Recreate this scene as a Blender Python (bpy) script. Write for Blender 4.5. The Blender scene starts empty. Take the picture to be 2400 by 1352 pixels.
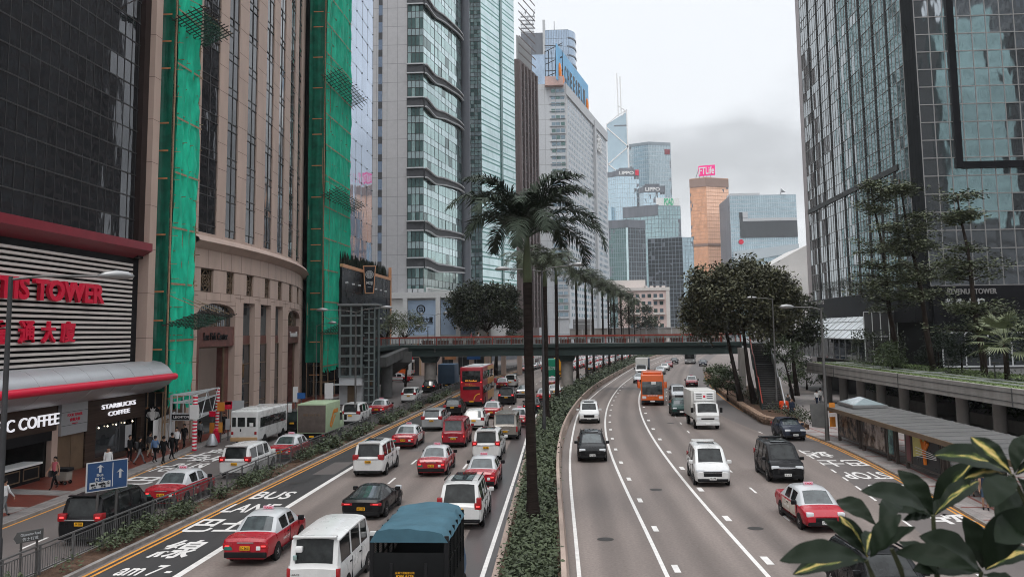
import bpy, bmesh, math, random
import numpy as np
from mathutils import Vector, Matrix, Euler
random.seed(7)
S = bpy.context.scene
COL = S.collection
# ------------------------------------------------------------------ camera (metres; Y runs along the street)
CAM_H = 8.1
FOC, PPX, PPY = 2078.0, 1200.0, 552.0
def _n(v): return v / np.linalg.norm(v)
def _ray(u, v): return np.array([(u - PPX) / FOC, (v - PPY) / FOC, 1.0])
_Y = _n(_ray(1338, 777)); _Z = _ray(975, -18500); _Z = _n(_Z - _Y * (_Z @ _Y)); _X = np.cross(_Y, _Z)
CM = np.array([_X, _Y, _Z]); CC = np.array([0, 0, CAM_H])
cam = bpy.data.objects.new('camera', bpy.data.cameras.new('camera')); COL.objects.link(cam)
_m = Matrix.Identity(4)
for _i in range(3):
    _m[_i][0], _m[_i][1], _m[_i][2], _m[_i][3] = CM[_i][0], -CM[_i][1], -CM[_i][2], CC[_i]
cam.matrix_world = _m
cam.data.sensor_width = 36; cam.data.lens = FOC / 2400 * 36; cam.data.shift_y = -124 / 2400
cam.data.clip_start = 0.1; cam.data.clip_end = 6000
cam.data.dof.use_dof = True; cam.data.dof.focus_distance = 60; cam.data.dof.aperture_fstop = 9
S.camera = cam
# ------------------------------------------------------------------ world: overcast sky
W = bpy.data.worlds.new('World'); S.world = W; W.use_nodes = True
nt = W.node_tree; nt.nodes.clear()
def N(t, **k):
    n = nt.nodes.new(t)
    for a, b in k.items(): setattr(n, a, b)
    return n
L = lambda a, b: nt.links.new(a, b)
SUN_EL, SUN_ROT = math.radians(62), math.radians(200)
sky = N('ShaderNodeTexSky', sky_type='NISHITA', sun_disc=False, sun_elevation=SUN_EL, sun_rotation=SUN_ROT, air_density=1.5, dust_density=4.0)
bg = N('ShaderNodeBackground'); out = N('ShaderNodeOutputWorld')
tc = N('ShaderNodeTexCoord'); sep = N('ShaderNodeSeparateXYZ'); L(tc.outputs['Generated'], sep.inputs[0])
def mth(op, a, b=None, clamp=False):
    n = N('ShaderNodeMath', operation=op, use_clamp=clamp)
    for i, x in enumerate((a, b)):
        if x is None: continue
        if isinstance(x, (int, float)): n.inputs[i].default_value = x
        else: L(x, n.inputs[i])
    return n.outputs[0]
def ramp(src, *st):
    r = N('ShaderNodeValToRGB'); L(src, r.inputs[0]); e = r.color_ramp.elements
    while len(e) < len(st): e.new(0.5)
    for el, (p, c) in zip(e, st):
        el.position = p; el.color = (c, c, c, 1) if isinstance(c, (int, float)) else (*c, 1)
    r.color_ramp.interpolation = 'EASE'
    return r.outputs[0]
z = sep.outputs['Z']
mp = N('ShaderNodeMapping'); mp.inputs['Scale'].default_value = (2.6, 2.6, 5.5); mp.inputs['Location'].default_value = (0.35, 0.0, 0.1)
L(tc.outputs['Generated'], mp.inputs[0])
nz = N('ShaderNodeTexNoise'); nz.inputs['Scale'].default_value = 1.6; nz.inputs['Detail'].default_value = 6; nz.inputs['Roughness'].default_value = 0.5
L(mp.outputs[0], nz.inputs['Vector'])
# overcast base: brighter towards the zenith, a broad grey bank above the skyline
base = ramp(z, (0.0, 0.415), (0.36, 0.43), (0.7, 0.85), (1.0, 1.0))
gain = mth('MULTIPLY_ADD', z, 0.0); nt.nodes[-1].inputs[2].default_value = 15.2
bank = ramp(mth('ADD', z, mth('MULTIPLY', mth('SUBTRACT', nz.outputs[0], 0.5), 0.26)), (0.06, 0.0), (0.15, 1.0), (0.20, 0.95), (0.275, 0.0))
puff = ramp(nz.outputs[0], (0.40, 1.0), (0.68, 0.0))
sidefac = ramp(mth('ADD', mth('MULTIPLY', sep.outputs['X'], 1.0), 0.5), (0.40, 0.25), (0.60, 1.0))
dark = mth('MULTIPLY', mth('MULTIPLY', bank, puff), sidefac)
lum = mth('MULTIPLY', mth('MULTIPLY', base, gain), mth('SUBTRACT', 1.0, mth('MULTIPLY', dark, 0.4)))
cc = N('ShaderNodeCombineColor')
L(mth('MULTIPLY', lum, 0.965), cc.inputs[0]); L(mth('MULTIPLY', lum, 0.992), cc.inputs[1]); L(mth('MULTIPLY', lum, 1.03), cc.inputs[2])
mix = N('ShaderNodeMix', data_type='RGBA'); mix.inputs[0].default_value = 0.93
L(sky.outputs[0], mix.inputs[6]); L(cc.outputs[0], mix.inputs[7])
L(mix.outputs[2], bg.inputs['Color']); bg.inputs['Strength'].default_value = 0.1
L(bg.outputs[0], out.inputs['Surface'])
# ------------------------------------------------------------------ sun through the cloud
sl = bpy.data.lights.new('sun', 'SUN'); sl.energy = 0.7; sl.angle = math.radians(18); sl.color = (1, 0.96, 0.91)
so = bpy.data.objects.new('sun', sl); COL.objects.link(so)
so.rotation_euler = Euler((math.pi / 2 - SUN_EL, 0, math.pi - SUN_ROT), 'XYZ')
S.view_settings.view_transform = 'Standard'; S.view_settings.look = 'None'; S.view_settings.gamma = 1; S.view_settings.exposure = 0.66
S.render.engine = 'CYCLES'
S.cycles.use_denoising = True; S.cycles.filter_width = 1.0
S.cycles.max_bounces = 7; S.cycles.glossy_bounces = 4; S.cycles.diffuse_bounces = 3; S.cycles.transparent_max_bounces = 12
S.cycles.caustics_reflective = False; S.cycles.caustics_refractive = False; S.cycles.sample_clamp_indirect = 6
# ------------------------------------------------------------------ survey helpers: sight a photo point onto a known plane
def G(u, v, z=0.0):
    d = CM @ _ray(u, v); t = (z - CAM_H) / d[2]; p = CC + d * t; return Vector((p[0], p[1], z))
def atY(u, v, Y):
    d = CM @ _ray(u, v); p = CC + d * (Y / d[1]); return Vector(p)
def atX(u, v, X):
    d = CM @ _ray(u, v); p = CC + d * (X / d[0]); return Vector(p)
def hX(u, Y): return (u - 1338) / FOC * Y * 1.0 if False else atY(u, 777, Y).x
def zat(u, v, Y): return atY(u, v, Y).z
def zX(u, v, X): return atX(u, v, X).z
def along(P, ang, u, v=777):
    """distance along a facade leaving P at ANG degrees right of +Y until it meets column u"""
    d = CM @ _ray(u, v); a = math.radians(ang); dx, dy = math.sin(a), math.cos(a)
    # P + s*(dx,dy) parallel to (d0,d1)
    return (P[1] * d[0] - P[0] * d[1]) / (dx * d[1] - dy * d[0])
# ------------------------------------------------------------------ materials
MATS = {}
def mat(name, col, rough=0.6, metal=0.0, var=0.12, scale=1.5, bump=0.0, bscale=20.0, spec=0.22, coat=0.0, emit=0.0, alpha=1.0, stretch=None, trans=0.0, ior=1.45):
    if name in MATS: return MATS[name]
    if spec == .22 and max(col) < .06: spec = .07
    m = bpy.data.materials.new(name); m.use_nodes = True; t = m.node_tree; b = t.nodes['Principled BSDF']
    b.inputs['Roughness'].default_value = rough; b.inputs['Metallic'].default_value = metal
    b.inputs['Specular IOR Level'].default_value = spec; b.inputs['Coat Weight'].default_value = coat
    b.inputs['Coat Roughness'].default_value = 0.05; b.inputs['IOR'].default_value = ior
    b.inputs['Alpha'].default_value = alpha; b.inputs['Transmission Weight'].default_value = trans
    if emit:
        b.inputs['Emission Color'].default_value = (*col, 1); b.inputs['Emission Strength'].default_value = emit
    if var > 0 or bump > 0:
        tcn = t.nodes.new('ShaderNodeTexCoord'); mpn = t.nodes.new('ShaderNodeMapping')
        t.links.new(tcn.outputs['Object'], mpn.inputs[0])
        if stretch: mpn.inputs['Scale'].default_value = stretch
    if var > 0:
        n1 = t.nodes.new('ShaderNodeTexNoise'); n1.inputs['Scale'].default_value = scale; n1.inputs['Detail'].default_value = 6; n1.inputs['Roughness'].default_value = 0.62
        t.links.new(mpn.outputs[0], n1.inputs['Vector'])
        r = t.nodes.new('ShaderNodeValToRGB'); e = r.color_ramp.elements
        e[0].position = 0.3; e[1].position = 0.7
        e[0].color = (*[max(0, c * (1 - var)) for c in col], 1); e[1].color = (*[min(1, c * (1 + var)) for c in col], 1)
        t.links.new(n1.outputs[0], r.inputs[0]); t.links.new(r.outputs[0], b.inputs['Base Color'])
        if rough > 0.12:
            mr = t.nodes.new('ShaderNodeMapRange'); mr.inputs['To Min'].default_value = max(0.02, rough - 0.1); mr.inputs['To Max'].default_value = min(1, rough + 0.1)
            t.links.new(n1.outputs[0], mr.inputs[0]); t.links.new(mr.outputs[0], b.inputs['Roughness'])
    else:
        b.inputs['Base Color'].default_value = (*col, 1)
    if bump > 0:
        n2 = t.nodes.new('ShaderNodeTexNoise'); n2.inputs['Scale'].default_value = bscale; n2.inputs['Detail'].default_value = 4
        t.links.new(mpn.outputs[0], n2.inputs['Vector'])
        bm_ = t.nodes.new('ShaderNodeBump'); bm_.inputs['Strength'].default_value = bump; bm_.inputs['Distance'].default_value = 0.05
        t.links.new(n2.outputs[0], bm_.inputs['Height']); t.links.new(bm_.outputs[0], b.inputs['Normal'])
    MATS[name] = m
    return m
def glass(name, col, metal=0.6, rough=0.03, wob=0.05, wscale=0.35, spec=0.8, stretch=(1, 1, 0.45), var=0.15):
    """reflective curtain-wall glazing with the slow wobble real panes have"""
    if name in MATS: return MATS[name]
    m = mat(name, col, rough=rough, metal=metal, var=var, scale=0.25, bump=wob, bscale=wscale, spec=spec, stretch=stretch)
    for n in m.node_tree.nodes:
        if n.type == 'BUMP': n.inputs['Distance'].default_value = 1.0
    return m
# ------------------------------------------------------------------ mesh builder
class Frame:
    """a wall line seen from outside, left (P0) to right (P1); n points out of the wall"""
    def __init__(s, P0, P1):
        s.o = Vector((P0[0], P0[1], 0)); d = Vector((P1[0] - P0[0], P1[1] - P0[1], 0)); s.len = d.length; s.d = d.normalized(); s.n = Vector((s.d.y, -s.d.x, 0))
    def p(s, a, n, z): return s.o + s.d * a + s.n * n + Vector((0, 0, z))
class MB:
    def __init__(s): s.v = []; s.f = []; s.mi = []; s.m = 0
    def add(s, vs, fs):
        o = len(s.v); s.v += [tuple(v) for v in vs]
        for f in fs: s.f.append([i + o for i in f]); s.mi.append(s.m)
        return s
    def quad(s, a, b, c, d): return s.add([a, b, c, d], [(0, 1, 2, 3)])
    def hexa(s, p): return s.add(p, [(0, 3, 2, 1), (4, 5, 6, 7), (0, 1, 5, 4), (1, 2, 6, 5), (2, 3, 7, 6), (3, 0, 4, 7)])
    def box(s, x0, x1, y0, y1, z0, z1):
        return s.hexa([(x0, y0, z0), (x1, y0, z0), (x1, y1, z0), (x0, y1, z0), (x0, y0, z1), (x1, y0, z1), (x1, y1, z1), (x0, y1, z1)])
    def fb(s, F, a0, a1, n0, n1, z0, z1):
        return s.hexa([F.p(a0, n1, z0), F.p(a1, n1, z0), F.p(a1, n0, z0), F.p(a0, n0, z0), F.p(a0, n1, z1), F.p(a1, n1, z1), F.p(a1, n0, z1), F.p(a0, n0, z1)])
    def bar(s, a, b, w, h=None, up=(0, 0, 1)):
        """a square bar from a to b"""
        h = h or w; a = Vector(a); b = Vector(b); d = (b - a).normalized(); u = Vector(up)
        if abs(d.dot(u)) > 0.98: u = Vector((1, 0, 0))
        r = d.cross(u).normalized() * w / 2; u = r.cross(d).normalized() * h / 2
        return s.hexa([a - r - u, a + r - u, b + r - u, b - r - u, a - r + u, a + r + u, b + r + u, b - r + u])
    def tube(s, pts, rad, n=8, cap=True):
        pts = [Vector(p) for p in pts]; rads = rad if isinstance(rad, (list, tuple)) else [rad] * len(pts); vs = []; k = len(pts)
        for i, p in enumerate(pts):
            d = (pts[min(i + 1, k - 1)] - pts[max(i - 1, 0)]).normalized(); u = Vector((0, 0, 1))
            if abs(d.dot(u)) > 0.95: u = Vector((0, 1, 0))
            r = d.cross(u).normalized(); u2 = r.cross(d)
            for j in range(n):
                a = 2 * math.pi * j / n; vs.append(p + (r * math.cos(a) + u2 * math.sin(a)) * rads[i])
        fs = [(i * n + j, i * n + (j + 1) % n, (i + 1) * n + (j + 1) % n, (i + 1) * n + j) for i in range(k - 1) for j in range(n)]
        if cap: fs += [tuple(range(n))[::-1], tuple((k - 1) * n + j for j in range(n))]
        return s.add(vs, fs)
    def cyl(s, x, y, z0, z1, r, n=12, r1=None): return s.tube([(x, y, z0), (x, y, z1)], [r, r1 if r1 is not None else r], n)
    def prism(s, poly, z0, z1):
        n = len(poly); a = sum(poly[i][0] * poly[(i + 1) % n][1] - poly[(i + 1) % n][0] * poly[i][1] for i in range(n))
        if a < 0: poly = poly[::-1]
        vs = [(p[0], p[1], z0) for p in poly] + [(p[0], p[1], z1) for p in poly]
        return s.add(vs, [tuple(range(n))[::-1], tuple(range(n, 2 * n))] + [(i, (i + 1) % n, n + (i + 1) % n, n + i) for i in range(n)])
    def sheet(s, poly, z):
        n = len(poly); a = sum(poly[i][0] * poly[(i + 1) % n][1] - poly[(i + 1) % n][0] * poly[i][1] for i in range(n))
        if a < 0: poly = poly[::-1]
        return s.add([(p[0], p[1], z) for p in poly], [tuple(range(n))])
    def strip(s, A, B, z):
        """sheet between two polylines of equal length"""
        k = len(A); return s.add([(p[0], p[1], z) for p in A] + [(p[0], p[1], z) for p in B], [(i, i + 1, k + i + 1, k + i) if True else 0 for i in range(k - 1)])
    def sphere(s, c, r, n=8, m=5, sc=(1, 1, 1)):
        vs = []; fs = []
        for i in range(m + 1):
            t = math.pi * i / m
            for j in range(n):
                a = 2 * math.pi * j / n; vs.append((c[0] + r * sc[0] * math.sin(t) * math.cos(a), c[1] + r * sc[1] * math.sin(t) * math.sin(a), c[2] + r * sc[2] * math.cos(t)))
        for i in range(m):
            for j in range(n): fs.append((i * n + j, (i + 1) * n + j, (i + 1) * n + (j + 1) % n, i * n + (j + 1) % n))
        return s.add(vs, fs)
    def mesh(s, mats, smooth=False, ang=None):
        me = bpy.data.meshes.new('mesh'); me.from_pydata(s.v, [], s.f)
        for m in (mats if isinstance(mats, (list, tuple)) else [mats]): me.materials.append(m)
        if any(s.mi): me.polygons.foreach_set('material_index', s.mi)
        if smooth:
            me.polygons.foreach_set('use_smooth', [True] * len(s.f))
            if ang: me.set_sharp_from_angle(angle=math.radians(ang))
        me.update(); return me
    def build(s, name, mats, parent=None, smooth=False, ang=None, loc=None):
        return obj(name, s.mesh(mats, smooth, ang), parent, loc)
def obj(name, me, parent=None, loc=None):
    o = bpy.data.objects.new(name, me); COL.objects.link(o)
    if me is not None: me.name = name
    if parent is not None: o.parent = parent
    if loc is not None: o.location = loc
    return o
def tag(o, label, cat, group=None):
    o['label'] = label; o['category'] = cat
    if group: o['group'] = group
    return o
def thing(name, label, cat, loc=(0, 0, 0), rz=0.0, group=None):
    o = bpy.data.objects.new(name, None); COL.objects.link(o); o.location = loc; o.rotation_euler = (0, 0, rz); o.empty_display_size = 0.2
    return tag(o, label, cat, group)
def struct(o): o['kind'] = 'structure'; return o
def stuff(o): o['kind'] = 'stuff'; return o
def copy_tree(o, parent=None):
    c = o.copy(); COL.objects.link(c)
    if parent is not None: c.parent = parent
    for ch in list(o.children): copy_tree(ch, c)
    return c
_tx = {}
def text_mesh(s, bold=0.0, ext=0.0, align='CENTER'):
    """a lettering mesh, cap height about 0.7 per unit size, in the XY plane"""
    k = (s, bold, ext, align)
    if k not in _tx:
        cu = bpy.data.curves.new('t', 'FONT'); cu.body = s; cu.align_x = align; cu.align_y = 'CENTER'; cu.offset = bold; cu.extrude = ext; cu.resolution_u = 3
        o = bpy.data.objects.new('t', cu); COL.objects.link(o)
        dg = bpy.context.evaluated_depsgraph_get(); dg.update()
        me = bpy.data.meshes.new_from_object(o.evaluated_get(dg))
        bpy.data.objects.remove(o); bpy.data.curves.remove(cu)
        co = np.empty(len(me.vertices) * 3); me.vertices.foreach_get('co', co); _tx[k] = (me, co.reshape(-1, 3))
    return _tx[k]
def text_fit(name, s, origin, right, up, w, h, m, parent=None, bold=0.0, depth=0.02, shear=0.0):
    """lettering fitted into a w x h rectangle centred on ORIGIN, spanned by the unit vectors right and up"""
    me0, co = text_mesh(s, bold, 0.5)
    me = me0.copy(); lo = co.min(0); hi = co.max(0); c = (lo + hi) / 2; ex = np.maximum(hi - lo, 1e-6)
    r = np.array(right); u = np.array(up); nn = np.cross(r, u)
    q = (co - c) / ex
    P = np.outer(q[:, 0] * w + q[:, 1] * shear, r) + np.outer(q[:, 1] * h, u) + np.outer(q[:, 2] * depth, nn) + np.array(origin)
    me.vertices.foreach_set('co', P.ravel()); me.materials.clear(); me.materials.append(m); me.update()
    return obj(name, me, parent)
# ------------------------------------------------------------------ facades
def curtain(parent, F, z0, z1, ns, nz, gm, mm, mw=0.07, mh=0.07, dep=0.06, s0=0.0, s1=None, tilt=0.006, n=0.0, gname='glass_wall', mname='mullion_grid', skip=None, zlist=None, slist=None, major=0, grid=True, alt=None):
    s1 = F.len if s1 is None else s1
    ss = slist or [s0 + (s1 - s0) * i / ns for i in range(ns + 1)]
    zs = zlist or [z0 + (z1 - z0) * i / nz for i in range(nz + 1)]
    g = MB(); rnd = random.Random(len(ss) * 31 + len(zs))
    for i in range(len(ss) - 1):
        for j in range(len(zs) - 1):
            if skip and skip(i, j): continue
            g.m = alt(i, j, rnd) if alt else 0
            t = lambda: n + rnd.uniform(-tilt, tilt)
            t0 = t(); tx = rnd.uniform(-tilt, tilt); ty = rnd.uniform(-tilt, tilt)
            g.quad(F.p(ss[i], t0, zs[j]), F.p(ss[i + 1], t0 + tx, zs[j]), F.p(ss[i + 1], t0 + tx + ty, zs[j + 1]), F.p(ss[i], t0 + ty, zs[j + 1]))
    go = g.build(gname, gm, parent)
    if not grid: return go
    b = MB()
    for i, a in enumerate(ss):
        w = mw * (2.2 if major and i % major == 0 else 1)
        b.fb(F, a - w / 2, a + w / 2, n - 0.02, n + dep, zs[0], zs[-1])
    for zz in zs: b.fb(F, ss[0], ss[-1], n - 0.02, n + dep + 0.004, zz - mh / 2, zz + mh / 2)
    b.build(mname, mm, parent)
    return go
def block(parent, name, m, corners, z0, z1): return MB().prism([(c[0], c[1]) for c in corners], z0, z1).build(name, m, parent)
# ================================================================== materials used everywhere
M = {}
M['asphalt'] = mat('asphalt', (0.175, 0.148, 0.135), 0.62, var=0.16, scale=0.35, bump=0.25, bscale=60, stretch=(1, 0.12, 1))
M['asphalt_dark'] = mat('asphalt_dark', (0.058, 0.056, 0.057), 0.55, var=0.3, scale=0.5, bump=0.25, bscale=60, stretch=(1, 0.15, 1))
M['asphalt_wet'] = mat('asphalt_wet', (0.075, 0.063, 0.062), 0.30, var=0.5, scale=0.6, bump=0.1, bscale=25, stretch=(1, 0.15, 1), spec=0.6)
M['asphalt_grey'] = mat('asphalt_grey', (0.125, 0.110, 0.105), 0.6, var=0.15, scale=0.4, bump=0.25, bscale=60, stretch=(1, 0.15, 1))
M['ground'] = mat('ground', (0.13, 0.122, 0.118), 0.8, var=0.2, scale=0.05)
M['white_paint'] = mat('white_paint', (0.66, 0.64, 0.62), 0.6, var=0.14, scale=3)
M['yellow_paint'] = mat('yellow_paint', (0.62, 0.27, 0.05), 0.6, var=0.2, scale=3)
M['kerb'] = mat('kerb', (0.24, 0.225, 0.215), 0.75, var=0.25, scale=2, bump=0.2)
M['kerb_red'] = mat('kerb_red', (0.30, 0.16, 0.10), 0.75, var=0.3, scale=2)
M['soil'] = mat('soil', (0.09, 0.055, 0.038), 0.95, var=0.5, scale=4, bump=0.6, bscale=12)
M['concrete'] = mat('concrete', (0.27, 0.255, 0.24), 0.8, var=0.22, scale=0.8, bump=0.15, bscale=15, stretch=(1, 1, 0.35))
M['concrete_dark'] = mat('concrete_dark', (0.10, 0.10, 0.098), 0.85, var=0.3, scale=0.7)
M['barrier'] = mat('barrier', (0.34, 0.265, 0.225), 0.8, var=0.3, scale=0.7, bump=0.2, stretch=(1, 0.3, 1))
M['steel'] = mat('steel', (0.30, 0.30, 0.30), 0.4, metal=0.7, var=0.1)
M['steel_dark'] = mat('steel_dark', (0.055, 0.055, 0.057), 0.45, metal=0.3, var=0.2)
M['pole'] = mat('pole', (0.11, 0.107, 0.104), 0.5, metal=0.4, var=0.2)
M['black'] = mat('black', (0.012, 0.012, 0.013), 0.5, var=0.2)
M['white'] = mat('white', (0.72, 0.72, 0.71), 0.45, var=0.05)
M['lightgrey'] = mat('lightgrey', (0.46, 0.47, 0.48), 0.5, var=0.07)
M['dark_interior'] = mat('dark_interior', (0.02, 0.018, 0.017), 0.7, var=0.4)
def tiled(name, c1, c2, mortar, bw, bh, ms=0.012, rough=0.55, off=0.5, wet=0.0):
    """paving with joints, laid in real metres"""
    m = mat(name, c1, rough, var=0.15, scale=1.2); t = m.node_tree; b = t.nodes['Principled BSDF']
    tcn = [n for n in t.nodes if n.type == 'TEX_COORD'][0]; br = t.nodes.new('ShaderNodeTexBrick')
    br.offset = off; br.inputs['Scale'].default_value = 1; br.inputs['Mortar Size'].default_value = ms; br.inputs['Brick Width'].default_value = bw; br.inputs['Row Height'].default_value = bh
    br.inputs['Color1'].default_value = (*c1, 1); br.inputs['Color2'].default_value = (*c2, 1); br.inputs['Mortar'].default_value = (*mortar, 1); br.inputs['Bias'].default_value = -0.2
    t.links.new(tcn.outputs['Object'], br.inputs['Vector'])
    cr = [n for n in t.nodes if n.type == 'VALTORGB'][0]; e = cr.color_ramp.elements; e[0].color = (0.7, 0.7, 0.7, 1); e[1].color = (1.25, 1.25, 1.25, 1)
    mx = t.nodes.new('ShaderNodeMix'); mx.data_type = 'RGBA'; mx.blend_type = 'MULTIPLY'; mx.inputs[0].default_value = 1
    t.links.new(br.outputs['Color'], mx.inputs[6]); t.links.new(cr.outputs[0], mx.inputs[7]); t.links.new(mx.outputs[2], b.inputs['Base Color'])
    return m
M['brick_paving'] = tiled('brick_paving', (0.165, 0.034, 0.022), (0.115, 0.026, 0.018), (0.07, 0.045, 0.035), 0.4, 0.2, rough=0.34)
M['grey_paving'] = tiled('grey_paving', (0.25, 0.23, 0.22), (0.2, 0.185, 0.18), (0.12, 0.11, 0.1), 0.4, 0.4, off=0, rough=0.4)
M['pale_paving'] = tiled('pale_paving', (0.33, 0.30, 0.29), (0.29, 0.265, 0.255), (0.2, 0.16, 0.15), 0.6, 0.6, off=0, rough=0.5)
M['red_line'] = mat('red_line', (0.24, 0.09, 0.075), 0.55, var=0.25, scale=3)
# ================================================================== ground, roads, kerbs
def PL(pts, z=0.0): return [(G(u, v, z).x, G(u, v, z).y) for u, v in pts]
def resample(pl, ys):
    pl = sorted(pl, key=lambda p: p[1]); o = []
    for y in ys:
        for i in range(len(pl) - 1):
            if y <= pl[i + 1][1] or i == len(pl) - 2:
                a, b = pl[i], pl[i + 1]; t = (y - a[1]) / (b[1] - a[1]); o.append((a[0] + (b[0] - a[0]) * t, y)); break
    return o
def smooth(ys, xs, k=5):
    x = np.array(xs, float)
    for _ in range(k): x[1:-1] = (x[:-2] + 2 * x[1:-1] + x[2:]) / 4
    return [(a, b) for a, b in zip(x, ys)]
YS = [6 + 4 * i for i in range(100)]
def line(pts, ext=True): return smooth(YS, [p[0] for p in resample(pts, YS)], 8)
# plan lines of the street (x, y) surveyed in metres
BARR = line([(0.1, 0), (-0.1, 30.6), (-0.5, 41.2), (-0.8, 53.7), (-0.8, 65.8), (-0.3, 81), (1.1, 102.4), (3.4, 126.9), (7.4, 157.7), (13.2, 198.7), (23.8, 263.9), (50, 400)])
HEDL = line([(-2.2, 0), (-2.5, 30.5), (-2.7, 41.2), (-2.85, 53.8), (-3.2, 77.6), (-2.9, 100), (-1.0, 127), (2.5, 158), (8.0, 198), (18.0, 264), (44, 400)])
EDGE_R = line([(0.5, 0), (0.15, 30.6), (-0.05, 41.2), (-0.3, 53.7), (-0.2, 65.8), (0.6, 94), (3.7, 124), (8.9, 165), (17.2, 224), (25.8, 270), (52, 400)])
LINE_A = line([(3.4, 0), (3.1, 30.6), (2.8, 41.2), (2.5, 53.7), (2.4, 65.7), (2.95, 84.8), (4.25, 105), (7.0, 133), (10.3, 157), (17, 203), (27.6, 264), (55, 400)])
LINE_B = line([(7, 0), (6.4, 30.7), (6.1, 37.8), (5.9, 49.9), (5.95, 68), (6.5, 86.7), (8.1, 111.6), (11.0, 138), (15.5, 170), (22, 210), (32, 264), (58, 400)])
LINE_C = line([(9.6, 0), (9.2, 35.6), (9.0, 48), (9.0, 61), (9.2, 75), (9.9, 91), (10.7, 104.6), (13.6, 130), (19, 170), (25, 210), (35, 264), (61, 400)])
KERB_R = line([(14.5, 0), (16.4, 34.7), (17.1, 40), (18.0, 52), (18.6, 62.9), (18.4, 72), (17.9, 75), (16.9, 79), (17.0, 88), (18, 107), (20.8, 137), (26.1, 179), (33.4, 225), (41.4, 266), (68, 400)])
MED_L = line([(-2.95, 0), (-3.1, 30.5), (-3.2, 41.2), (-3.4, 61.3), (-3.75, 77.6), (-3.4, 100), (-1.5, 127), (2.0, 158), (7.4, 198), (17.3, 264), (43, 400)])
BUSL = line([(-13.4, 0), (-13.5, 30), (-13.6, 54), (-13.2, 75), (-12.5, 95), (-12.1, 118), (-11.9, 136), (-10.2, 170), (-5, 215), (3.8, 264), (29, 400)])
YELL = line([(-17, 0), (-16.75, 30), (-16.5, 47), (-16.25, 61), (-15.95, 75), (-15.4, 95), (-15.0, 118), (-14.9, 136), (-13.2, 170), (-8, 215), (.8, 264), (26, 400)])
KERB_L = line([(-23.5, 0), (-24.6, 38), (-25.2, 46), (-26.3, 54), (-27.2, 65), (-28.0, 75), (-29.2, 90), (-29.9, 110), (-29.9, 140), (-27, 175), (-21, 215), (-12, 264), (13, 400)])
def off(pl, d): return [(x + d, y) for x, y in pl]
def X(pl, y):
    for (x0, y0), (x1, y1) in zip(pl, pl[1:]):
        if y <= y1: return x0 + (x1 - x0) * (y - y0) / (y1 - y0)
    return pl[-1][0]
def cut(pl, a, b, n=None):
    ys = [a] + [y for x, y in pl if a < y < b] + [b]
    return [(X(pl, y), y) for y in ys]
# ground sheet
g = MB(); R_ = 1600; g.sheet([(R_ * math.cos(i * math.pi / 24), R_ * math.sin(i * math.pi / 24)) for i in range(48)], -0.05)
struct(g.build('ground', M['ground']))
b = MB(); b.strip(off(KERB_L, -12), off(KERB_R, 12), 0.0); struct(b.build('road', M['asphalt']))
# running lanes carry oil and tyre wear down their length
LN1 = line([(-9.9, 0), (-10.1, 60), (-10.2, 120), (-8, 165), (0, 215), (34, 400)]); LN2 = line([(-6.5, 0), (-6.6, 60), (-6.9, 110), (-4.5, 165), (3, 215), (37, 400)])
b = MB(); wear = []; rnd = random.Random(14)
for lanes in ((BUSL, LN1, LN2, off(MED_L, -1.1)), (off(EDGE_R, -.3), LINE_A, LINE_B, LINE_C, off(KERB_R, -3.1))):
    for A_, B_ in zip(lanes, lanes[1:]):
        prof = [.35, .5, .15, .2, .7, .85, .7, .2, .15, .5, .35]; n_ = len(prof); o_ = len(b.v); ph = rnd.uniform(0, 6)
        for (xa, y), (xb, _) in zip(A_, B_):
            for q in range(n_): b.v.append((xa + (xb - xa) * q / (n_ - 1), y, .002)); wear.append(prof[q] + .18 * math.sin(y * .11 + ph) * (q not in (0, n_ - 1)) + rnd.uniform(-.06, .06))
        for i in range(len(A_) - 1):
            for q in range(n_ - 1): b.f.append([o_ + i * n_ + q, o_ + i * n_ + q + 1, o_ + (i + 1) * n_ + q + 1, o_ + (i + 1) * n_ + q]); b.mi.append(0)
m = mat('asphalt_lane', (0.182, 0.152, 0.138), 0.62, var=0.2, scale=0.35, bump=0.25, bscale=60, stretch=(1, 0.12, 1)); t_ = m.node_tree; bs = t_.nodes['Principled BSDF']; src = bs.inputs['Base Color'].links[0].from_socket
an = t_.nodes.new('ShaderNodeAttribute'); an.attribute_name = 'wear'; mr = t_.nodes.new('ShaderNodeMapRange'); mr.inputs['To Min'].default_value = 1.14; mr.inputs['To Max'].default_value = .70; t_.links.new(an.outputs['Fac'], mr.inputs[0])
fn = t_.nodes.new('ShaderNodeTexNoise'); fn.inputs['Scale'].default_value = 9; fn.inputs['Detail'].default_value = 8; fr_ = t_.nodes.new('ShaderNodeMapRange'); fr_.inputs['From Min'].default_value = .3; fr_.inputs['From Max'].default_value = .7; fr_.inputs['To Min'].default_value = .86; fr_.inputs['To Max'].default_value = 1.14; t_.links.new([n for n in t_.nodes if n.type == 'TEX_COORD'][0].outputs['Object'], fn.inputs['Vector']); t_.links.new(fn.outputs[0], fr_.inputs[0])
m1 = t_.nodes.new('ShaderNodeMath'); m1.operation = 'MULTIPLY'; t_.links.new(mr.outputs[0], m1.inputs[0]); t_.links.new(fr_.outputs[0], m1.inputs[1]); vm = t_.nodes.new('ShaderNodeVectorMath'); vm.operation = 'SCALE'; t_.links.new(src, vm.inputs[0]); t_.links.new(m1.outputs[0], vm.inputs['Scale']); t_.links.new(vm.outputs[0], bs.inputs['Base Color'])
o = struct(b.build('road_lanes', m)); at_ = o.data.attributes.new('wear', 'FLOAT', 'POINT'); at_.data.foreach_set('value', wear)
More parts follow.
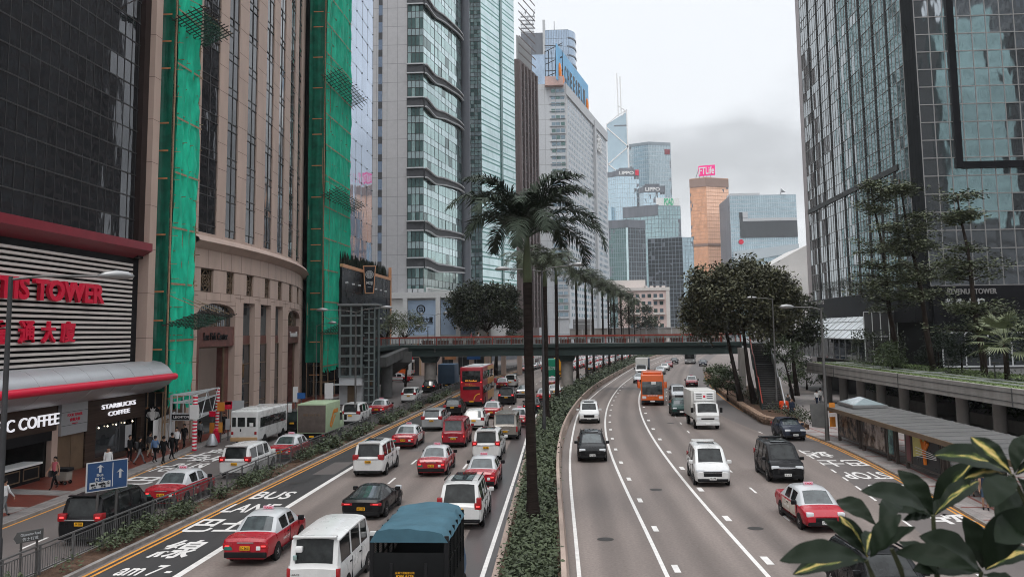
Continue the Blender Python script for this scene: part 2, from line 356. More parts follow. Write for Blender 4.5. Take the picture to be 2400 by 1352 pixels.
for x, y, w_, l_ in ((-8.3, 38, 1.3, 4.5), (7.6, 56, 1.6, 6), (-11.4, 62, 1.2, 5), (1.0, 70, 1.0, 4), (10.6, 39, 1.0, 2.2), (-15.2, 52, 1.3, 5)): b = MB(); b.sheet([(x, y), (x + w_, y + .1), (x + w_ - .06, y + l_), (x + .04, y + l_ - .1)], .006); struct(b.build('road_patch', M['asphalt_grey']))
for x, y in ((-9, 45), (-5.4, 52), (4.2, 47), (7.4, 38), (11.2, 46), (-15.3, 49), (-21.5, 43), (-22.5, 58), (1.2, 36), (8.6, 80)): b = MB(); b.sheet([(x + .33 * math.cos(i * .4488), y + .33 * math.sin(i * .4488)) for i in range(14)], .0075); struct(b.build('manhole_cover', mat('iron', (.045, .042, .04), .5, metal=.3, var=.3, scale=8)))
b = MB(); b.strip(YELL, BUSL, 0.004); b.build; struct(b.build('bus_lane', M['asphalt_dark']))
b = MB(); b.strip(off(MED_L, -1.15), off(HEDL, -0.2), 0.004); struct(b.build('wet_road_edge', M['asphalt_wet']))
b = MB(); b.strip(KERB_L, off(YELL, -1.8), 0.004); struct(b.build('service_road', M['asphalt_grey']))
b = MB(); b.strip(off(KERB_R, -3.1), KERB_R, 0.004); struct(b.build('bus_bay', M['asphalt_grey']))
# markings
mk = MB(); Z1 = 0.009
def solid(pl, w, a, c): mk.strip(off(cut(pl, a, c), -w / 2), off(cut(pl, a, c), w / 2), Z1)
def dashed(pl, w, a, c, on, offl, dx=0.0):
    y = a
    while y < c:
        s_ = off(cut(pl, y, y + on), dx); mk.strip(off(s_, -w / 2), off(s_, w / 2), Z1); y += on + offl
solid(EDGE_R, 0.14, 10, 300); solid(LINE_A, 0.15, 10, 172); solid(LINE_B, 0.16, 10, 150); solid(MED_L, 0.16, 10, 300)
dashed(LINE_A, 0.22, 12.6, 140, 1.0, 5.2, 0.42); dashed(LINE_B, 0.26, 11.0, 118, 1.1, 6.0, 0.46)
dashed(LINE_A, 0.14, 178, 300, 6, 3); dashed(LINE_B, 0.14, 160, 300, 2, 6)
dashed(LINE_C, 0.12, 13, 130, 1.6, 5.0); dashed(off(KERB_R, -3.1), 0.12, 16, 72, 1.2, 1.6)
solid(BUSL, 0.28, 10, 92); dashed(BUSL, 0.15, 96, 160, 2, 4)
dashed(line([(-9.9, 0), (-10.1, 60), (-10.2, 120), (-8, 165), (0, 215), (34, 400)]), 0.13, 20, 200, 2.0, 5.2)
dashed(line([(-6.5, 0), (-6.6, 60), (-6.9, 110), (-4.5, 165), (3, 215), (37, 400)]), 0.13, 18, 200, 2.0, 5.2)
dashed(off(KERB_L, 3.2), 0.13, 24, 120, 2.0, 3.0)
struct(mk.build('white_road_markings', M['white_paint']))
mk = MB()
solid(YELL, 0.12, 10, 300); solid(off(YELL, 0.28), 0.12, 10, 300)
solid(off(KERB_R, -0.22), 0.11, 10, 75); solid(off(KERB_R, -0.46), 0.11, 10, 75); solid(off(KERB_L, 0.3), 0.11, 20, 62)
solid(off(KERB_R, -0.3), 0.12, 82, 160)
struct(mk.build('yellow_road_markings', M['yellow_paint']))
def road_text(s, x, y, w, h, flip=False, bold=0.02, shear=0.0):
    sg = -1 if flip else 1
    o = text_fit('road_lettering', s, (x, y, 0.012), (sg, 0, 0), (0, sg, 0), w, h, M['white_paint'], bold=bold, depth=0.002); struct(o)
road_text('BUS', -15.25, 45.4, 1.95, 2.1); road_text('LANE', -15.2, 42.1, 2.35, 2.0)
road_text('巴士', -15.2, 38.4, 2.5, 2.7); road_text('線', -15.1, 34.2, 1.5, 2.9)
road_text('am 7 -', -14.9, 31.1, 1.9, 1.4); road_text('上午', -15.2, 29.4, 1.2, 1.0); road_text('MID-', -15.1, 28.1, 1.3, 0.9); road_text('NIGHT 12', -14.9, 26.5, 1.9, 1.2)
for s_, px, py, w_, h_ in (('巴', 330, 1126, 2.0, 2.6), ('STOP', 385, 1098, 2.2, 2.4), ('BUS', 440, 1092, 2.2, 2.4), ('士', 460, 1068, 1.8, 2.6), ('站', 485, 1075, 2.0, 2.6), ('站', 520, 1057, 2.0, 2.6)):
    p = G(px, py); road_text(s_, p.x, p.y, w_, h_)
for s_, px, py, w_, h_ in (('站', 1915, 1064, 1.7, 3.0), ('巴士', 1975, 1085, 2.6, 2.6), ('STOP', 2030, 1114, 2.4, 2.4), ('BUS', 2092, 1144, 2.0, 2.2), ('站', 2225, 1215, 1.7, 2.2)):
    p = G(px, py); road_text(s_, p.x, p.y, w_, h_, True)
# left pavement (raised 0.13) with red brick fields and grey bands
K = 0.13
b = MB(); b.prism(cut(KERB_L, 8, 138) + [(-46, 138), (-46, 8)], -0.04, K); struct(b.build('pavement', M['brick_paving']))
b = MB()
kl = cut(KERB_L, 8, 138)
for i in range(len(kl) - 1):
    b.hexa([(kl[i][0], kl[i][1], -0.02), (kl[i][0] + 0.18, kl[i][1], -0.02), (kl[i + 1][0] + 0.18, kl[i + 1][1], -0.02), (kl[i + 1][0], kl[i + 1][1], -0.02), (kl[i][0], kl[i][1], K + 0.004), (kl[i][0] + 0.18, kl[i][1], K + 0.004), (kl[i + 1][0] + 0.18, kl[i + 1][1], K + 0.004), (kl[i + 1][0], kl[i + 1][1], K + 0.004)])
struct(b.build('kerb', M['kerb']))
b = MB(); b.strip(off(kl, -0.75), off(kl, -0.02), K + 0.004)
for y in (31, 36.3, 40.2, 44.6): b.sheet([(X(KERB_L, y) - 0.8, y), (-30.1, y + 0.6), (-30.1, y + 2.0), (X(KERB_L, y + 1.4) - 0.8, y + 1.4)], K + 0.004)
struct(b.build('paving_bands', M['grey_paving']))
# right pavement
kr = cut(KERB_R, 8, 76)
b = MB(); b.prism(kr + [(19.5, 78), (26, 112), (60, 112), (60, 8)], -0.04, K); struct(b.build('pavement', M['pale_paving']))
b = MB()
for i in range(len(kr) - 1):
    a_, c_ = kr[i], kr[i + 1]
    b.hexa([(a_[0] - 0.16, a_[1], -0.02), (a_[0], a_[1], -0.02), (c_[0], c_[1], -0.02), (c_[0] - 0.16, c_[1], -0.02), (a_[0] - 0.16, a_[1], K + .004), (a_[0], a_[1], K + .004), (c_[0], c_[1], K + .004), (c_[0] - 0.16, c_[1], K + .004)])
struct(b.build('kerb', M['kerb']))
b = MB()
for d in (1.2, 3.0, 5.2, 7.4): b.strip(off(kr, d), off(kr, d + 0.14), K + 0.004)
for i in range(24): y = 12 + i * 2.7; x = X(KERB_R, y); b.sheet([(x + 0.02, y), (x + 7.5, y), (x + 7.5, y + 0.14), (x + 0.02, y + 0.14)], K + 0.0085)
struct(b.build('paving_bands', M['red_line']))
# central reservation: soil bed with kerb on the left and a low concrete barrier on the right
b = MB(); b.strip(HEDL, off(BARR, -0.25), 0.22); struct(b.build('planting_bed', M['soil']))
def run(pl, prof, name, m, a, c):
    """a profile [(dx,z)..] swept along a plan line"""
    p = cut(pl, a, c); mb = MB(); k = len(prof); vs = [(x + dx, y, zz) for x, y in p for dx, zz in prof]
    mb.add(vs, [(i * k + j, i * k + (j + 1) % k, (i + 1) * k + (j + 1) % k, (i + 1) * k + j) for i in range(len(p) - 1) for j in range(k)] + [tuple(range(k)), tuple((len(p) - 1) * k + j for j in range(k))[::-1]])
    return mb.build(name, m)
run_l = run(HEDL, [(-0.2, -0.02), (-0.2, 0.26), (0.02, 0.28), (0.05, -0.02)], 'kerb', M['barrier'], 8, 390); struct(run_l)
o = run(BARR, [(0.0, -0.02), (-0.02, 0.25), (-0.12, 0.72), (-0.28, 0.72), (-0.32, -0.02)], 'barrier_wall', M['barrier'], 8, 390)
tag(o, 'low tan concrete barrier curving along the planted median beside the open lanes', 'barrier')
# strip between the bus lane and the service road
b = MB(); b.strip(off(YELL, -1.55), off(YELL, -0.42), 0.12); struct(b.build('planting_strip', M['soil']))
struct(run(YELL, [(-0.42, -0.02), (-0.42, 0.15), (-0.25, 0.14), (-0.25, -0.02)], 'kerb', M['kerb'], 8, 300))
struct(run(YELL, [(-1.8, -0.02), (-1.8, 0.14), (-1.55, 0.15), (-1.55, -0.02)], 'kerb', M['kerb'], 8, 300))
# ================================================================== left side of the street
M['dark_glass'] = glass('dark_glass', (0.075, 0.078, 0.085), metal=0.75, wob=0.03, wscale=0.3)
M['mullion_dark'] = mat('mullion_dark', (0.06, 0.058, 0.058), 0.45, metal=0.4, var=0.1)
M['brown_metal'] = mat('brown_metal', (0.035, 0.024, 0.022), 0.5, metal=0.2, var=0.2)
M['beige_stone'] = mat('beige_stone', (0.50, 0.375, 0.315), 0.55, var=0.12, scale=0.6, stretch=(1, 1, 0.25))
M['joint'] = mat('joint', (0.14, 0.10, 0.085), 0.8, var=0)
M['red_metal'] = mat('red_metal', (0.21, 0.022, 0.034), 0.35, var=0.12)
M['red_plastic'] = mat('red_plastic', (0.62, 0.012, 0.045), 0.35, var=0.05)
M['louvre'] = mat('louvre', (0.60, 0.545, 0.51), 0.5, var=0.10, scale=0.8)
M['silver_panel'] = mat('silver_panel', (0.42, 0.43, 0.445), 0.38, metal=0.45, var=0.06, scale=0.6)
M['lit_white'] = mat('lit_white', (0.9, 0.9, 0.95), 0.5, var=0, emit=0.4)
M['warm_lamp'] = mat('warm_lamp', (1, 0.85, 0.6), 0.5, var=0, emit=4)
M['wood_dark'] = mat('wood_dark', (0.055, 0.036, 0.028), 0.55, var=0.4, scale=1.2, stretch=(1, 0.3, 6))
M['bronze'] = mat('bronze', (0.16, 0.11, 0.07), 0.5, metal=0.2, var=0.2)
M['brown_granite'] = mat('brown_granite', (0.135, 0.055, 0.045), 0.35, var=0.35, scale=2.5)
M['black_glass'] = glass('black_glass', (0.045, 0.05, 0.055), metal=0.35, wob=0.01)
M['dim_glass'] = glass('dim_glass', (0.10, 0.10, 0.105), metal=0.5, wob=0.02)
M['orange_ply'] = mat('orange_ply', (0.50, 0.22, 0.10), 0.7, var=0.15)
M['bamboo'] = mat('bamboo', (0.31, 0.215, 0.135), 0.6, var=0.3, scale=6)
M['bamboo_dark'] = mat('bamboo_dark', (0.045, 0.04, 0.036), 0.6, var=0.3, scale=6)
M['net_green'] = mat('net_green', (0.02, 0.50, 0.31), 0.7, var=0.34, scale=1.4, stretch=(1, 1, 0.3))
M['net_sheer'] = mat('net_sheer', (0.006, 0.15, 0.095), 0.8, var=0.35, scale=1.0, alpha=0.86)
XL = -30.2
# ---------------- dark glass tower with the louvred sign wall
T = thing('office_tower', 'dark glass office tower over a white louvred sign wall with red letters', 'tower')
F = Frame((XL, 22), (XL, 60.2))
zb = zX(340, 590, XL)
curtain(T, F, zb + 0.5, zb + 0.5 + 1.56 * 34, 40, 34, [M['dark_glass']], M['mullion_dark'], mw=0.035, mh=0.08, dep=0.025, tilt=0.009)
MB().box(-50, XL - 0.05, 22, 60.9, 6.0, zb + 55).build('core', M['brown_metal'], T)
b = MB(); b.fb(F, 37.4, 38.35, -0.04, 0.35, zb - 0.6, zb + 54); b.build('corner_strip', M['brown_metal'], T)
b = MB(); b.box(XL - 0.5, XL + 0.75, 60.2, 61.2, 6.0, zb + 56); pil = b.build('pilaster', M['beige_stone'], T)
b = MB()
for i in range(20): b.box(XL - 0.52, XL + 0.754, 60.19, 61.21, 8 + i * 3.1, 8.03 + i * 3.1)
b.build('stone_joints', M['joint'], pil)
b = MB(); b.hexa([F.p(0, 0.02, zb - .6), F.p(38.2, 0.02, zb - .6), F.p(38.2, 1.0, zb - .08), F.p(0, 1.0, zb - .08), F.p(0, 0.02, zb + .45), F.p(38.2, 0.02, zb + .45), F.p(38.2, 1.0, zb + .45), F.p(0, 1.0, zb + .45)])
b.build('red_beam', M['red_metal'], T)
b = MB(); b.fb(F, 0, 38.2, -0.03, 0.02, 6.0, zb - .6); b.build('backing_wall', M['black'], T)
b = MB(); zl = 6.5; nl = 22; st = (zb - 0.9 - zl) / nl
for i in range(nl): b.fb(F, 0, 36.9, 0.06, 0.3, zl + i * st, zl + i * st + st * 0.5)
b.build('louvre_slats', M['louvre'], T)
# red lettering stands off the louvres
Yv, Zv = (0, 1, 0), (0, 0, 1)
yA, yB = atX(-9, 650, XL + .5).y, atX(241, 690, XL + .5).y
zc = (zX(236, 668, XL + .5) + zX(236, 712, XL + .5)) / 2
text_fit('sign_lettering', 'TIS TOWER', (XL + .48, (yA + yB) / 2 + .1, zc), Yv, Zv, yB - yA, 1.22, M['red_plastic'], T, bold=0.035, depth=0.22)
for ch, u0, u1 in (('童', -14, 19), ('通', 47, 81), ('大', 100, 130), ('廈', 145, 176)):
    a, c = atX(u0, 780, XL + .5).y, atX(u1, 780, XL + .5).y
    text_fit('sign_character', ch, (XL + .46, (a + c) / 2, zX(160, 778, XL + .5)), Yv, Zv, c - a, 1.25, M['red_plastic'], T, bold=0.03, depth=0.18)
# barrel canopy
cn = thing('canopy', 'silver barrel-shaped street canopy with a red stripe above the coffee shops', 'canopy')
prof = [(0.0, 6.35), (0.5, 6.42), (1.1, 6.3), (1.6, 6.0), (1.95, 5.55), (1.98, 5.05), (1.7, 4.75), (1.1, 4.42), (0.4, 4.2), (0.0, 4.15)]
b = MB(); k = len(prof); ys = [20 + 2.6 * i for i in range(17)]; ys[-1] = 61.9
for i in range(len(ys) - 1):
    b.add([(XL + d, ys[i], zz) for d, zz in prof] + [(XL + d, ys[i + 1] - 0.025, zz) for d, zz in prof], [(j, j + 1, k + j + 1, k + j) for j in range(k - 1)])
b.add([(XL + d, 61.9, zz) for d, zz in prof], [tuple(range(k))])
b.build('canopy_shell', M['silver_panel'], cn, True, 35)
b = MB(); b.tube([(XL + 2.02, 20, 5.28), (XL + 2.02, 62.1, 5.28)], 0.24, 10); b.build('red_stripe', M['red_plastic'], cn, True, 50)
# shop fronts under the canopy
sh = thing('coffee_kiosk', 'ground floor coffee kiosk with a long white counter under the silver canopy', 'shop')
Fs = Frame((XL, 22), (XL, 62.2)); so_ = lambda u, v=1000: atX(u, v, XL + .1).y - 22
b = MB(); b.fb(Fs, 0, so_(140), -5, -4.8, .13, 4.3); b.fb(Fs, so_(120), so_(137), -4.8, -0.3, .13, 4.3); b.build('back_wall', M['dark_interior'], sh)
b = MB(); b.fb(Fs, 0, so_(132), -0.1, 0.12, 2.75, 4.25); b.build('fascia', M['wood_dark'], sh)
b = MB(); b.fb(Fs, 0, so_(132), -0.3, 0.05, 2.2, 2.745); b.build('lintel', M['black'], sh)
b = MB(); b.fb(Fs, 0, so_(93, 1110), -0.9, 0.25, 1.05, 1.16); b.build('counter_top', M['white'], sh)
b = MB(); b.fb(Fs, 0, so_(92, 1110), -0.8, 0.15, .13, 1.048); cb = b.build('counter', M['black'], sh)
b = MB(); q0 = so_(92, 1110)
for i in range(9):
    a = q0 - 1.75 * (i + 1) + 0.15; c = a + 1.45
    for s0_, s1_, z0_, z1_ in ((a, c, .3, .36), (a, c, .9, .96), (a, a + .06, .36, .9), (c - .06, c, .36, .9)): b.fb(Fs, s0_, s1_, 0.15, 0.18, z0_, z1_)
b.build('panel_mouldings', M['bronze'], cb)
b = MB(); b.fb(Fs, so_(120, 1100), so_(134, 1100), -0.25, 0.06, .13, 3.0); b.build('column', M['beige_stone'], sh)
b = MB()
for i in range(5): b.fb(Fs, q0 - 3 - i * 2.4, q0 - 1.2 - i * 2.4, -4.7, -4.6, 1.6, 2.0)
b.build('menu_board', M['lit_white'], sh)
text_fit('sign_lettering', 'PACIFIC COFFEE', (XL + .16, 0.5 * (atX(-60, 1000, XL).y + atX(131, 985, XL).y) - 0.4, 3.42), Yv, Zv, atX(131, 985, XL).y - atX(-62, 1000, XL).y + 0.8, 0.66, M['lit_white'], sh, bold=0.002, depth=0.08)
tw = thing('entrance_wall', 'grey metal entrance panel with small red lettering beside the coffee kiosk', 'panel')
a, c = so_(139), so_(200)
b = MB(); b.fb(Fs, a, c, 0.0, 0.22, 2.35, 4.3); b.build('panel', M['silver_panel'], tw)
b = MB(); b.fb(Fs, a, c, 0.22, 0.225, 3.68, 3.7); b.fb(Fs, a, c, 0.22, 0.225, 2.9, 2.92); b.build('panel_seam', M['black'], tw)
b = MB(); b.fb(Fs, a, (a + c) / 2 - .03, -0.25, 0.02, .13, 2.345); b.fb(Fs, (a + c) / 2 + .03, c, -0.25, 0.02, .13, 2.345); b.build('door', M['bronze'], tw)
text_fit('sign_lettering', 'FOOD TOWER', (XL + .23, 22 + (a + c) / 2, 3.5), Yv, Zv, 1.6, .17, M['red_plastic'], tw, bold=.02)
text_fit('sign_lettering', '食通大廈', (XL + .23, 22 + (a + c) / 2, 3.22), Yv, Zv, 1.1, .2, M['red_plastic'], tw, bold=.02)
text_fit('sign_lettering', 'ENTRANCE', (XL + .23, 22 + (a + c) / 2, 2.98), Yv, Zv, .6, .06, M['red_plastic'], tw)
sb = thing('coffee_shop', 'dark brown coffee shop front with lit white two-line lettering', 'shop')
a, c, e = so_(201), so_(338), so_(382)
b = MB(); b.fb(Fs, a, a + 1.2, -0.2, 0.1, .13, 4.3); b.fb(Fs, a + 1.2, c, -0.2, 0.1, 2.55, 4.3); b.fb(Fs, c - .5, c, -0.2, 0.1, .13, 2.545); b.build('wall', M['wood_dark'], sb)
b = MB(); b.fb(Fs, a + 1.2, c - 2.4, -0.1, -0.05, .5, 2.55); b.build('window', M['black_glass'], sb)
b = MB(); b.fb(Fs, a + 1.2, c - 2.4, -0.2, 0.08, .13, .495); b.build('sill_wall', M['wood_dark'], sb)
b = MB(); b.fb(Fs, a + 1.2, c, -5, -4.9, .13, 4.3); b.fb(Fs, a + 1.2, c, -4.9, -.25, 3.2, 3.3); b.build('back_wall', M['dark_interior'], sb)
b = MB(); b.fb(Fs, c, e, -0.5, 0.0, .13, 4.3); b.build('side_wall', M['black'], sb)
b = MB(); b.fb(Fs, c - 1.9, c - 1.0, -0.35, -0.3, .6, 2.1); b.build('poster', M['lightgrey'], sb)
for i in range(5): b = MB(); b.sphere(Vector((XL + .06, 22 + a + 1.6 + i * 1.1, 2.36)), .05, 6, 4); b.build('spot_lamp', M['warm_lamp'], sb)
for s_, u0, u1, v0, v1 in (('STARBUCKS', 237, 316, 958, 938), ('COFFEE', 252, 302, 971, 960)):
    y0, y1 = atX(u0, v0, XL + .1).y, atX(u1, v1, XL + .1).y
    text_fit('sign_lettering', s_, (XL + .16, (y0 + y1) / 2, atX((u0 + u1) / 2, (v0 + v1) / 2, XL + .1).z), Yv, Zv, y1 - y0, .29, M['lit_white'], sb, bold=.004, depth=.08)
def disc(mb, c, r, r0=0.0, n=28, ax='x'):
    vs = []; rr = [r0, r] if r0 > 0 else [r]
    for q in rr:
        for i in range(n):
            t = 2 * math.pi * i / n; vs.append((c[0], c[1] + q * math.cos(t), c[2] + q * math.sin(t)) if ax == 'x' else (c[0] + q * math.cos(t), c[1], c[2] + q * math.sin(t)))
    return mb.add(vs, [(i, (i + 1) % n, n + (i + 1) % n, n + i) for i in range(n)] if r0 > 0 else [tuple(range(n))])
p = Vector((xq := atY(358, 969, 61.6).x, 61.6, atY(358, 969, 61.6).z))
lg = thing('round_sign', 'round black and white emblem sign with a crown and wavy lines by the coffee shop', 'sign', (p.x, p.y, p.z), -math.pi / 2)
b = MB(); b.tube([(-.08, 0, 0), (.0, 0, 0)], .52, 28); b.build('sign_disc', M['black'], lg)
b = MB()
for i in range(11):
    t = -1.0 + 0.2 * i
    if abs(t) < .25: continue
    b.add([(.01, t * .46, -.42 * (1 - abs(t) * .55)), (.01, t * .46 + .05, -.42 * (1 - abs(t) * .55)), (.01, t * .40 + .04, .1 + .12 * (1 - abs(t))), (.01, t * .40, .1 + .12 * (1 - abs(t)))], [(0, 1, 2, 3)])
disc(b, (.011, 0, .02), .2); b.add([(.012, -.12, -.45), (.012, .12, -.45), (.012, .2, .02), (.012, -.2, .02)], [(0, 1, 2, 3)])
b.add([(.012, -.16, .22), (.012, .16, .22), (.012, .2, .4), (.012, .08, .3), (.012, 0, .46), (.012, -.08, .3), (.012, -.2, .4)], [(0, 1, 2, 3, 4, 5, 6)]); b.build('emblem', M['white'], lg)
# ---------------- bamboo scaffolds in green netting
def netting(mb, P0, P1, z0, z1, amp, seed, nu=26, nz=60, ragged=0.0):
    rnd = random.Random(seed); F = Frame(P0, P1); ph = [rnd.uniform(0, 6.3) for _ in range(8)]; vs = []
    for j in range(nz + 1):
        zz = z0 + (z1 - z0) * j / nz
        for i in range(nu + 1):
            a = F.len * i / nu
            nn = amp * 1.35 * (math.sin(a * 5.1 + ph[0] + .6 * math.sin(zz * .5 + ph[1])) + .6 * math.sin(a * 11.3 + ph[2] + math.sin(zz * .31 + ph[3])) + .5 * math.sin(zz * math.pi + ph[4]) * math.sin(a * 2 + ph[6])) + rnd.uniform(-.02, .02)
            vs.append(F.p(a, nn, zz - (ragged * rnd.random() if j == 0 else 0)))
    w = nu + 1; return mb.add(vs, [(j * w + i, j * w + i + 1, (j + 1) * w + i + 1, (j + 1) * w + i) for j in range(nz) for i in range(nu)])
def scaffold(label, x0, x1, y0, y1, z0, z1, fans, seed, sag=0.0):
    t = thing('bamboo_scaffold', label, 'scaffold'); rnd = random.Random(seed)
    b = MB(); netting(b, (x1, y0), (x1, y1), z0, z1, .13, seed, ragged=.9); b.build('front_netting', M['net_green'], t, True)
    b = MB(); netting(b, (x0, y0 - .16), (x1, y0 - .16), z0 + .6, z1, .06, seed + 1, nu=12); b.build('side_netting', M['net_sheer'], t, True)
    b = MB()
    for x in np.linspace(x0 + .1, x1 - .12, 3):
        for y in np.linspace(y0 - .08, y1, 5): b.tube([(x, y, .1), (x + rnd.uniform(-.05, .05), y, z1)], .05, 5)
    b.tube([(x1 + .08, y0 - .1, .1), (x1 + .08, y0 - .1, z1)], .07, 6)
    b.build('standards', M['bamboo'], t)
    b = MB(); z = 2.0
    while z < z1:
        b.bar((x1 - .1, y0, z), (x1 - .1, y1, z), .06)
        for y in np.linspace(y0, y1, 6)[1:]: b.bar((x0, y, z), (x1 + rnd.uniform(-.2, .35), y, z), .05)
        b.bar((x1 + .05, y0 - .12, z + 1), (x1 + .55, y0 + .1, z + 1), .035)
        b.bar((x1 - .1, y0, z), (x1 - .1, y0 + 1.2, z + 2), .04)
        z += 2.06
    b.build('ledgers', M['bamboo'], t)
    z = 3.0
    while z < z1 - 1: b = MB(); b.box(x0 + .5, x1 - .2, y0 - .30, y0 - .27, z, z + .12); b.build('toe_board', M['orange_ply'], t); z += 2.06 if rnd.random() < .5 else 4.12
    for y in (y0 + .5,):
        for i in range(int((z1 - z0) / 4.1)): b = MB(); b.add([(x1 + .17, y0, z0 + i * 4.1), (x1 + .17, y1, z0 + i * 4.1 + .1), (x1 + .17, y1, z0 + i * 4.1 + .24), (x1 + .17, y0, z0 + i * 4.1 + .16)], [(0, 1, 2, 3)]); b.build('tie_band', M['bamboo'], t)
    for zf, out, rise in fans:
        b = MB()
        A = lambda s, q: Vector((x1 + out * q, y0 - .4 + (y1 - y0 + .8) * s, zf + rise * q - sag * math.sin(s * 3.1) - 0.25 * s))
        for i in range(13):
            b.bar(A(i / 12, -.06), A(i / 12, 1.08 + rnd.uniform(0, .18)), .06)
        for q in (0, .2, .4, .6, .8, 1.0): b.bar(A(-.08, q), A(1.08 + rnd.uniform(0, .1), q), .06)
        f = b.build('catch_fan', M['bamboo_dark'], t)
        b = MB(); b.quad(A(0, 0) - Vector((0, 0, .08)), A(1, 0) - Vector((0, 0, .08)), A(1, 1) - Vector((0, 0, .08)), A(0, 1) - Vector((0, 0, .08))); b.build('fan_netting', mat('net_thin', (.02, .22, .15), .8, var=.3, alpha=.35), f)
        b = MB()
        for i in range(3): b.bar(A(i * .45 + .05, 0) + Vector((0, 0, 2.2)), A(i * .45 + .1, 1.1), .05)
        b.build('stay_poles', M['bamboo'], f)
    return t
scaffold('bright green netted bamboo scaffold beside the beige pilaster of the dark tower', -31.4, -28.95, 62.3, 66.9, 3.6, 46, ((31.4, 2.1, .9), (8.9, 2.6, .9)), 3)
scaffold('green netted bamboo scaffold behind the glass lift tower', -33.6, -31.6, 111.6, 125.2, 4.0, 78, ((41.5, 2.0, .9), (25.9, 1.9, .9), (8.3, 1.9, .9)), 8)
b = MB()
b.box(-33, -31.5, 61.3, 69, .13, 60); tag(b.build('pier_wall', M['dim_glass']), 'narrow dark wall strip behind the bright green scaffold', 'wall')
# ---------------- bow-fronted stone building
AX = lambda y: -29.85 - ((y - 80) / 28) ** 2 * 3.5
def arcY(u):
    a, c = 40.0, 140.0
    for _ in range(50):
        m_ = (a + c) / 2
        if atY(u, 777, m_).x > AX(m_): a = m_
        else: c = m_
    return a
AP = lambda u: (AX(arcY(u)), arcY(u))
zA = lambda u, v: atY(u, v, arcY(u)).z
LB = thing('stone_building', 'bow fronted pink beige stone building with tall dark window strips and arched doors', 'building')
u_in = [436, 456, 500, 520, 547, 568, 592, 612, 631, 644, 659, 671, 683, 690, 698, 706]
P = [AP(u) for u in u_in]
zt0 = zA(560, 567); zc1, zc0 = zA(560, 574), zA(560, 602); zlat1, zlat0 = zA(535, 638), zA(535, 690); zlow = zA(590, 712); ZT = 75
st = MB(); jo = MB(); dk = MB()
for i in range(len(P) - 1):
    F = Frame(P[i], P[i + 1])
    if i % 2 == 0:   # pilaster
        st.fb(F, -.05, F.len + .05, -1.2, 0.06, zt0, ZT)
        for k in range(26): jo.fb(F, -.052, F.len + .052, .05, .063, zt0 + k * 2.3 + 1.2, zt0 + k * 2.3 + 1.24)
    st.fb(F, -.02, F.len + .02, -1.2, 0.2, zlat1, zt0)
    st.fb(F, -.02, F.len + .02, -1.2, 0.15, zlow, zlat0)
    if i % 2 == 0: st.fb(F, -.02, F.len + .02, -1.2, 0.15, zlat0, zlat1)
    else:
        w = F.len; a_, c_ = (.16 * w, .84 * w)
        st.fb(F, -.02, a_, -1.2, .15, zlat0, zlat1); st.fb(F, c_, w + .02, -1.2, .15, zlat0, zlat1)
    for zz in (zlat0 - 1.0, zlat0, zlat1, zt0 - .9): jo.fb(F, -.02, F.len + .02, .15 if zz < zlat1 else .2, .21 if zz >= zlat1 else .162, zz, zz + .03)
    jo.fb(F, F.len / 2 - .015, F.len / 2 + .015, .15, .205, zlat1 + .02, zt0 - .02); jo.fb(F, F.len / 2 - .015, F.len / 2 + .015, .15, .16, zlow, zlat0)
st.build('stone_wall', M['beige_stone'], LB); jo.build('stone_joints', M['joint'], LB)
for i in range(1, len(P) - 1, 2):
    F = Frame(P[i], P[i + 1]); w = F.len
    curtain(LB, F, zt0 + .02, ZT, 2, 18, M['dark_glass'], M['mullion_dark'], mw=.09, mh=.07, dep=.05, n=-.05, tilt=.012, gname='window_strip', mname='glazing_bars', zlist=[zt0 + .02 + x for j in range(18) for x in (j * 3.2, j * 3.2 + .7)] + [ZT])
    b = MB(); b.fb(F, .1 * w, .9 * w, -.32, -.3, zlat0, zlat1); lw = b.build('lattice_window', M['black'], LB)
    b = MB(); c0 = F.p(w / 2, -.05, (zlat0 + zlat1) / 2); hw, hh = .32 * w, (zlat1 - zlat0) * .46
    pts = [(-1, -1), (1, -1), (1, 1), (-1, 1)]; dm = [(0, -1), (1, 0), (0, 1), (-1, 0)]
    for pl, s_ in ((pts, 1), (dm, 1), (dm, .55), (pts, .5), (dm, .25)):
        for k in range(4):
            A_, B_ = pl[k], pl[(k + 1) % 4]; b.bar(c0 + F.d * A_[0] * hw * s_ + Vector((0, 0, A_[1] * hh * s_)), c0 + F.d * B_[0] * hw * s_ + Vector((0, 0, B_[1] * hh * s_)), .07)
    b.build('lattice', M['bronze'], lw)
b = MB(); prof = [(0.2, zc0), (.45, zc0 + .1), (.6, zc0 + .3), (.85, zc0 + .42), (.98, (zc0 + zc1) / 2), (.85, zc1 - .3), (.6, zc1 - .2), (.35, zc1), (.2, zc1)]
NP = []
for i, p in enumerate(P):
    d = Vector((P[min(i + 1, len(P) - 1)][0] - P[max(i - 1, 0)][0], P[min(i + 1, len(P) - 1)][1] - P[max(i - 1, 0)][1], 0)).normalized(); NP.append(Vector((d.y, -d.x, 0)))
k = len(prof); vs = [(p[0] + n_.x * d, p[1] + n_.y * d, zz) for p, n_ in zip(P, NP) for d, zz in prof]
b.add(vs, [(i * k + j, (i + 1) * k + j, (i + 1) * k + j + 1, i * k + j + 1) for i in range(len(P) - 1) for j in range(k - 1)] + [tuple(range((len(P) - 1) * k, len(P) * k))]); b.build('cornice', M['beige_stone'], LB, True, 40)
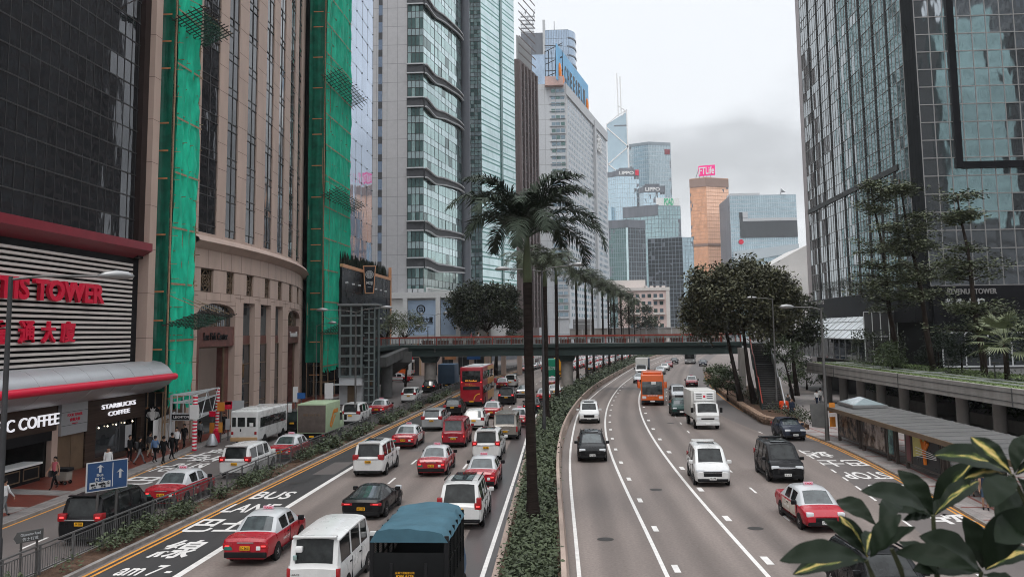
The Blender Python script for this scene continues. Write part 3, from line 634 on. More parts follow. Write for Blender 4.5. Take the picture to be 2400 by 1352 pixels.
# ground-floor openings
def arch(u0, u1, uname, vtop, vspr, band0, band1, text, tcol):
    A_, B_ = AP(u0), AP(u1); F = Frame(A_, B_); w = F.len; um = (u0 + u1) / 2
    zt, zs, b1, b0 = zA(um, vtop), zA(um, vspr), zA(um, band0), zA(um, band1)
    b = MB(); n = 16; pr = []
    for i in range(n + 1):
        t = i / n; x = t * w; pr.append((x, zs + (zt - zs) * math.sqrt(max(0, 1 - (2 * t - 1) ** 2)) ** .9))
    for i in range(n): b.hexa([F.p(pr[i][0], .15, pr[i][1]), F.p(pr[i + 1][0], .15, pr[i + 1][1]), F.p(pr[i + 1][0], -1, pr[i + 1][1]), F.p(pr[i][0], -1, pr[i][1]), F.p(pr[i][0], .15, zlow), F.p(pr[i + 1][0], .15, zlow), F.p(pr[i + 1][0], -1, zlow), F.p(pr[i][0], -1, zlow)])
    b.build('arch_wall', M['beige_stone'], LB)
    b = MB(); b.add([F.p(x, -.3, zz) for x, zz in pr] + [F.p(w, -.3, b1), F.p(0, -.3, b1)], [tuple(range(n + 3))]); at_ = b.build('arch_window', M['black_glass'], LB)
    b = MB()
    for i in range(1, 10): b.bar(F.p(w * i / 10, -.2, b1), F.p(w * i / 10, -.2, b1 + (pr[int(i * 1.6)][1] - b1) * .97), .05)
    c0 = F.p(w / 2, -.15, (b1 + zs) / 2 + .2); r_ = min(w * .22, .9)
    for q in range(6): b.bar(c0 + F.d * r_ * math.cos(q * 1.047) + Vector((0, 0, r_ * math.sin(q * 1.047))), c0 + F.d * r_ * math.cos((q + 2) * 1.047) + Vector((0, 0, r_ * math.sin((q + 2) * 1.047))), .06)
    b.build('grille', M['bronze'], at_)
    b = MB(); b.fb(F, 0, w, -.5, .05, b0, b1 - .05); b.fb(F, 0, .09 * w, -.5, .05, .13, b0); b.fb(F, .82 * w, w, -.9, -.4, .13, b0); b.build('door_surround', M['brown_granite'], LB)
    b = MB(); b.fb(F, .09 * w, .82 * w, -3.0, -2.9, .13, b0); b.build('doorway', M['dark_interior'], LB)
    b = MB(); b.fb(F, .82 * w, .86 * w, -.42, -.3, .13, b0); b.fb(F, .09 * w, .86 * w, -.42, -.3, b0 - .12, b0); b.build('door_frame', M['bronze'], LB)
    text_fit('sign_lettering', text, F.p(w / 2, .1, (b0 + b1) / 2), F.d, (0, 0, 1), w * .62, .62, M[tcol], LB, depth=.08, bold=.01)
arch(457, 547, 'a', 711, 737, 764, 812, 'Lee Fisk Center', 'black')
arch(671, 699, 'b', 727, 745, 763, 803, 'Tomacelli', 'white')
b = MB(); g = MB(); gr = MB(); bd = MB()
low = [(436, 457, 1), (547, 565, 1), (565, 593, 0), (593, 606, 1), (606, 631, 0), (631, 641, 1), (641, 659, 0), (659, 671, 1), (699, 706, 1)]
for u0, u1, so2 in low:
    F = Frame(AP(u0), AP(u1)); w = F.len
    if so2:
        b = MB(); b.fb(F, -.02, w + .02, -1.0, .17, .13, zlow); b.build('base_pier', M['beige_stone'], LB)
        continue
    z1_, z2_, z3_ = zlow - .15, zA(600, 786), zA(600, 806)
    for nm, m_, a_, c_, nn in (('spandrel_panel', 'concrete_dark', z2_, z1_, -.35), ('granite_panel', 'brown_granite', z3_, z2_, -.3)):
        q = MB(); q.fb(F, 0, w, -.6, nn, a_, c_); pp_ = q.build(nm, M[m_], LB)
        if nm == 'spandrel_panel':
            q = MB(); q.fb(F, .3 * w, .7 * w, -.36, -.3, a_ + 1.9, a_ + 3.2); e_ = q.build('vent', M['black'], pp_)
    curtain(LB, F, .13, z3_, 1, 4, M['black_glass'], M['bronze'], n=-.3, tilt=.01, gname='shop_window', mname='window_frame')
b = MB()
for u0, u1, so2 in low:
    if so2:
        F = Frame(AP(u0), AP(u1))
        for kz in range(7): b.fb(F, -.03, F.len + .03, .165, .178, 1.2 + kz * 1.7, 1.23 + kz * 1.7)
b.build('pier_joints', M['joint'], LB)
e0 = AP(706); MB().prism([AP(436), AP(500), AP(560), AP(620), AP(660), e0, (-60, e0[1]), (-60, AP(436)[1])], .13, .3).build('floor_slab', M['concrete_dark'], LB)
MB().prism([(p[0] - 1.2, p[1]) for p in P] + [(-60, e0[1]), (-60, P[0][1])], 13.5, 75.4).build('core', M['black'], LB)
MB().box(-60, e0[0] - .1, e0[1] - .1, e0[1] + .1, .13, 75).build('end_wall', M['beige_stone'], LB)
# ---------------- dark glass block behind the second scaffold, blue mirror facade, black-clad podium
D = thing('glass_building', 'black glass building face behind the second green scaffold', 'building')
F = Frame((-34.0, e0[1] + .3), (-33.8, 129)); curtain(D, F, .13, 92, 12, 46, M['black_glass'], M['mullion_dark'], tilt=.006)
MB().box(-60, -34.2, e0[1] + .3, 129, .13, 92).build('core', M['black'], D)
M['blue_mirror'] = glass('blue_mirror', (0.36, 0.455, 0.60), metal=0.9, wob=0.035, wscale=0.22, var=0.06)
D = thing('mirror_facade', 'pale blue mirrored glass facade with small dark bolts', 'building')
y1 = 32.9 * FOC / (1338 - 868); F = Frame((-32.9, 126.5), (-32.9, y1))
curtain(D, F, 14, 92, 5, 26, M['blue_mirror'], M['lightgrey'], mw=.03, mh=.03, dep=.01, tilt=.012)
b = MB()
for i in range(6):
    for j in range(27): b.fb(F, F.len * i / 5 - .07, F.len * i / 5 + .07, .0, .1, 14 + 3 * j - .08, 14 + 3 * j + .08)
b.build('glass_bolts', M['black'], D)
MB().box(-60, -33.0, 126.5, y1, 13, 92).build('core', M['lightgrey'], D)
M['cladding'] = mat('cladding', (0.022, 0.026, 0.032), 0.28, metal=0.2, var=0.3, scale=0.3)
D = thing('restaurant_podium', 'black clad podium with orange trim and a roof terrace hedge', 'building')
xp = -31.0; y0 = 119.0; y1 = 31.0 * FOC / (1338 - 914) * 1.0; ztp = zX(905, 650, xp)
F = Frame((xp, y0), (xp, y1)); MB().box(-60, xp - .05, y0, y1, .13, ztp - .3).build('core', M['black'], D)
curtain(D, F, 4.5, ztp - .35, 10, 4, M['cladding'], M['black'], mw=.05, mh=.05, dep=.005, tilt=.01, gname='cladding_panels', mname='panel_joints')
b = MB(); b.fb(F, 0, F.len, -.3, .12, ztp - .35, ztp + .12); b.fb(F, F.len - .4, F.len + .1, -.3, .14, .2, ztp + 1.9); b.build('orange_trim', mat('orange_trim', (.70, .36, .20), .55, var=.1), D)
b = MB()
for i in range(8):
    for zz in (ztp - 2.4, ztp - 7.0): b = MB(); b.tube([F.p(2 + i * 3.7, 0, zz), F.p(2 + i * 3.7, .35, zz)], .14, 6); b.build('wall_lamp', M['white'], D)
curtain(D, F, .13, 4.4, 10, 1, M['dim_glass'], M['steel'], gname='shop_window', mname='window_frame')
b = MB(); rnd = random.Random(5)
for i in range(420):
    a = rnd.uniform(0, F.len - .8); h = rnd.uniform(.9, 2.3) ; p = F.p(a, rnd.uniform(-1.3, -.2), ztp); w = rnd.uniform(.12, .3)
    for q in range(3):
        t = rnd.uniform(0, 6.28); dx = Vector((math.cos(t) * w, math.sin(t) * w, 0)); b.add([p - dx, p + dx, p + dx * .2 + Vector((0, 0, h))], [(0, 1, 2)])
M['leaf_dark'] = mat('leaf_dark', (0.035, 0.045, 0.034), 0.6, var=0.4, scale=2)
tag(b.build('terrace_hedge', M['leaf_dark']), 'dark hedge of thin upright plants on the roof terrace of the black podium', 'hedge')
p = atX(866, 655, xp + 1.0); sg = thing('shield_sign', 'tapered black sign with orange frame on the podium edge', 'sign', (p.x, p.y, p.z), math.radians(18))
def shield(mb, w1, w0, h, y0, y1): return mb.add([(-w0, y0, -h), (w0, y0, -h), (w1, y0, h), (-w1, y0, h), (-w0, y1, -h), (w0, y1, -h), (w1, y1, h), (-w1, y1, h)], [(0, 1, 2, 3), (7, 6, 5, 4), (0, 4, 5, 1), (1, 5, 6, 2), (2, 6, 7, 3), (3, 7, 4, 0)])
b = MB(); shield(b, .95, .68, 2.1, 0, .8); b.build('frame', MATS['orange_trim'], sg)
b = MB(); shield(b, .8, .54, 1.93, -.02, .02); b.build('panel', M['cladding'], sg)
b = MB(); disc(b, (0, -.03, .75), .62, ax='y'); e_ = b.build('emblem', M['lightgrey'], sg)
b = MB()
for q in range(8): b.bar((0, -.035, .75), (.5 * math.cos(q * .785), -.035, .75 + .5 * math.sin(q * .785)), .05, .02)
disc(b, (0, -.036, .75), .5, .44, ax='y'); b.build('emblem_lines', M['cladding'], e_)
text_fit('lettering', 'MOJJ', (0, -.04, -.55), (1, 0, 0), (0, 0, 1), .9, .55, M['white'], sg, bold=.02)
text_fit('lettering', 'restaurant', (0, -.04, -1.15), (1, 0, 0), (0, 0, 1), .55, .13, M['white'], sg)
# ================================================================== towers beyond the junction, left of the road
M['grey_clad'] = tiled('grey_clad', (0.50, 0.49, 0.495), (0.48, 0.47, 0.475), (0.30, 0.295, 0.30), 2.4, 3.4, ms=.05, off=0, rough=.5)
def wallmat(name, c, jc, bw, bh, ms=.05, rough=.5, axis='x'):
    """cladding panels on an upright wall"""
    m = tiled(name, c, tuple(q * .95 for q in c), jc, bw, bh, ms, rough, 0); t = m.node_tree
    cr = [n for n in t.nodes if n.type == 'VALTORGB'][0]; cr.color_ramp.elements[0].color = (.93, .93, .93, 1); cr.color_ramp.elements[1].color = (1.05, 1.05, 1.05, 1)
    br = [n for n in t.nodes if n.type == 'TEX_BRICK'][0]; tcn = [n for n in t.nodes if n.type == 'TEX_COORD'][0]
    se = t.nodes.new('ShaderNodeSeparateXYZ'); co = t.nodes.new('ShaderNodeCombineXYZ'); ad = t.nodes.new('ShaderNodeMath'); ad.operation = 'ADD'
    t.links.new(tcn.outputs['Object'], se.inputs[0]); t.links.new(se.outputs['X'], ad.inputs[0]); t.links.new(se.outputs['Y'], ad.inputs[1])
    t.links.new(ad.outputs[0], co.inputs['X']); t.links.new(se.outputs['Z'], co.inputs['Y']); t.links.new(co.outputs[0], br.inputs['Vector'])
    return m
M['grey_clad'] = wallmat('grey_wall', (0.44, 0.435, 0.445), (0.24, 0.24, 0.245), 2.2, 4.0)
M['pale_clad'] = wallmat('pale_wall', (0.52, 0.54, 0.56), (0.30, 0.31, 0.32), 5.0, 7.0, ms=.09)
M['teal_glass'] = glass('teal_glass', (0.42, 0.60, 0.585), metal=0.75, wob=0.02, wscale=0.25)
M['teal_dark'] = glass('teal_dark', (0.12, 0.20, 0.195), metal=0.6, wob=0.02)
M['pale_teal_glass'] = glass('pale_teal_glass', (0.56, 0.70, 0.71), metal=0.85, wob=0.012)
M['band_dark'] = mat('band_dark', (0.07, 0.072, 0.078), 0.5, var=.15)
M['spandrel_white'] = mat('spandrel_white', (0.50, 0.56, 0.555), 0.4, var=.05)
M['slate'] = mat('slate', (0.15, 0.16, 0.18), 0.5, var=.25, scale=.2, stretch=(1, 1, .1))
YG = 178.0
xc = lambda u, Y: atY(u, 777, Y).x
T = thing('wave_facade_tower', 'grey clad office tower with green glass and wavy dark bands across its facade', 'tower')
x0, x1, x2 = xc(871, YG), xc(955, YG), xc(993, YG)
zp = zat(990, 692, 172)
s_ = along((x2, YG), 10, 1084); P1 = (x2 + math.sin(math.radians(10)) * s_, YG + math.cos(math.radians(10)) * s_)
b = MB(); b.box(x0, x1, YG, 215, zp, 150); b.box(x0 - 6, x0 - .001, YG + 1, 215, zp, 150); b.build('grey_wall', M['grey_clad'], T)
ws = MB(); wd = MB(); xa, xb = xc(884, YG), xc(893.5, YG)
for i in range(34):
    z0 = zp + 2 + i * 3.7
    wd.box(xa, xb, YG - .06, YG - .02, z0, z0 + 1.5); ws.box(xa, xb, YG - .05, YG - .01, z0 + 1.5, z0 + 3.7)
ws.build('slot_windows', M['blue_mirror'], T); wd.build('slot_spandrels', M['band_dark'], T)
fl = 3.72; nfl = 36
def floors(i, j, rnd): return 0 if j % 2 else (1 if rnd.random() < .75 else 2)
zl = [zp + q for f in range(nfl) for q in (f * fl + .02, f * fl + 2.3)] + [zp + nfl * fl]
F = Frame((x1, YG - .3), (x2, YG - .3))
curtain(T, F, 0, 0, 4, 0, [M['pale_teal_glass'], M['teal_dark'], M['teal_glass']], M['mullion_dark'], zlist=zl, mw=.1, mh=.09, dep=.05, alt=lambda i, j, r: (1 if r.random() < .8 else 2) if j % 2 == 0 else 0, gname='front_glass')
F2 = Frame((x2, YG - .3), P1)
curtain(T, F2, 0, 0, 11, 0, [M['teal_glass'], M['pale_teal_glass'], M['teal_dark']], M['mullion_dark'], zlist=zl, mw=.09, mh=.06, dep=.03, tilt=.02, alt=lambda i, j, r: (1 if j % 2 else (0 if r.random() < .86 else 2)), gname='street_glass')
for vv, (am, ph) in zip((2, 163, 241, 406, 530, 616, -150, -300), ((1.0, .3), (1, .4), (1.0, .2), (.8, .3), (.5, -.3), (.35, -1.0), (1, .2), (1, .4))):
    lb = MB(); ld = MB(); zz = zat(975, vv, YG); L_ = F2.len; hb = 1.9
    ld.box(x1 - .1, x2 + .1, YG - .62, YG - .34, zz - hb / 2, zz + hb / 2)
    lb.box(x1 - .1, x2 + .15, YG - .95, YG - .64, zz + hb / 2 - .12, zz + hb / 2 + .14); lb.box(x1 - .1, x2 + .15, YG - .95, YG - .64, zz - hb / 2 - .14, zz - hb / 2 + .1)
    n_ = 26; wv = lambda t: -am * 1.5 * (math.sin((t * 1.15 + .02) * math.pi * 1.6 + ph) - math.sin(ph + .1)) * min(1, t * 4) * (.65 + .35 * math.cos(t * 5))
    for i in range(n_):
        ta, tb = i / n_, (i + 1) / n_; za, zb_ = zz + wv(ta), zz + wv(tb); ha, hb_ = hb / 2 * (1 - .45 * ta), hb / 2 * (1 - .45 * tb)
        pa, pb = F2.p(ta * L_, 0, 0), F2.p(tb * L_, 0, 0); n0, n1 = F2.n * .1, F2.n * .35; n2 = F2.n * .75
        V = lambda p, n, z: p + n + Vector((0, 0, z))
        ld.hexa([V(pa, n1, za - ha), V(pb, n1, zb_ - hb_), V(pb, n0, zb_ - hb_), V(pa, n0, za - ha), V(pa, n1, za + ha), V(pb, n1, zb_ + hb_), V(pb, n0, zb_ + hb_), V(pa, n0, za + ha)])
        for sgn in (1, -1):
            o1, o2 = za + sgn * ha, zb_ + sgn * hb_
            lb.hexa([V(pa, n2, o1 - .13), V(pb, n2, o2 - .13), V(pb, n1, o2 - .13), V(pa, n1, o1 - .13), V(pa, n2, o1 + .13), V(pb, n2, o2 + .13), V(pb, n1, o2 + .13), V(pa, n1, o1 + .13)])
    wb_ = ld.build('wavy_band', M['band_dark'], T); lb.build('wavy_ledge', M['lightgrey'], wb_)
MB().prism([(x0, YG + .1), (x2 - .1, YG + .1), (P1[0] - .3, P1[1]), (P1[0] - 25, P1[1])], zp, 150).build('core', M['slate'], T)
b = MB(); pc = (xc(1092, P1[1]), P1[1] + 1.5); b.tube([(pc[0], pc[1], 12), (pc[0], pc[1], 150)], 1.35 * P1[1] / 240, 14); b.build('corner_column', M['slate'], T, True, 60)
b = MB(); b.fb(F2, 0, F2.len, -.1, .8, zp - .4, zp); 
for i in range(40): b.fb(F2, F2.len * i / 40, F2.len * i / 40 + .12, .55, .7, zp, zp + 1.7)
b.fb(F2, 0, F2.len, .5, .75, zp + 1.7, zp + 1.85); b.build('terrace_railing', M['white'], T)
b = MB(); 
for i in range(3): b.box(x1 + .4 + i * 1.1, x1 + 1.3 + i * 1.1, YG - 2.2, YG - 1.2, zp + .02, zp + 1.5)
b.build('air_conditioner', M['lightgrey'], T)
# its white podium with pale blue banners
Yp = 172.0; pd = thing('podium_building', 'white podium with pale blue banners and a round black emblem under the wavy tower', 'building')
xa, xb = xc(914, Yp), xc(1150, Yp); zt, zbm = zat(990, 688, Yp), zat(990, 790, Yp)
b = MB(); b.box(xa, xb, Yp, Yp + 50, zbm - .3, zt); b.build('upper_wall', M['white'], pd)
b = MB(); b.box(xa, xb, Yp - .9, Yp - .02, zt - .9, zt + .25); b.box(xa, xb, Yp - .9, Yp - .02, zbm - 1.2, zbm - .35)
for u in (951, 1028, 1075, 1120): b.box(xc(u, Yp) - .45, xc(u, Yp) + .45, Yp - .9, Yp - .02, zbm - .34, zt - .91)
b.build('white_frame', M['white'], pd)
M['banner'] = mat('banner', (0.40, 0.51, 0.66), .6, var=.05)
for u0, u1 in ((957, 1022), (1034, 1070), (1080, 1116)):
    b = MB(); b.box(xc(u0, Yp), xc(u1, Yp), Yp - .25, Yp - .1, zbm + .4, zt - 1.3); bn = b.build('banner', M['banner'], pd)
    if u0 == 957:
        cx = xc(987, Yp); zc_ = zat(987, 725, Yp); b = MB(); disc(b, (cx, Yp - .3, zc_), .88, .66, ax='y')
        for q in ((-.4, .4, .27, .4), (-.4, -.27, 0.06, .27), (-.4, .4, -.06, .06), (.27, .4, -.28, -.06), (-.4, .4, -.42, -.28)): b.box(cx + q[0], cx + q[1], Yp - .32, Yp - .28, zc_ + q[2], zc_ + q[3])
        b.build('emblem', M['black'], bn)
        text_fit('lettering', '中國華融大廈', (cx, Yp - .3, zat(987, 749, Yp)), (1, 0, 0), (0, 0, 1), xc(1016, Yp) - xc(959, Yp), 1.15, M['black'], bn, bold=.02)
        text_fit('lettering', 'CHINA HUARONG TOWER', (cx, Yp - .3, zat(987, 758, Yp)), (1, 0, 0), (0, 0, 1), xc(1016, Yp) - xc(959, Yp), .42, M['black'], bn)
b = MB(); b.box(xa, xb, Yp + 2, Yp + 2.3, 0, zbm); b.build('shop_back_wall', M['dark_interior'], pd)
b = MB()
for i in range(9): b.box(xa + 3.1 * i, xa + 3.1 * i + .9, Yp - .3, Yp + 1, 0, zbm - .32)
b.build('ground_columns', M['beige_stone'], pd)
F = Frame((xa, Yp + .8), (xb, Yp + .8)); curtain(pd, F, 0, zbm - .35, 14, 2, [M['dim_glass'], M['warm_shop'] if 'warm_shop' in M else mat('warm_shop', (.30, .2, .12), .5, emit=.25)], M['steel'], gname='shop_window', mname='window_frame', alt=lambda i, j, r: 1 if r.random() < .25 else 0)
sg = MB()
for i, (w_, c_) in enumerate(((2.4, 'red_plastic'), (2.0, 'white'), (2.2, 'orange_ply'), (2.6, 'blue_sign'))):
    M.setdefault('blue_sign', mat('blue_sign', (.03, .12, .35), .5)); q = MB(); q.box(xa + 2.2 + i * 4.3, xa + 2.2 + i * 4.3 + w_, Yp - .45, Yp - .32, 3.0, 4.0); q.build('shop_sign', M[c_], pd)
# ---------------- green glass tower with slanting floor lines
G4 = 250.0; T = thing('green_glass_tower', 'tall pale green glass tower with close thin floor lines and one dark vertical groove', 'tower')
xa, xb = xc(1099, G4), xc(1132, G4); fl = 3.5; zl = [12 + f * fl + q for f in range(46) for q in (0, 1.2, 2.35)] + [12 + 46 * fl]
curtain(T, Frame((xa, G4), (xb, G4)), 0, 0, 4, 0, [M['teal_glass'], M['pale_teal_glass'], M['teal_dark'], M['spandrel_white']], M['mullion_dark'], zlist=zl, mw=.1, mh=.08, tilt=.02, alt=lambda i, j, r: (0 if r.random() < .6 else 2) if j % 3 else 1, gname='front_glass')
s_ = along((xb, G4), 19, 1213); P2 = (xb + math.sin(math.radians(19)) * s_, G4 + math.cos(math.radians(19)) * s_); F = Frame((xb, G4), P2)
M['floor_line'] = mat('floor_line', (0.16, 0.36, 0.33), .4, var=.05)
curtain(T, F, 0, 0, 16, 0, [M['spandrel_white'], M['pale_teal_glass'], M['floor_line']], M['lightgrey'], zlist=[12 + f * fl + q for f in range(46) for q in (0, .42, 1.2, 1.55)] + [12 + 46 * fl], grid=False, tilt=.01, alt=lambda i, j, r: {0: 2, 1: 1, 2: 2, 3: 1}[j % 4], gname='street_glass')
b = MB(); b.fb(F, F.len * .55, F.len * .6, -.1, .25, 12, 12 + 46 * fl); b.build('groove', M['teal_dark'], T)
MB().prism([(xa, G4 + .2), (xb - .1, G4 + .2), (P2[0] - .3, P2[1]), (P2[0] - 30, P2[1])], 0, 12 + 46 * fl).build('core', M['slate'], T)
# ---------------- brown ribbed tower
B5 = 345.0; T = thing('ribbed_tower', 'dark brown tower with vertical ribs and a screened roof beside the green glass', 'tower')
xa = xc(1212, B5); xb = xc(1224, B5); s_ = along((xb, B5), 15, 1264); P3 = (xb + math.sin(math.radians(15)) * s_, B5 + math.cos(math.radians(15)) * s_); F = Frame((xb, B5), P3)
ztop = zat(1225, 138, B5)
M['rib_dark'] = mat('rib_dark', (0.11, 0.085, 0.082), .5, var=.15); M['rib_glass'] = glass('rib_glass', (.34, .35, .36), metal=.7, wob=.02)
MB().prism([(xa - 4, B5), (xb, B5), (P3[0], P3[1]), (P3[0] - 20, P3[1])], 0, ztop).build('wall', M['rib_dark'], T)
b = MB(); 
for i in range(5): b.fb(F, F.len * (.06 + i * .2), F.len * (.17 + i * .2), .05, .1, 12, ztop - 4)
b.build('window_strip', M['rib_glass'], T)
b = MB()
for i in range(6): b.fb(F, F.len * (i * .2) - .1 * F.len * .3, F.len * (i * .2) + .03 * F.len, .05, .9, 10, ztop - 1)
for k in range(50): b.fb(F, 0, F.len, .08, .2, 14 + k * 3.4, 14.5 + k * 3.4)
b.build('ribs', M['rib_dark'], T)
b = MB(); F_ = Frame((xb, B5 + 3), (P3[0] - 1.0, P3[1]))
for i in range(22): b.fb(F_, F_.len * i / 22, F_.len * i / 22 + .5, -1.2, -.7, ztop, ztop + 11)
b.build('roof_screen', M['steel'], T)
# ---------------- pale hotel slab with the blue roof billboard
H7 = 400.0; T = thing('hotel_slab', 'long pale grey slab building with small square windows below a blue roof billboard', 'building')
xa, xb = xc(1252, H7), xc(1334, H7); ztop = zat(1334, 196, H7)
s_ = along((xb, H7), 12.5, 1432); P4 = (xb + math.sin(math.radians(12.5)) * s_, H7 + math.cos(math.radians(12.5)) * s_); F = Frame((xb, H7), P4)
FF = Frame((xa, H7), (xb, H7))
MB().prism([(xa, H7), (xb, H7), P4, (P4[0] - 40, P4[1])], 0, ztop).build('wall', M['pale_clad'], T)
M['win_blue'] = glass('win_blue', (.20, .27, .32), metal=.5, wob=.02)
nr = 34; rh = (ztop - 16) / nr; wb = MB(); bl = MB()
for k in range(nr):
    z0 = 14 + k * rh
    if k > nr - 15 or k < 3:
        for q in range(3):
            m_ = MB(); a = FF.len * (.60 + .135 * q); m_.fb(FF, a, a + FF.len * .115, -.05, .08, z0 + rh * .3, z0 + rh * .85); m_.build('window', M['win_blue'] if (k + q) % 3 else M['teal_dark'], T)
    else:
        for q in range(3): wb.fb(FF, FF.len * (.6 + .135 * q), FF.len * (.715 + .135 * q), -.05, .08, z0 + rh * .3, z0 + rh * .85)
    ns = 26
    for q in range(ns):
        a = F.len * (.06 + .92 * q / ns); wb.fb(F, a, a + F.len * .92 / ns * .5, -.05, .06, z0 + rh * .3, z0 + rh * .8)
stuff(wb.build('windows', M['win_blue'], T))
b = MB(); b.fb(F, F.len * .62, F.len * .655, 0, 1.2, 0, ztop - 2); b.fb(F, 0, F.len, 0, .8, ztop - 5, ztop); b.fb(F, 0, 1.2, -.1, .5, 12, ztop - 5.1); b.build('pale_trim', M['lightgrey'], T)
text_fit('lettering', '酒店', F.p(F.len * .74, .7, zat(1408, 338, F.p(F.len * .74, 0, 0).y)), (0, 0, -1), F.d, 22, F.len * .1, M['lit_white'], T, depth=.6) if False else text_fit('lettering', '酒店', F.p(F.len * .74, .9, zat(1405, 338, F.p(F.len * .74, 0, 0).y)), F.d, (0, 0, 1), F.len * .11, 10, M['white'], T, depth=.6)
b = MB()
for i in range(30): b.fb(FF, FF.len * .55, FF.len, .06, .5, 14 + i * rh * 1.13 - .1, 14 + i * rh * 1.13 + .1)
b.build('sills', M['lightgrey'], T)
bb = thing('roof_billboard', 'long blue rooftop billboard with dark letters and orange flowers', 'billboard')
M['sign_blue'] = mat('sign_blue', (.17, .42, .66), .5, var=.12, scale=.05)
z0, z1 = ztop + .5, zat(1312, 112, H7) ; Fb = Frame(F.p(-F.len * .06, -2, 0)[:2], F.p(F.len * .62, -2, 0)[:2])
b = MB(); b.fb(Fb, 0, Fb.len, -.4, 0, z0, z1); b.build('panel', M['sign_blue'], bb)
for i, ch in enumerate('CHEESELI'):
    a = Fb.len * (.24 + .085 * i); text_fit('lettering', ch, Fb.p(a, .12, z0 + (z1 - z0) * .42), Fb.d, (0, 0, 1), Fb.len * .05, (z1 - z0) * .5, M['band_dark'], bb, bold=.03, depth=.1)
M['orange_art'] = mat('orange_art', (.85, .22, .03), .5, var=.3, scale=.2)
for a, h in ((.07, .55), (.15, .3), (.93, .5)):
    b = MB(); b.sphere(Fb.p(Fb.len * a, .05, z0 + (z1 - z0) * h * .5), 1, 12, 8, (1.0, Fb.len * .03, (z1 - z0) * h * .5)); b.build('painted_flower', M['orange_art'], bb)
b = MB()
for i in range(6):
    for k in range(5): b.box(xb - 9 + i * 1.6, xb - 8.7 + i * 1.6, H7 + 1, H7 + 1.3, z0, z1 - 1)
for k in range(7): b.bar((xb - 9, H7 + 1, z0 + k * 3), (xb - .6, H7 + 1, z0 + (k + 1) * 3.2 if k % 2 else z0 + k * 3), .3)
b.build('support_frame', M['steel_dark'], bb)
b = MB(); b.box(xb - 9, xb - .5, H7 - 3.5, H7 - .1, ztop - 1.5, ztop + 2.6); b.build('gondola', mat('gondola', (.55, .38, .34), .6), bb)
# ---------------- blue-grey rounded tower behind the hotel
R6 = 520.0; T = thing('rounded_tower', 'blue grey glass tower with a rounded corner and a blank grey shaft behind the billboard', 'tower')
M['steel_blue'] = glass('steel_blue', (.36, .45, .56), metal=.8, wob=.01)
xa, xb, xd = xc(1230, R6), xc(1283, R6), xc(1345, R6); zt = zat(1345, 68, R6); zg = zat(1250, 78, R6)
MB().box(xa, xb, R6, R6 + 40, 0, zg).build('blank_shaft', M['slate'], T)
MB().box(xb, xc(1289, R6), R6 - 1, R6 + 8, 0, zat(1285, 48, R6)).build('fin', M['lightgrey'], T)
curtain(T, Frame((xc(1289, R6), R6 + 1), (xd, R6 + 1)), 60, zt, 14, 24, M['steel_blue'], M['slate'], mw=.15, mh=.12, tilt=.02, gname='front_glass')
MB().box(xc(1289, R6), xd, R6 + 1.2, R6 + 30, 0, zt - .5).build('core', M['slate'], T)
cen = (xd - 2, R6 + 12); rr = xc(1363, R6 + 10) - cen[0]; prev = None
g = MB(); sl_ = MB()
for i in range(9):
    a0, a1 = math.radians(-80 + i * 14), math.radians(-80 + (i + 1) * 14)
    A_ = (cen[0] + rr * math.cos(a0), cen[1] + 11 * math.sin(a0)); B_ = (cen[0] + rr * math.cos(a1), cen[1] + 11 * math.sin(a1)); Fq = Frame(A_, B_)
    g.fb(Fq, 0, Fq.len, -.5, 0, 60, zt)
    for k in range(24): sl_.fb(Fq, 0, Fq.len, 0, .35, 60 + k * (zt - 60) / 24, 60 + k * (zt - 60) / 24 + .9)
g.build('round_glass', M['steel_blue'], T); sl_.build('round_bands', M['slate'], T)
MB().box(xc(1256, R6 - 30), xc(1330, R6 - 30), R6 - 30, R6 - 5, 0, zat(1280, 128, R6 - 30)).build('lower_wing', M['steel_blue'], T)
b = MB(); rnd = random.Random(2)
for i in range(7): b.box(xc(1229, R6) + i * 1.2, xc(1229, R6) + i * 1.2 + .5, R6 + 4, R6 + 4.5, zg, zat(1245, 45 + 3 * (i % 3), R6))
for k in range(5): b.box(xc(1229, R6), xc(1262, R6), R6 + 3.5, R6 + 5, zg + 2 + k * 2.4, zg + 2.5 + k * 2.4)
for i in range(26): x = rnd.uniform(xc(1228, R6), xc(1264, R6)); z = zg + rnd.uniform(4, 14); b.bar((x, R6 + 3, z), (x + rnd.uniform(-1, 1), R6 + 3, z + 2.4), .3)
b.tube([(xc(1311, R6), R6 + 9, zt - 1), (xc(1311, R6), R6 + 9, zat(1311, 38, R6))], .3, 5); b.build('roof_antennas', M['lightgrey'], T)
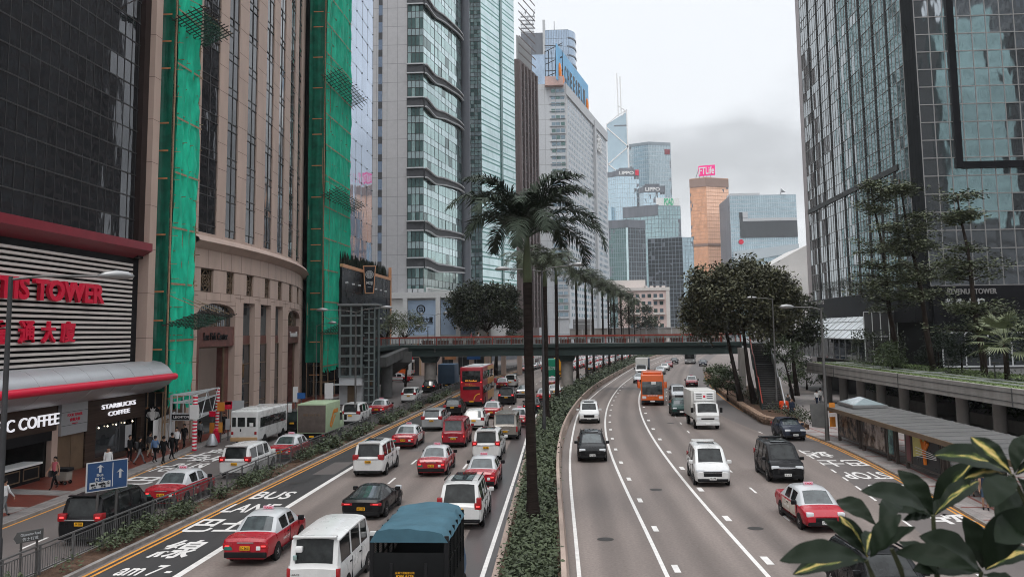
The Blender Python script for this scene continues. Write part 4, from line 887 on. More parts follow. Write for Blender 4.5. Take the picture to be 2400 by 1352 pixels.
# ================================================================== skyline beyond
def tower(name, label, uc, Y, uL, uR, vtop, aL=-70, aR=75, mL=None, mR=None, gm=None, ns=(8, 10), nz=30, vbase=None, group=None, tilt=.01, mw=.25, mh=.3):
    """two visible faces meeting at the near corner seen at column UC"""
    t = thing(name, label, 'tower', group=group); xcn = xc(uc, Y); zt = zat(uc, vtop, Y); Pc = (xcn, Y)
    def face(a, u):
        s = along(Pc, a, u); return (Pc[0] + math.sin(math.radians(a)) * s, Pc[1] + math.cos(math.radians(a)) * s)
    PL_, PR_ = face(aL, uL), face(aR, uR); back = (PL_[0] + PR_[0] - Pc[0], PL_[1] + PR_[1] - Pc[1])
    z0 = 0
    sh_ = lambda p: (p[0] + (back[0] - Pc[0]) * .004, p[1] + (back[1] - Pc[1]) * .004)
    MB().prism([sh_(Pc), PR_, back, PL_], 0, zt - .05).build('core', M['slate'], t)
    FL, FR = Frame(PL_, Pc), Frame(Pc, PR_)
    curtain(t, FL, z0, zt, ns[0], nz, mL, gm, mw=mw, mh=mh, dep=.1, tilt=tilt, gname='side_glass', mname='side_grid')
    curtain(t, FR, z0, zt, ns[1], nz, mR or mL, gm, mw=mw, mh=mh, dep=.1, tilt=tilt, gname='front_glass', mname='front_grid')
    return t, FL, FR, zt
M['sky_glass'] = glass('sky_glass', (.50, .64, .72), metal=.8, wob=.004, var=.05)
M['grid_pale'] = mat('grid_pale', (.42, .47, .50), .5, var=0); M['grid_mid'] = mat('grid_mid', (.22, .26, .29), .5, var=0)
M['green_grey_glass'] = glass('green_grey_glass', (.33, .46, .48), metal=.75, wob=.02, wscale=.1)
M['ck_glass'] = glass('ck_glass', (.36, .47, .52), metal=.7, wob=.01)
M['gold_glass'] = glass('gold_glass', (.96, .58, .40), metal=.15, wob=.002, wscale=.08, var=.06)
M['gold_dark'] = glass('gold_dark', (.72, .36, .20), metal=.2, wob=.004, wscale=.15, var=.2)
M['gold_line'] = mat('gold_line', (.52, .28, .17), .5, var=.1); M['brown_band'] = mat('brown_band', (.27, .18, .145), .6, var=.15)
# triangular-braced tower with twin masts
T = thing('braced_tower', 'slender pale blue tower with white diagonal bracing, a slanted top and twin masts', 'tower'); Yb = 1270.0
xl, xr = xc(1433, Yb), xc(1486, Yb); zl_, zr_ = zat(1433, 292, Yb), zat(1482, 256, Yb); ym = Yb + 26
g = MB(); xl0 = xl
b = MB(); b.hexa([(xl, Yb, 0), (xr + 1, Yb, 0), (xr + 1, Yb + 50, 0), (xl, Yb + 50, 0), (xl, Yb, zl_), (xr - 2, Yb, zr_ - 4), (xr - 2, Yb + 50, zr_ - 4), (xl, Yb + 50, zl_)]); b.build('glass_shaft', M['sky_glass'], T)
b = MB(); yy = Yb - .8; V = lambda u, v: Vector((xc(u, Yb), yy, zat(u, v, Yb)))
for a_, c_ in (((1433, 292), (1433, 760)), ((1482, 262), (1486, 700)), ((1433, 292), (1464, 268)), ((1464, 268), (1484, 258)), ((1434, 300), (1484, 344)), ((1484, 344), (1435, 385)), ((1435, 385), (1485, 425)), ((1485, 425), (1436, 470))): b.bar(V(*a_), V(*c_), 1.6 if a_[0] != c_[0] else 1.1, 1.0, up=(0, 1, 0))
b.build('white_bracing', M['white'], T)
b = MB(); b.tube([V(1462, 272), V(1460.5, 172)], .9, 6); b.tube([V(1469, 268), V(1468, 180)], .9, 6); b.bar(V(1462, 248), V(1482, 262), 1.2); b.bar(V(1470, 272), V(1482, 258), 1.0)
b.build('masts', M['white'], T)
b = MB(); b.box(xc(1451, Yb), xc(1481, Yb), Yb - .5, Yb - .2, zat(1466, 296, Yb), zat(1466, 293, Yb)); b.build('sky_lobby', M['slate'], T)
t, FL, FR, zt = tower('square_tower', 'tall square grey green gridded tower with a small red logo behind the white twin-name towers', 1532, 1336, 1486, 1585, 336, -60, 72, M['ck_glass'], M['ck_glass'], M['grid_pale'], (9, 14), 46, mw=.5, mh=.6)
b = MB(); b.fb(FL, 0, FL.len, -4, .5, zt - 2, zt + 2.5); b.fb(FR, 0, FR.len, -4, .5, zt - 2, zt + 2.5); b.build('parapet', M['grid_mid'], t)
b = MB(); b.fb(FR, FR.len * .72, FR.len * .95, .3, 1, zt - 16, zt - 8); b.build('logo', M['red_metal'], t)
for lab, uc, Y, uL, uR, vt, tx in (('pale glass tower with stepped bays and a grey sign band, the taller of the pair', 1456, 1010, 1433, 1507, 399, 'LIPPO'), ('pale glass tower with stepped bays and a grey sign band, the shorter of the pair', 1518, 1000, 1508, 1568, 437, 'LIPPO')):
    t, FL, FR, zt = tower('twin_tower', lab, uc, Y, uL, uR, vt, -50, 84, M['sky_glass'], M['sky_glass'], M['grid_pale'], (5, 9), 36, mw=.3, mh=.3)
    b = MB(); b.fb(FR, FR.len * -.05, FR.len * 1.02, -3, .6, zt - 7, zt + .5); b.fb(FL, 0, FL.len, -3, .6, zt - 7, zt - 1); b.build('sign_band', M['slate'], t)
    text_fit('lettering', tx, FR.p(FR.len * .42, .8, zt - 3.3), FR.d, (0, 0, 1), FR.len * .7, 4.2, M['white'], t, bold=.03, depth=.3)
    if uc == 1456: b = MB(); b.fb(FR, FR.len * .84, FR.len, .65, .9, zt - 6.4, zt + .2); b.build('red_logo', M['red_plastic'], t)
    b = MB()
    for k in range(2):
        z0 = zt - 60 + k * -45; b.fb(FL, -1, FL.len * .5, -1, 4, z0, z0 + 18); b.fb(FR, FR.len * .8, FR.len * 1.12, -6, 2, z0 - 20, z0 - 2)
    b.build('stepped_bays', M['sky_glass'], t)
    b = MB(); b.box(xc(uc + 5, Y), xc(uR - 10, Y), Y + 8, Y + 20, zt, zt + 4); b.build('roof_plant', M['slate'], t)
t, FL, FR, zt = tower('teal_office_block', 'green tinted glass office block with thin floor lines and a green roof sign', 1551, 800, 1467, 1604, 482, -64, 76, M['green_grey_glass'], M['green_grey_glass'], M['grid_mid'], (10, 8), 30, mw=.35, mh=.35)
b = MB(); b.fb(FL, 0, FL.len, -4, .6, zt - 9, zt + 1); b.build('parapet', M['slate'], t)
b = MB(); b.fb(FR, 0, FR.len, -5, -2, zt, zt + 7.5); rf = b.build('sign_wall', M['white'], t)
text_fit('lettering', 'POAD', FR.p(FR.len * .52, -1.8, zt + 4), FR.d, (0, 0, 1), FR.len * .42, 6.4, mat('sign_green', (.03, .45, .22), .5, var=0), t, bold=.02, depth=.2)
t, FL, FR, zt = tower('dark_office_block', 'low dark glass office block with a grey roof screen below the twin towers', 1478, 700, 1432, 1519, 516, -70, 60, M['teal_dark'], glass('charcoal_glass', (.07, .08, .09), metal=.5, wob=.01), M['grid_mid'], (9, 7), 26, mw=.3, mh=.35)
b = MB(); b.fb(FL, FL.len * .9, FL.len, .2, .5, 20, zt - 6); b.build('bright_strip', M['pale_teal_glass'], t); b = MB(); b.fb(FL, 0, FL.len, -3, .5, zt - 6, zt + .5); b.fb(FR, 0, FR.len, -3, .5, zt - 6, zt + .5); b.build('roof_screen', M['slate'], t)
t, FL, FR, zt = tower('charcoal_tower', 'charcoal tower between the teal block and the orange tower', 1606, 720, 1524, 1632, 556, -72, 66, glass('charcoal_glass', (.07, .08, .09), metal=.5), M['ck_glass'], M['grid_mid'], (10, 4), 24)
t, FL, FR, zt = tower('orange_tower', 'tall orange gold mirrored tower with a pink rooftop sign', 1667, 945, 1628, 1720, 416, -62, 66, M['gold_dark'], M['gold_glass'], M['gold_line'], (12, 10), 44, tilt=.01, mw=.12, mh=.5)
for zz, h in ((zt - 5, 9), (zt - 67 * 945 / FOC * 2.35, 2.6), (8, 3)):
    b = MB(); b.fb(FL, 0, FL.len + .7, -.2, .8, zz - h / 2, zz + h / 2); b.fb(FR, -.7, FR.len, -.2, .8, zz - h / 2, zz + h / 2); b.build('brown_band', M['brown_band'], t)
pk = thing('rooftop_sign', 'bright pink rooftop sign with white letters on the orange tower', 'sign')
Fk = Frame((xc(1651, 950), 952), (xc(1688, 950), 946)); za, zb2 = zat(1668, 412, 950), zat(1668, 388, 950)
b = MB(); b.fb(Fk, 0, Fk.len, -.8, 0, za, zb2); b.build('panel', mat('sign_pink', (.80, .01, .22), .4, var=0, emit=.15), pk)
text_fit('lettering', 'FTLife', Fk.p(Fk.len * .5, .15, (za + zb2) / 2), Fk.d, (0, 0, 1), Fk.len * .92, (zb2 - za) * .72, M['white'], pk, bold=.02, depth=.2)
b = MB()
for i in range(5): b.bar((xc(1640 + i * 9, 955), 958, za - 6), (xc(1652 + i * 8, 950), 953, zb2 - 3), .5)
b.build('support_frame', M['steel'], pk)
# wide blue-green office complex with a black slab
Yc_ = 860.0; T = thing('office_complex', 'wide blue green office complex with a black glass recess and a roof dish', 'building')
xa, xb = xc(1722, Yc_), xc(1880, Yc_); zt = zat(1760, 458, Yc_)
curtain(T, Frame((xa, Yc_), (xb, Yc_)), 0, zt, 30, 34, [M['green_grey_glass'], M['ck_glass']], M['grid_pale'], mw=.25, mh=.5, tilt=.01, alt=lambda i, j, r: 1 if j > 12 else 0)
MB().box(xa, xb, Yc_ + .3, Yc_ + 60, 0, zt).build('core', M['slate'], T)
b = MB(); b.box(xc(1744, Yc_), xb, Yc_ - 1, Yc_ - .3, zat(1790, 557, Yc_), zat(1790, 512, Yc_)); b.box(xc(1743, Yc_), xc(1751, Yc_), Yc_ - 1, Yc_ - .3, zat(1790, 512, Yc_), zat(1747, 498, Yc_)); b.build('black_recess', M['black_glass'], T)
b = MB(); b.box(xc(1751, Yc_), xb, Yc_ - 1.2, Yc_ - .2, zat(1790, 518, Yc_), zat(1790, 511, Yc_)); b.box(xc(1751, Yc_), xc(1763, Yc_), Yc_ - 1.2, Yc_ - .2, zat(1757, 511, Yc_) + .1, zat(1757, 497, Yc_)); b.build('white_band', M['lightgrey'], T)
b = MB(); b.hexa([(xc(1725, Yc_), Yc_ - 3, zat(1730, 618, Yc_)), (xb, Yc_ - 3, zat(1860, 590, Yc_)), (xb, Yc_ - .4, zat(1860, 590, Yc_)), (xc(1725, Yc_), Yc_ - .4, zat(1730, 618, Yc_)), (xc(1725, Yc_), Yc_ - 3, zat(1730, 590, Yc_)), (xb, Yc_ - 3, zat(1860, 572, Yc_)), (xb, Yc_ - .4, zat(1860, 572, Yc_)), (xc(1725, Yc_), Yc_ - .4, zat(1730, 590, Yc_))]); b.build('sloping_band', M['grid_pale'], T)
b = MB(); disc(b, (xc(1745, Yc_), Yc_ - 1.3, zat(1745, 567, Yc_)), 2.4, ax='y'); b.build('red_emblem', M['red_plastic'], T)
b = MB(); b.tube([(xc(1844, Yc_), Yc_, zt), (xc(1844, Yc_), Yc_, zt + 2.5)], .5, 6); b.tube([(xc(1844, Yc_), Yc_ - .5, zt + 2), (xc(1846, Yc_) + 1.5, Yc_ - 2, zt + 4.4)], [.3, 3.2], 10); b.build('roof_dish', M['lightgrey'], T)
b = MB(); b.box(xc(1724, Yc_), xc(1795, Yc_), Yc_ + 2, Yc_ + 20, zt - .1, zt + 2.5); b.build('roof_plant', M['lightgrey'], T)
# pale concrete arts building and pink apartment block
Ya = 420.0; T = thing('concrete_building', 'plain pale concrete building stepping down behind the round-crowned tree', 'building')
M['pale_concrete'] = mat('pale_concrete', (.47, .455, .44), .8, var=.08, scale=.1)
xa, xb = xc(1800, Ya), xc(1900, Ya)
b = MB(); b.hexa([(xa, Ya, 0), (xb, Ya, 0), (xb, Ya + 40, 0), (xa, Ya + 40, 0), (xa, Ya, zat(1800, 628, Ya)), (xb, Ya, zat(1868, 590, Ya) + 3), (xb, Ya + 40, zat(1868, 590, Ya) + 3), (xa, Ya + 40, zat(1800, 628, Ya))]); b.box(xc(1795, Ya), xb, Ya - 6, Ya - .05, 0, zat(1830, 650, Ya)); b.build('wall', M['pale_concrete'], T)
b = MB(); 
for i in range(6): b.box(xa + 4 + i * 2.6, xa + 4.9 + i * 2.6, Ya - 6.1, Ya - 6.02, zat(1830, 720, Ya), zat(1830, 700, Ya))
b.build('slot_windows', M['black'], T)
Yk = 330.0; T = thing('apartment_block', 'pale pink low apartment block with rows of small windows and balconies', 'building')
M['pink_render'] = mat('pink_render', (.66, .52, .485), .75, var=.06, scale=.2); M['cream'] = mat('cream', (.66, .63, .60), .7, var=.06)
xa, xb = xc(1460, Yk), xc(1571, Yk); zt = zat(1520, 676, Yk)
MB().box(xa, xb, Yk, Yk + 30, 0, zt).build('wall', M['pink_render'], T)
b = MB(); b.box(xa - .2, xb + .2, Yk - .4, Yk - .02, zt - .8, zt + .4); b.box(xb - 1.2, xb + .1, Yk - .3, Yk - .02, 0, zt - .81); b.box(xa - 6, xa + 9, Yk + 4, Yk + 22, zt - .2, zt + 3.4); b.build('cream_trim', M['cream'], T)
w_ = MB(); bl = MB(); nr = 7
for k in range(nr):
    z0 = 3 + k * (zt - 4.5) / nr
    for q in range(6):
        m_ = MB(); x = xc(1478 + q * 14, Yk); m_.box(x, x + 1.3, Yk - .12, Yk - .02, z0 + .9, z0 + 2.2); m_.build('window', M['win_blue'] if (k * 5 + q) % 3 else M['teal_dark'], T)
        if (q // 2 + k) % 2 == 0: bl.box(x - .3, x + 1.7, Yk - 1.0, Yk - .03, z0 + .1, z0 + .75)
bl.build('balcony_fronts', M['cream'], T)
rb = MB()
for i in range(4): rb.box(xc(1515, Yk) + i * 2.2, xc(1515, Yk) + i * 2.2 + 1.2, Yk + 4, Yk + 6, zt, zt + 1.1)
rb.build('roof_tanks', M['cream'], T)
# ================================================================== right-hand tower and podium
XR = 34.3; ya, yb = XR * FOC / (1893 - 1338), XR * FOC / (2127 - 1338)
T = thing('revenue_tower', 'tall dark mirrored glass tower with a black corner strip rising over the raised walkway', 'tower')
M['bronze_glass'] = glass('bronze_glass', (.30, .335, .35), metal=.85, wob=.03, wscale=.16, var=.08)
M['bar_pale'] = mat('bar_pale', (.30, .29, .285), .4, metal=.5, var=.05)
zb0 = zX(1893, 706, XR); fl = 3.55; nf = 26
F = Frame((XR, ya), (XR, yb)); zl = [zb0 + q for f in range(nf) for q in (f * fl, f * fl + 1.35)] + [zb0 + nf * fl]
curtain(T, F, 0, 0, 36, 0, M['bronze_glass'], M['bar_pale'], zlist=zl, mw=.05, mh=.06, dep=.04, tilt=.012, gname='street_glass', major=4)
b = MB()
for i in range(1, 9): b.fb(F, F.len * i / 9 - .11, F.len * i / 9 + .11, -.02, .12, zb0, zb0 + nf * fl)
b.fb(F, 0, F.len * .92, -.02, .14, zX(2010, 440, XR) - .3, zX(2010, 440, XR) + .3); b.build('dark_mullions', M['mullion_dark'], T)
b = MB(); b.box(XR + .15, XR + 2.4, ya - .1, ya + 2.6, 3, zb0 + nf * fl); e_ = b.build('end_fin', mat('fin_pink', (.40, .36, .365), .5, var=.1), T)
b = MB()
for f in range(nf): b.box(XR + .5, XR + 1.2, ya + 2.6, ya + 2.9, zb0 + f * fl, zb0 + f * fl + 1.2)
b.build('end_windows', M['black'], T)
# black chamfered corner then the face turned to the camera
Yf = yb - 2.6; xf = xc(2188, Yf); Fc = Frame((XR, yb), (xf, Yf)); Ff = Frame((xf, Yf), (xf + 30, Yf))
M['corner_black'] = mat('corner_black', (.012, .012, .014), .3, var=.2, scale=.3)
curtain(T, Fc, 0, 0, 4, 0, M['corner_black'], M['black'], zlist=zl, mw=.05, mh=.05, dep=.01, gname='corner_cladding', mname='corner_joints', slist=None)
zlf = [zb0 + q for f in range(nf) for q in (f * fl, f * fl + fl / 2)] + [zb0 + nf * fl]
M['mirror_dark'] = glass('mirror_dark', (.44, .475, .50), metal=.92, wob=.05, wscale=.14, var=.05)
curtain(T, Ff, 0, 0, 22, 0, M['mirror_dark'], M['bar_pale'], zlist=zlf, mw=.08, mh=.1, dep=.05, tilt=.01, gname='front_glass')
b = MB(); s1_ = xc(2273, Yf) - xf; zh = zat(2300, 386, Yf); b.fb(Ff, s1_ - .3, s1_ + .35, -.02, .3, zh - .3, zb0 + nf * fl); b.fb(Ff, s1_ + .36, 30, -.02, .3, zh - .35, zh + .3); b.build('black_frame', M['corner_black'], T)
MB().prism([(XR + .2, ya - 2), (XR + .2, yb), (xf + .2, Yf + .25), (xf + 30, Yf + .25), (xf + 30, ya - 2)], 0, zb0 + nf * fl).build('core', M['black'], T)
b = MB(); b.fb(F, -.5, F.len, .0, .35, zb0 - 3.4, zb0 - .05); b.fb(Fc, 0, Fc.len, 0, .35, zb0 - 3.4, zb0 - .05); b.fb(Ff, 0, 30, 0, .35, zb0 - 4.4, zb0 - .05); bd = b.build('black_band', M['corner_black'], T)
cxr = (xc(2222, Yf) + xc(2338, Yf)) / 2
text_fit('sign_lettering', 'REVENUE TOWER', (cxr, Yf - .42, zat(2280, 683, Yf)), (1, 0, 0), (0, 0, 1), xc(2338, Yf) - xc(2222, Yf), .52, M['bar_pale'], T, bold=.02, depth=.1)
text_fit('sign_lettering', '稅 務 大 樓', (xc(2262, Yf), Yf - .42, zat(2262, 710, Yf)), (1, 0, 0), (0, 0, 1), xc(2308, Yf) - xc(2216, Yf), .85, M['lightgrey'], T, bold=.02, depth=.1)
text_fit('sign_lettering', 'REVENUE TOWER', F.p(3.8, .42, zX(1905, 712, XR)), F.d, (0, 0, 1), 6.0, .5, M['bar_pale'], T, depth=.1)
# sloping skylight canopy at the foot
z1, z0 = zX(1905, 742, XR), zX(1905, 792, XR - 3)
sk = MB(); k = 14; q = MB(); y_a, y_b = ya - 1, XR * FOC / (2080 - 1338) + 0
for i in range(k):
    a_, c_ = y_a + (y_b - y_a) * i / k, y_a + (y_b - y_a) * (i + 1) / k; sk.quad((XR - 3.6, a_, z0), (XR - 3.6, c_, z0), (XR + .1, c_, z1), (XR + .1, a_, z1)); q.bar((XR - 3.6, a_, z0 + .03), (XR + .1, a_, z1 + .03), .07)
M['skylight'] = glass('skylight', (.60, .64, .66), metal=.25, wob=.0, rough=.3)
for t_ in (0, .33, .66, 1): q.bar((XR - 3.6 + 3.7 * t_, y_a, z0 + (z1 - z0) * t_ + .05), (XR - 3.6 + 3.7 * t_, y_b, z0 + (z1 - z0) * t_ + .05), .08)
so3 = sk.build('skylight', M['skylight'], T); q.build('skylight_bars', M['lightgrey'], so3)
curtain(T, Frame((XR - 3.5, y_a), (XR - 3.5, y_b)), 4.6, z0, 14, 1, M['black_glass'], M['steel'], gname='lobby_glass', mname='lobby_frame')
curtain(T, Frame((XR - 3.5, y_b - .01), (XR - .1, y_b - .01)), 4.6, z1, 4, 2, M['dim_glass'], M['lightgrey'], gname='lobby_end_glass', mname='lobby_end_frame')
curtain(T, Frame((xf + .5, Yf - .6), (xf + 30, Yf - .6)), 4.4, zb0 - 4.5, 14, 1, M['black_glass'], M['lightgrey'], mw=.12, mh=.15, gname='lobby_front_glass', mname='lobby_front_frame')
# plain towers that stand out of frame but show in the mirror glass
for nm, lab, bx, h, gmat, grid in (('dark_tower', 'dark office tower mirrored in the black glass of the left tower', (64, 100, 130, 232), 150, 'black_glass', 'rib_dark'), ('teal_tower', 'teal glass tower mirrored in the front glass of the tower on the right', (94, 107, -74, -46), 86, 'teal_dark', 'teal_glass'), ('grey_tower', 'grey office tower standing behind the footbridge viewpoint', (113, 150, -80, -48), 125, 'slate', 'dim_glass'), ('black_tower', 'black glass tower mirrored beside the black corner strip', (78, 91, -70, -46), 130, 'black_glass', 'mullion_dark'), ('low_block', 'low dark office block behind the footbridge viewpoint', (60, 140, -40, -24), 30, 'dim_glass', 'mullion_dark')):
    t = thing(nm, lab, 'tower'); x0_, x1_, y0_, y1_ = bx
    MB().box(x0_ + .3, x1_ - .3, y0_ + .3, y1_ - .3, 0, h - .2).build('core', M['slate'], t)
    for i_, (A_, B_) in enumerate((((x0_, y1_), (x0_, y0_)), ((x0_, y0_), (x1_, y0_)), ((x1_, y1_), (x0_, y1_)))):
        curtain(t, Frame(A_, B_), 0, h, 12, int(h / 3.6), M[gmat], M[grid], mw=.9, mh=1.1, dep=.2, gname='window_wall', mname='facade_grid')
# ================================================================== footbridge, stairs, lift, raised walkway
M['girder'] = mat('girder', (0.032, 0.046, 0.044), 0.55, var=.25, scale=.4, stretch=(.3, 1, 2))
M['red_rail'] = mat('red_rail', (0.26, 0.045, 0.032), 0.5, var=.2)
M['grey_rail'] = mat('grey_rail', (0.22, 0.235, 0.235), 0.5, metal=.2, var=.1)
M['terracotta'] = mat('terracotta', (0.15, 0.05, 0.035), 0.7, var=.3)
M['pier'] = mat('pier', (0.30, 0.275, 0.255), 0.8, var=.2, scale=1.2)
M['leaf_mid'] = mat('leaf_mid', (0.075, 0.10, 0.05), 0.55, var=.5, scale=1.3)
M['leaf_hedge'] = mat('leaf_hedge', (0.065, 0.082, 0.045), 0.5, var=.5, scale=.9)
M['leaf_tree'] = mat('leaf_tree', (0.05, 0.058, 0.038), 0.5, var=.5, scale=.7)
def leaves(mb, pts, size, rnd, n=1, flat=.5, aspect=1.9):
    """leaf-shaped facets scattered at the given points"""
    for p in pts:
        for _ in range(n):
            s_ = size * rnd.uniform(.6, 1.4); t = rnd.uniform(0, 6.283); e = rnd.gauss(0, flat)
            d = Vector((math.cos(t) * math.cos(e), math.sin(t) * math.cos(e), math.sin(e))); sd = d.cross(Vector((rnd.gauss(0, .5), rnd.gauss(0, .5), 1))).normalized() * s_ / aspect
            q = Vector(p) + Vector((rnd.gauss(0, size * .7), rnd.gauss(0, size * .7), rnd.gauss(0, size * .7)))
            mb.add([q, q + d * s_ * .5 + sd * .5, q + d * s_, q + d * s_ * .5 - sd * .5], [(0, 1, 2, 3)])
YB = 123.0
FB = thing('footbridge', 'green grey footbridge with red handrail spanning both carriageways', 'footbridge')
xl, xr = xc(850, YB), xc(1738, YB); zr = zat(1240, 788, YB); zd = zat(1240, 806, YB); zg0 = zat(1240, 829, YB)
MB().box(xl, xr, YB, YB + 4.2, zd - .5, zd - .02).build('deck', M['girder'], FB)
b = MB(); b.hexa([(xl, YB + .25, zg0 - .25), (xr, YB + .25, zg0 - .3), (xr, YB + 3.9, zg0 - .3), (xl, YB + 3.9, zg0 - .25), (xl, YB + .25, zd - .52), (xr, YB + .25, zd - .52), (xr, YB + 3.9, zd - .52), (xl, YB + 3.9, zd - .52)]); b.build('girder', M['girder'], FB)
for yy in (YB + .1, YB + 4.0):
    b = MB(); b.box(xl, xr, yy - .09, yy + .09, zr - .12, zr + .08); b.build('handrail', M['red_rail'], FB)
    b = MB(); x = xl
    while x < xr: b.box(x, x + .05, yy - .03, yy + .03, zd, zr - .18); x += .21
    b.box(xl, xr, yy - .035, yy + .035, zr - .22, zr - .17); b.box(xl, xr, yy - .04, yy + .04, zd - .02, zd + .05)
    b.build('balusters', M['grey_rail'], FB)
    b = MB(); x = xl
    while x < xr: b.box(x - .06, x + .06, yy - .07, yy + .07, zd - .02, zr - .09); x += 2.6
    b.build('rail_posts', M['red_rail'], FB)
for u in (1020, 1330):
    b = MB(); p = G(u, 912); b.cyl(p.x, YB + 2.1, 0, zg0 - .8, .82, 20); b.build('pier', M['pier'], FB, True, 60)
    b = MB(); b.hexa([(p.x - .9, YB + .9, zg0 - 1.1), (p.x + .9, YB + .9, zg0 - 1.1), (p.x + .9, YB + 3.3, zg0 - 1.1), (p.x - .9, YB + 3.3, zg0 - 1.1), (p.x - 1.3, YB + .6, zg0 - .28), (p.x + 1.3, YB + .6, zg0 - .28), (p.x + 1.3, YB + 3.6, zg0 - .28), (p.x - 1.3, YB + 3.6, zg0 - .28)]); b.build('pier_cap', M['girder'], FB)
# planters along the near rail
rnd = random.Random(11); proto = None; i = 0; x = xc(1000, YB)
while x < xr - 1:
    if proto is None:
        proto = thing('planter', 'brown trough planter of green shrubs standing in the row along the footbridge rail', 'planter', (x, YB + .75, zd), 0, 'planters along the footbridge rail')
        b = MB(); b.hexa([(-.72, -.26, 0), (.72, -.26, 0), (.72, .26, 0), (-.72, .26, 0), (-.8, -.32, .62), (.8, -.32, .62), (.8, .32, .62), (-.8, .32, .62)]); b.build('trough', M['terracotta'], proto)
        b = MB(); leaves(b, [(rnd.uniform(-.8, .8), rnd.uniform(-.3, .3), rnd.uniform(.6, 1.02)) for _ in range(130)], .16, rnd); b.build('shrub', M['leaf_mid'], proto)
    else: c = copy_tree(proto); c.location.x = x; c.rotation_euler.z = math.pi * (i % 2)
    x += rnd.choice((2.0, 2.2, 2.2, 3.4)); i += 1
# glass lift tower at the left end
LT = thing('lift_tower', 'glass lift tower with pale steel frame beside the end of the footbridge', 'lift tower')
p0, p1 = G(787, 952), G(838, 950); x0, x1 = p0.x, p1.x + .3; y0 = 102.0; zt = zat(812, 716, y0); zm = zat(812, 882, y0)
MB().box(x0 - .05, x1, y0, y0 + 3.2, .1, zm).build('base', M['lightgrey'], LT)
b = MB(); b.box(x0 + .95, x0 + 2.0, y0 - .05, y0 + .02, .1, zm - 1.05); b.build('lift_door', M['bronze'], LT)
b = MB(); b.box(x0 - .4, x1 + .3, y0 - 1.3, y0 - .02, zm - .95, zm - .8); b.build('door_canopy', M['lightgrey'], LT)
M['clear_glass'] = mat('clear_glass', (.035, .045, .045), .03, var=0, alpha=.55, spec=.8)
b = MB(); nl = 7
for xx in (x0, x0 + (x1 - x0) / 2, x1):
    for yy in (y0, y0 + 3.2): b.box(xx - .11, xx + .11, yy - .11, yy + .11, zm, zt)
for i in range(nl + 1):
    zz = zm + (zt - zm) * i / nl
    for yy in (y0, y0 + 3.2): b.box(x0 - .11, x1 + .11, yy - .14, yy + .14, zz - .12, zz + .12)
    for xx in (x0, x1): b.box(xx - .14, xx + .14, y0, y0 + 3.2, zz - .121, zz + .121)
for xx in (x1 + .7, x1 + 1.35):
    b.box(xx - .08, xx + .08, y0 + .6, y0 + .76, .1, zt); b.box(xx - .08, xx + .08, y0 + 3.0, y0 + 3.16, .1, zt)
for i in range(nl * 2 + 1): zz = .3 + (zt - .3) * i / nl / 2; b.box(x1 + .1, x1 + 1.43, y0 + .62, y0 + .74, zz - .07, zz + .07)
b.build('steel_frame', mat('pale_frame', (.15, .18, .178), .45, metal=.2, var=.1), LT)
MB().box(x0 + .1, x1 - .1, y0 + .06, y0 + 3.1, zm + .05, zt - .1).build('glass_shaft', M['clear_glass'], LT)
MB().box(x1 + .15, x1 + 1.3, y0 + .8, y0 + 2.9, .1, zt - .4).build('side_glass', M['clear_glass'], LT)
MB().box(x0 - .3, x1 + 1.6, y0 - .3, y0 + 3.6, zt, zt + .22).build('roof', M['grey_rail'], LT)
b = MB(); b.box(x0 + .4, x1 - .4, y0 + .5, y0 + 2.7, zm + 4.6, zm + 7.0); b.box(x0 + .5, x0 + .6, y0 + .4, y0 + .6, zm, zt); b.box(x1 - .6, x1 - .5, y0 + .4, y0 + .6, zm, zt); b.build('lift_car', M['steel_dark'], LT)
MB().box(x0 + .5, x1 + .8, y0 + 3.3, YB + 1, zd - .5, zd).build('link_deck', M['girder'], LT)
# dark stair beneath the left end
st = thing('staircase', 'dark covered stair and round column under the left end of the footbridge', 'stairs'); xs = xc(858, 110)
b = MB(); b.hexa([(xs, 108, zd - 2.4), (xs + 3, 108, zd - 2.4), (xs + 3, 122.9, zd - 1.4), (xs, 122.9, zd - 1.4), (xs, 108, zd - 1.2), (xs + 3, 108, zd - 1.2), (xs + 3, 122.9, zd - .3), (xs, 122.9, zd - .3)]); b.hexa([(xs - 5, 125, .1), (xs + 2, 118, zd - 2.2), (xs + 4, 120, zd - 2.2), (xs - 3, 127, .1), (xs - 5, 125, 1.3), (xs + 2, 118, zd - .8), (xs + 4, 120, zd - .8), (xs - 3, 127, 1.3)]); b.build('stair_flight', M['concrete_dark'], st)
b = MB(); b.cyl(xs + 2.0, 113, .1, zd - 1.9, .75, 14); b.build('column', M['concrete_dark'], st, True, 60)
b = MB(); b.box(xs + .4, xs + 1.3, 107.9, 107.98, 1.9, 2.6); b.build('notice', M['yellow_paint'], st)
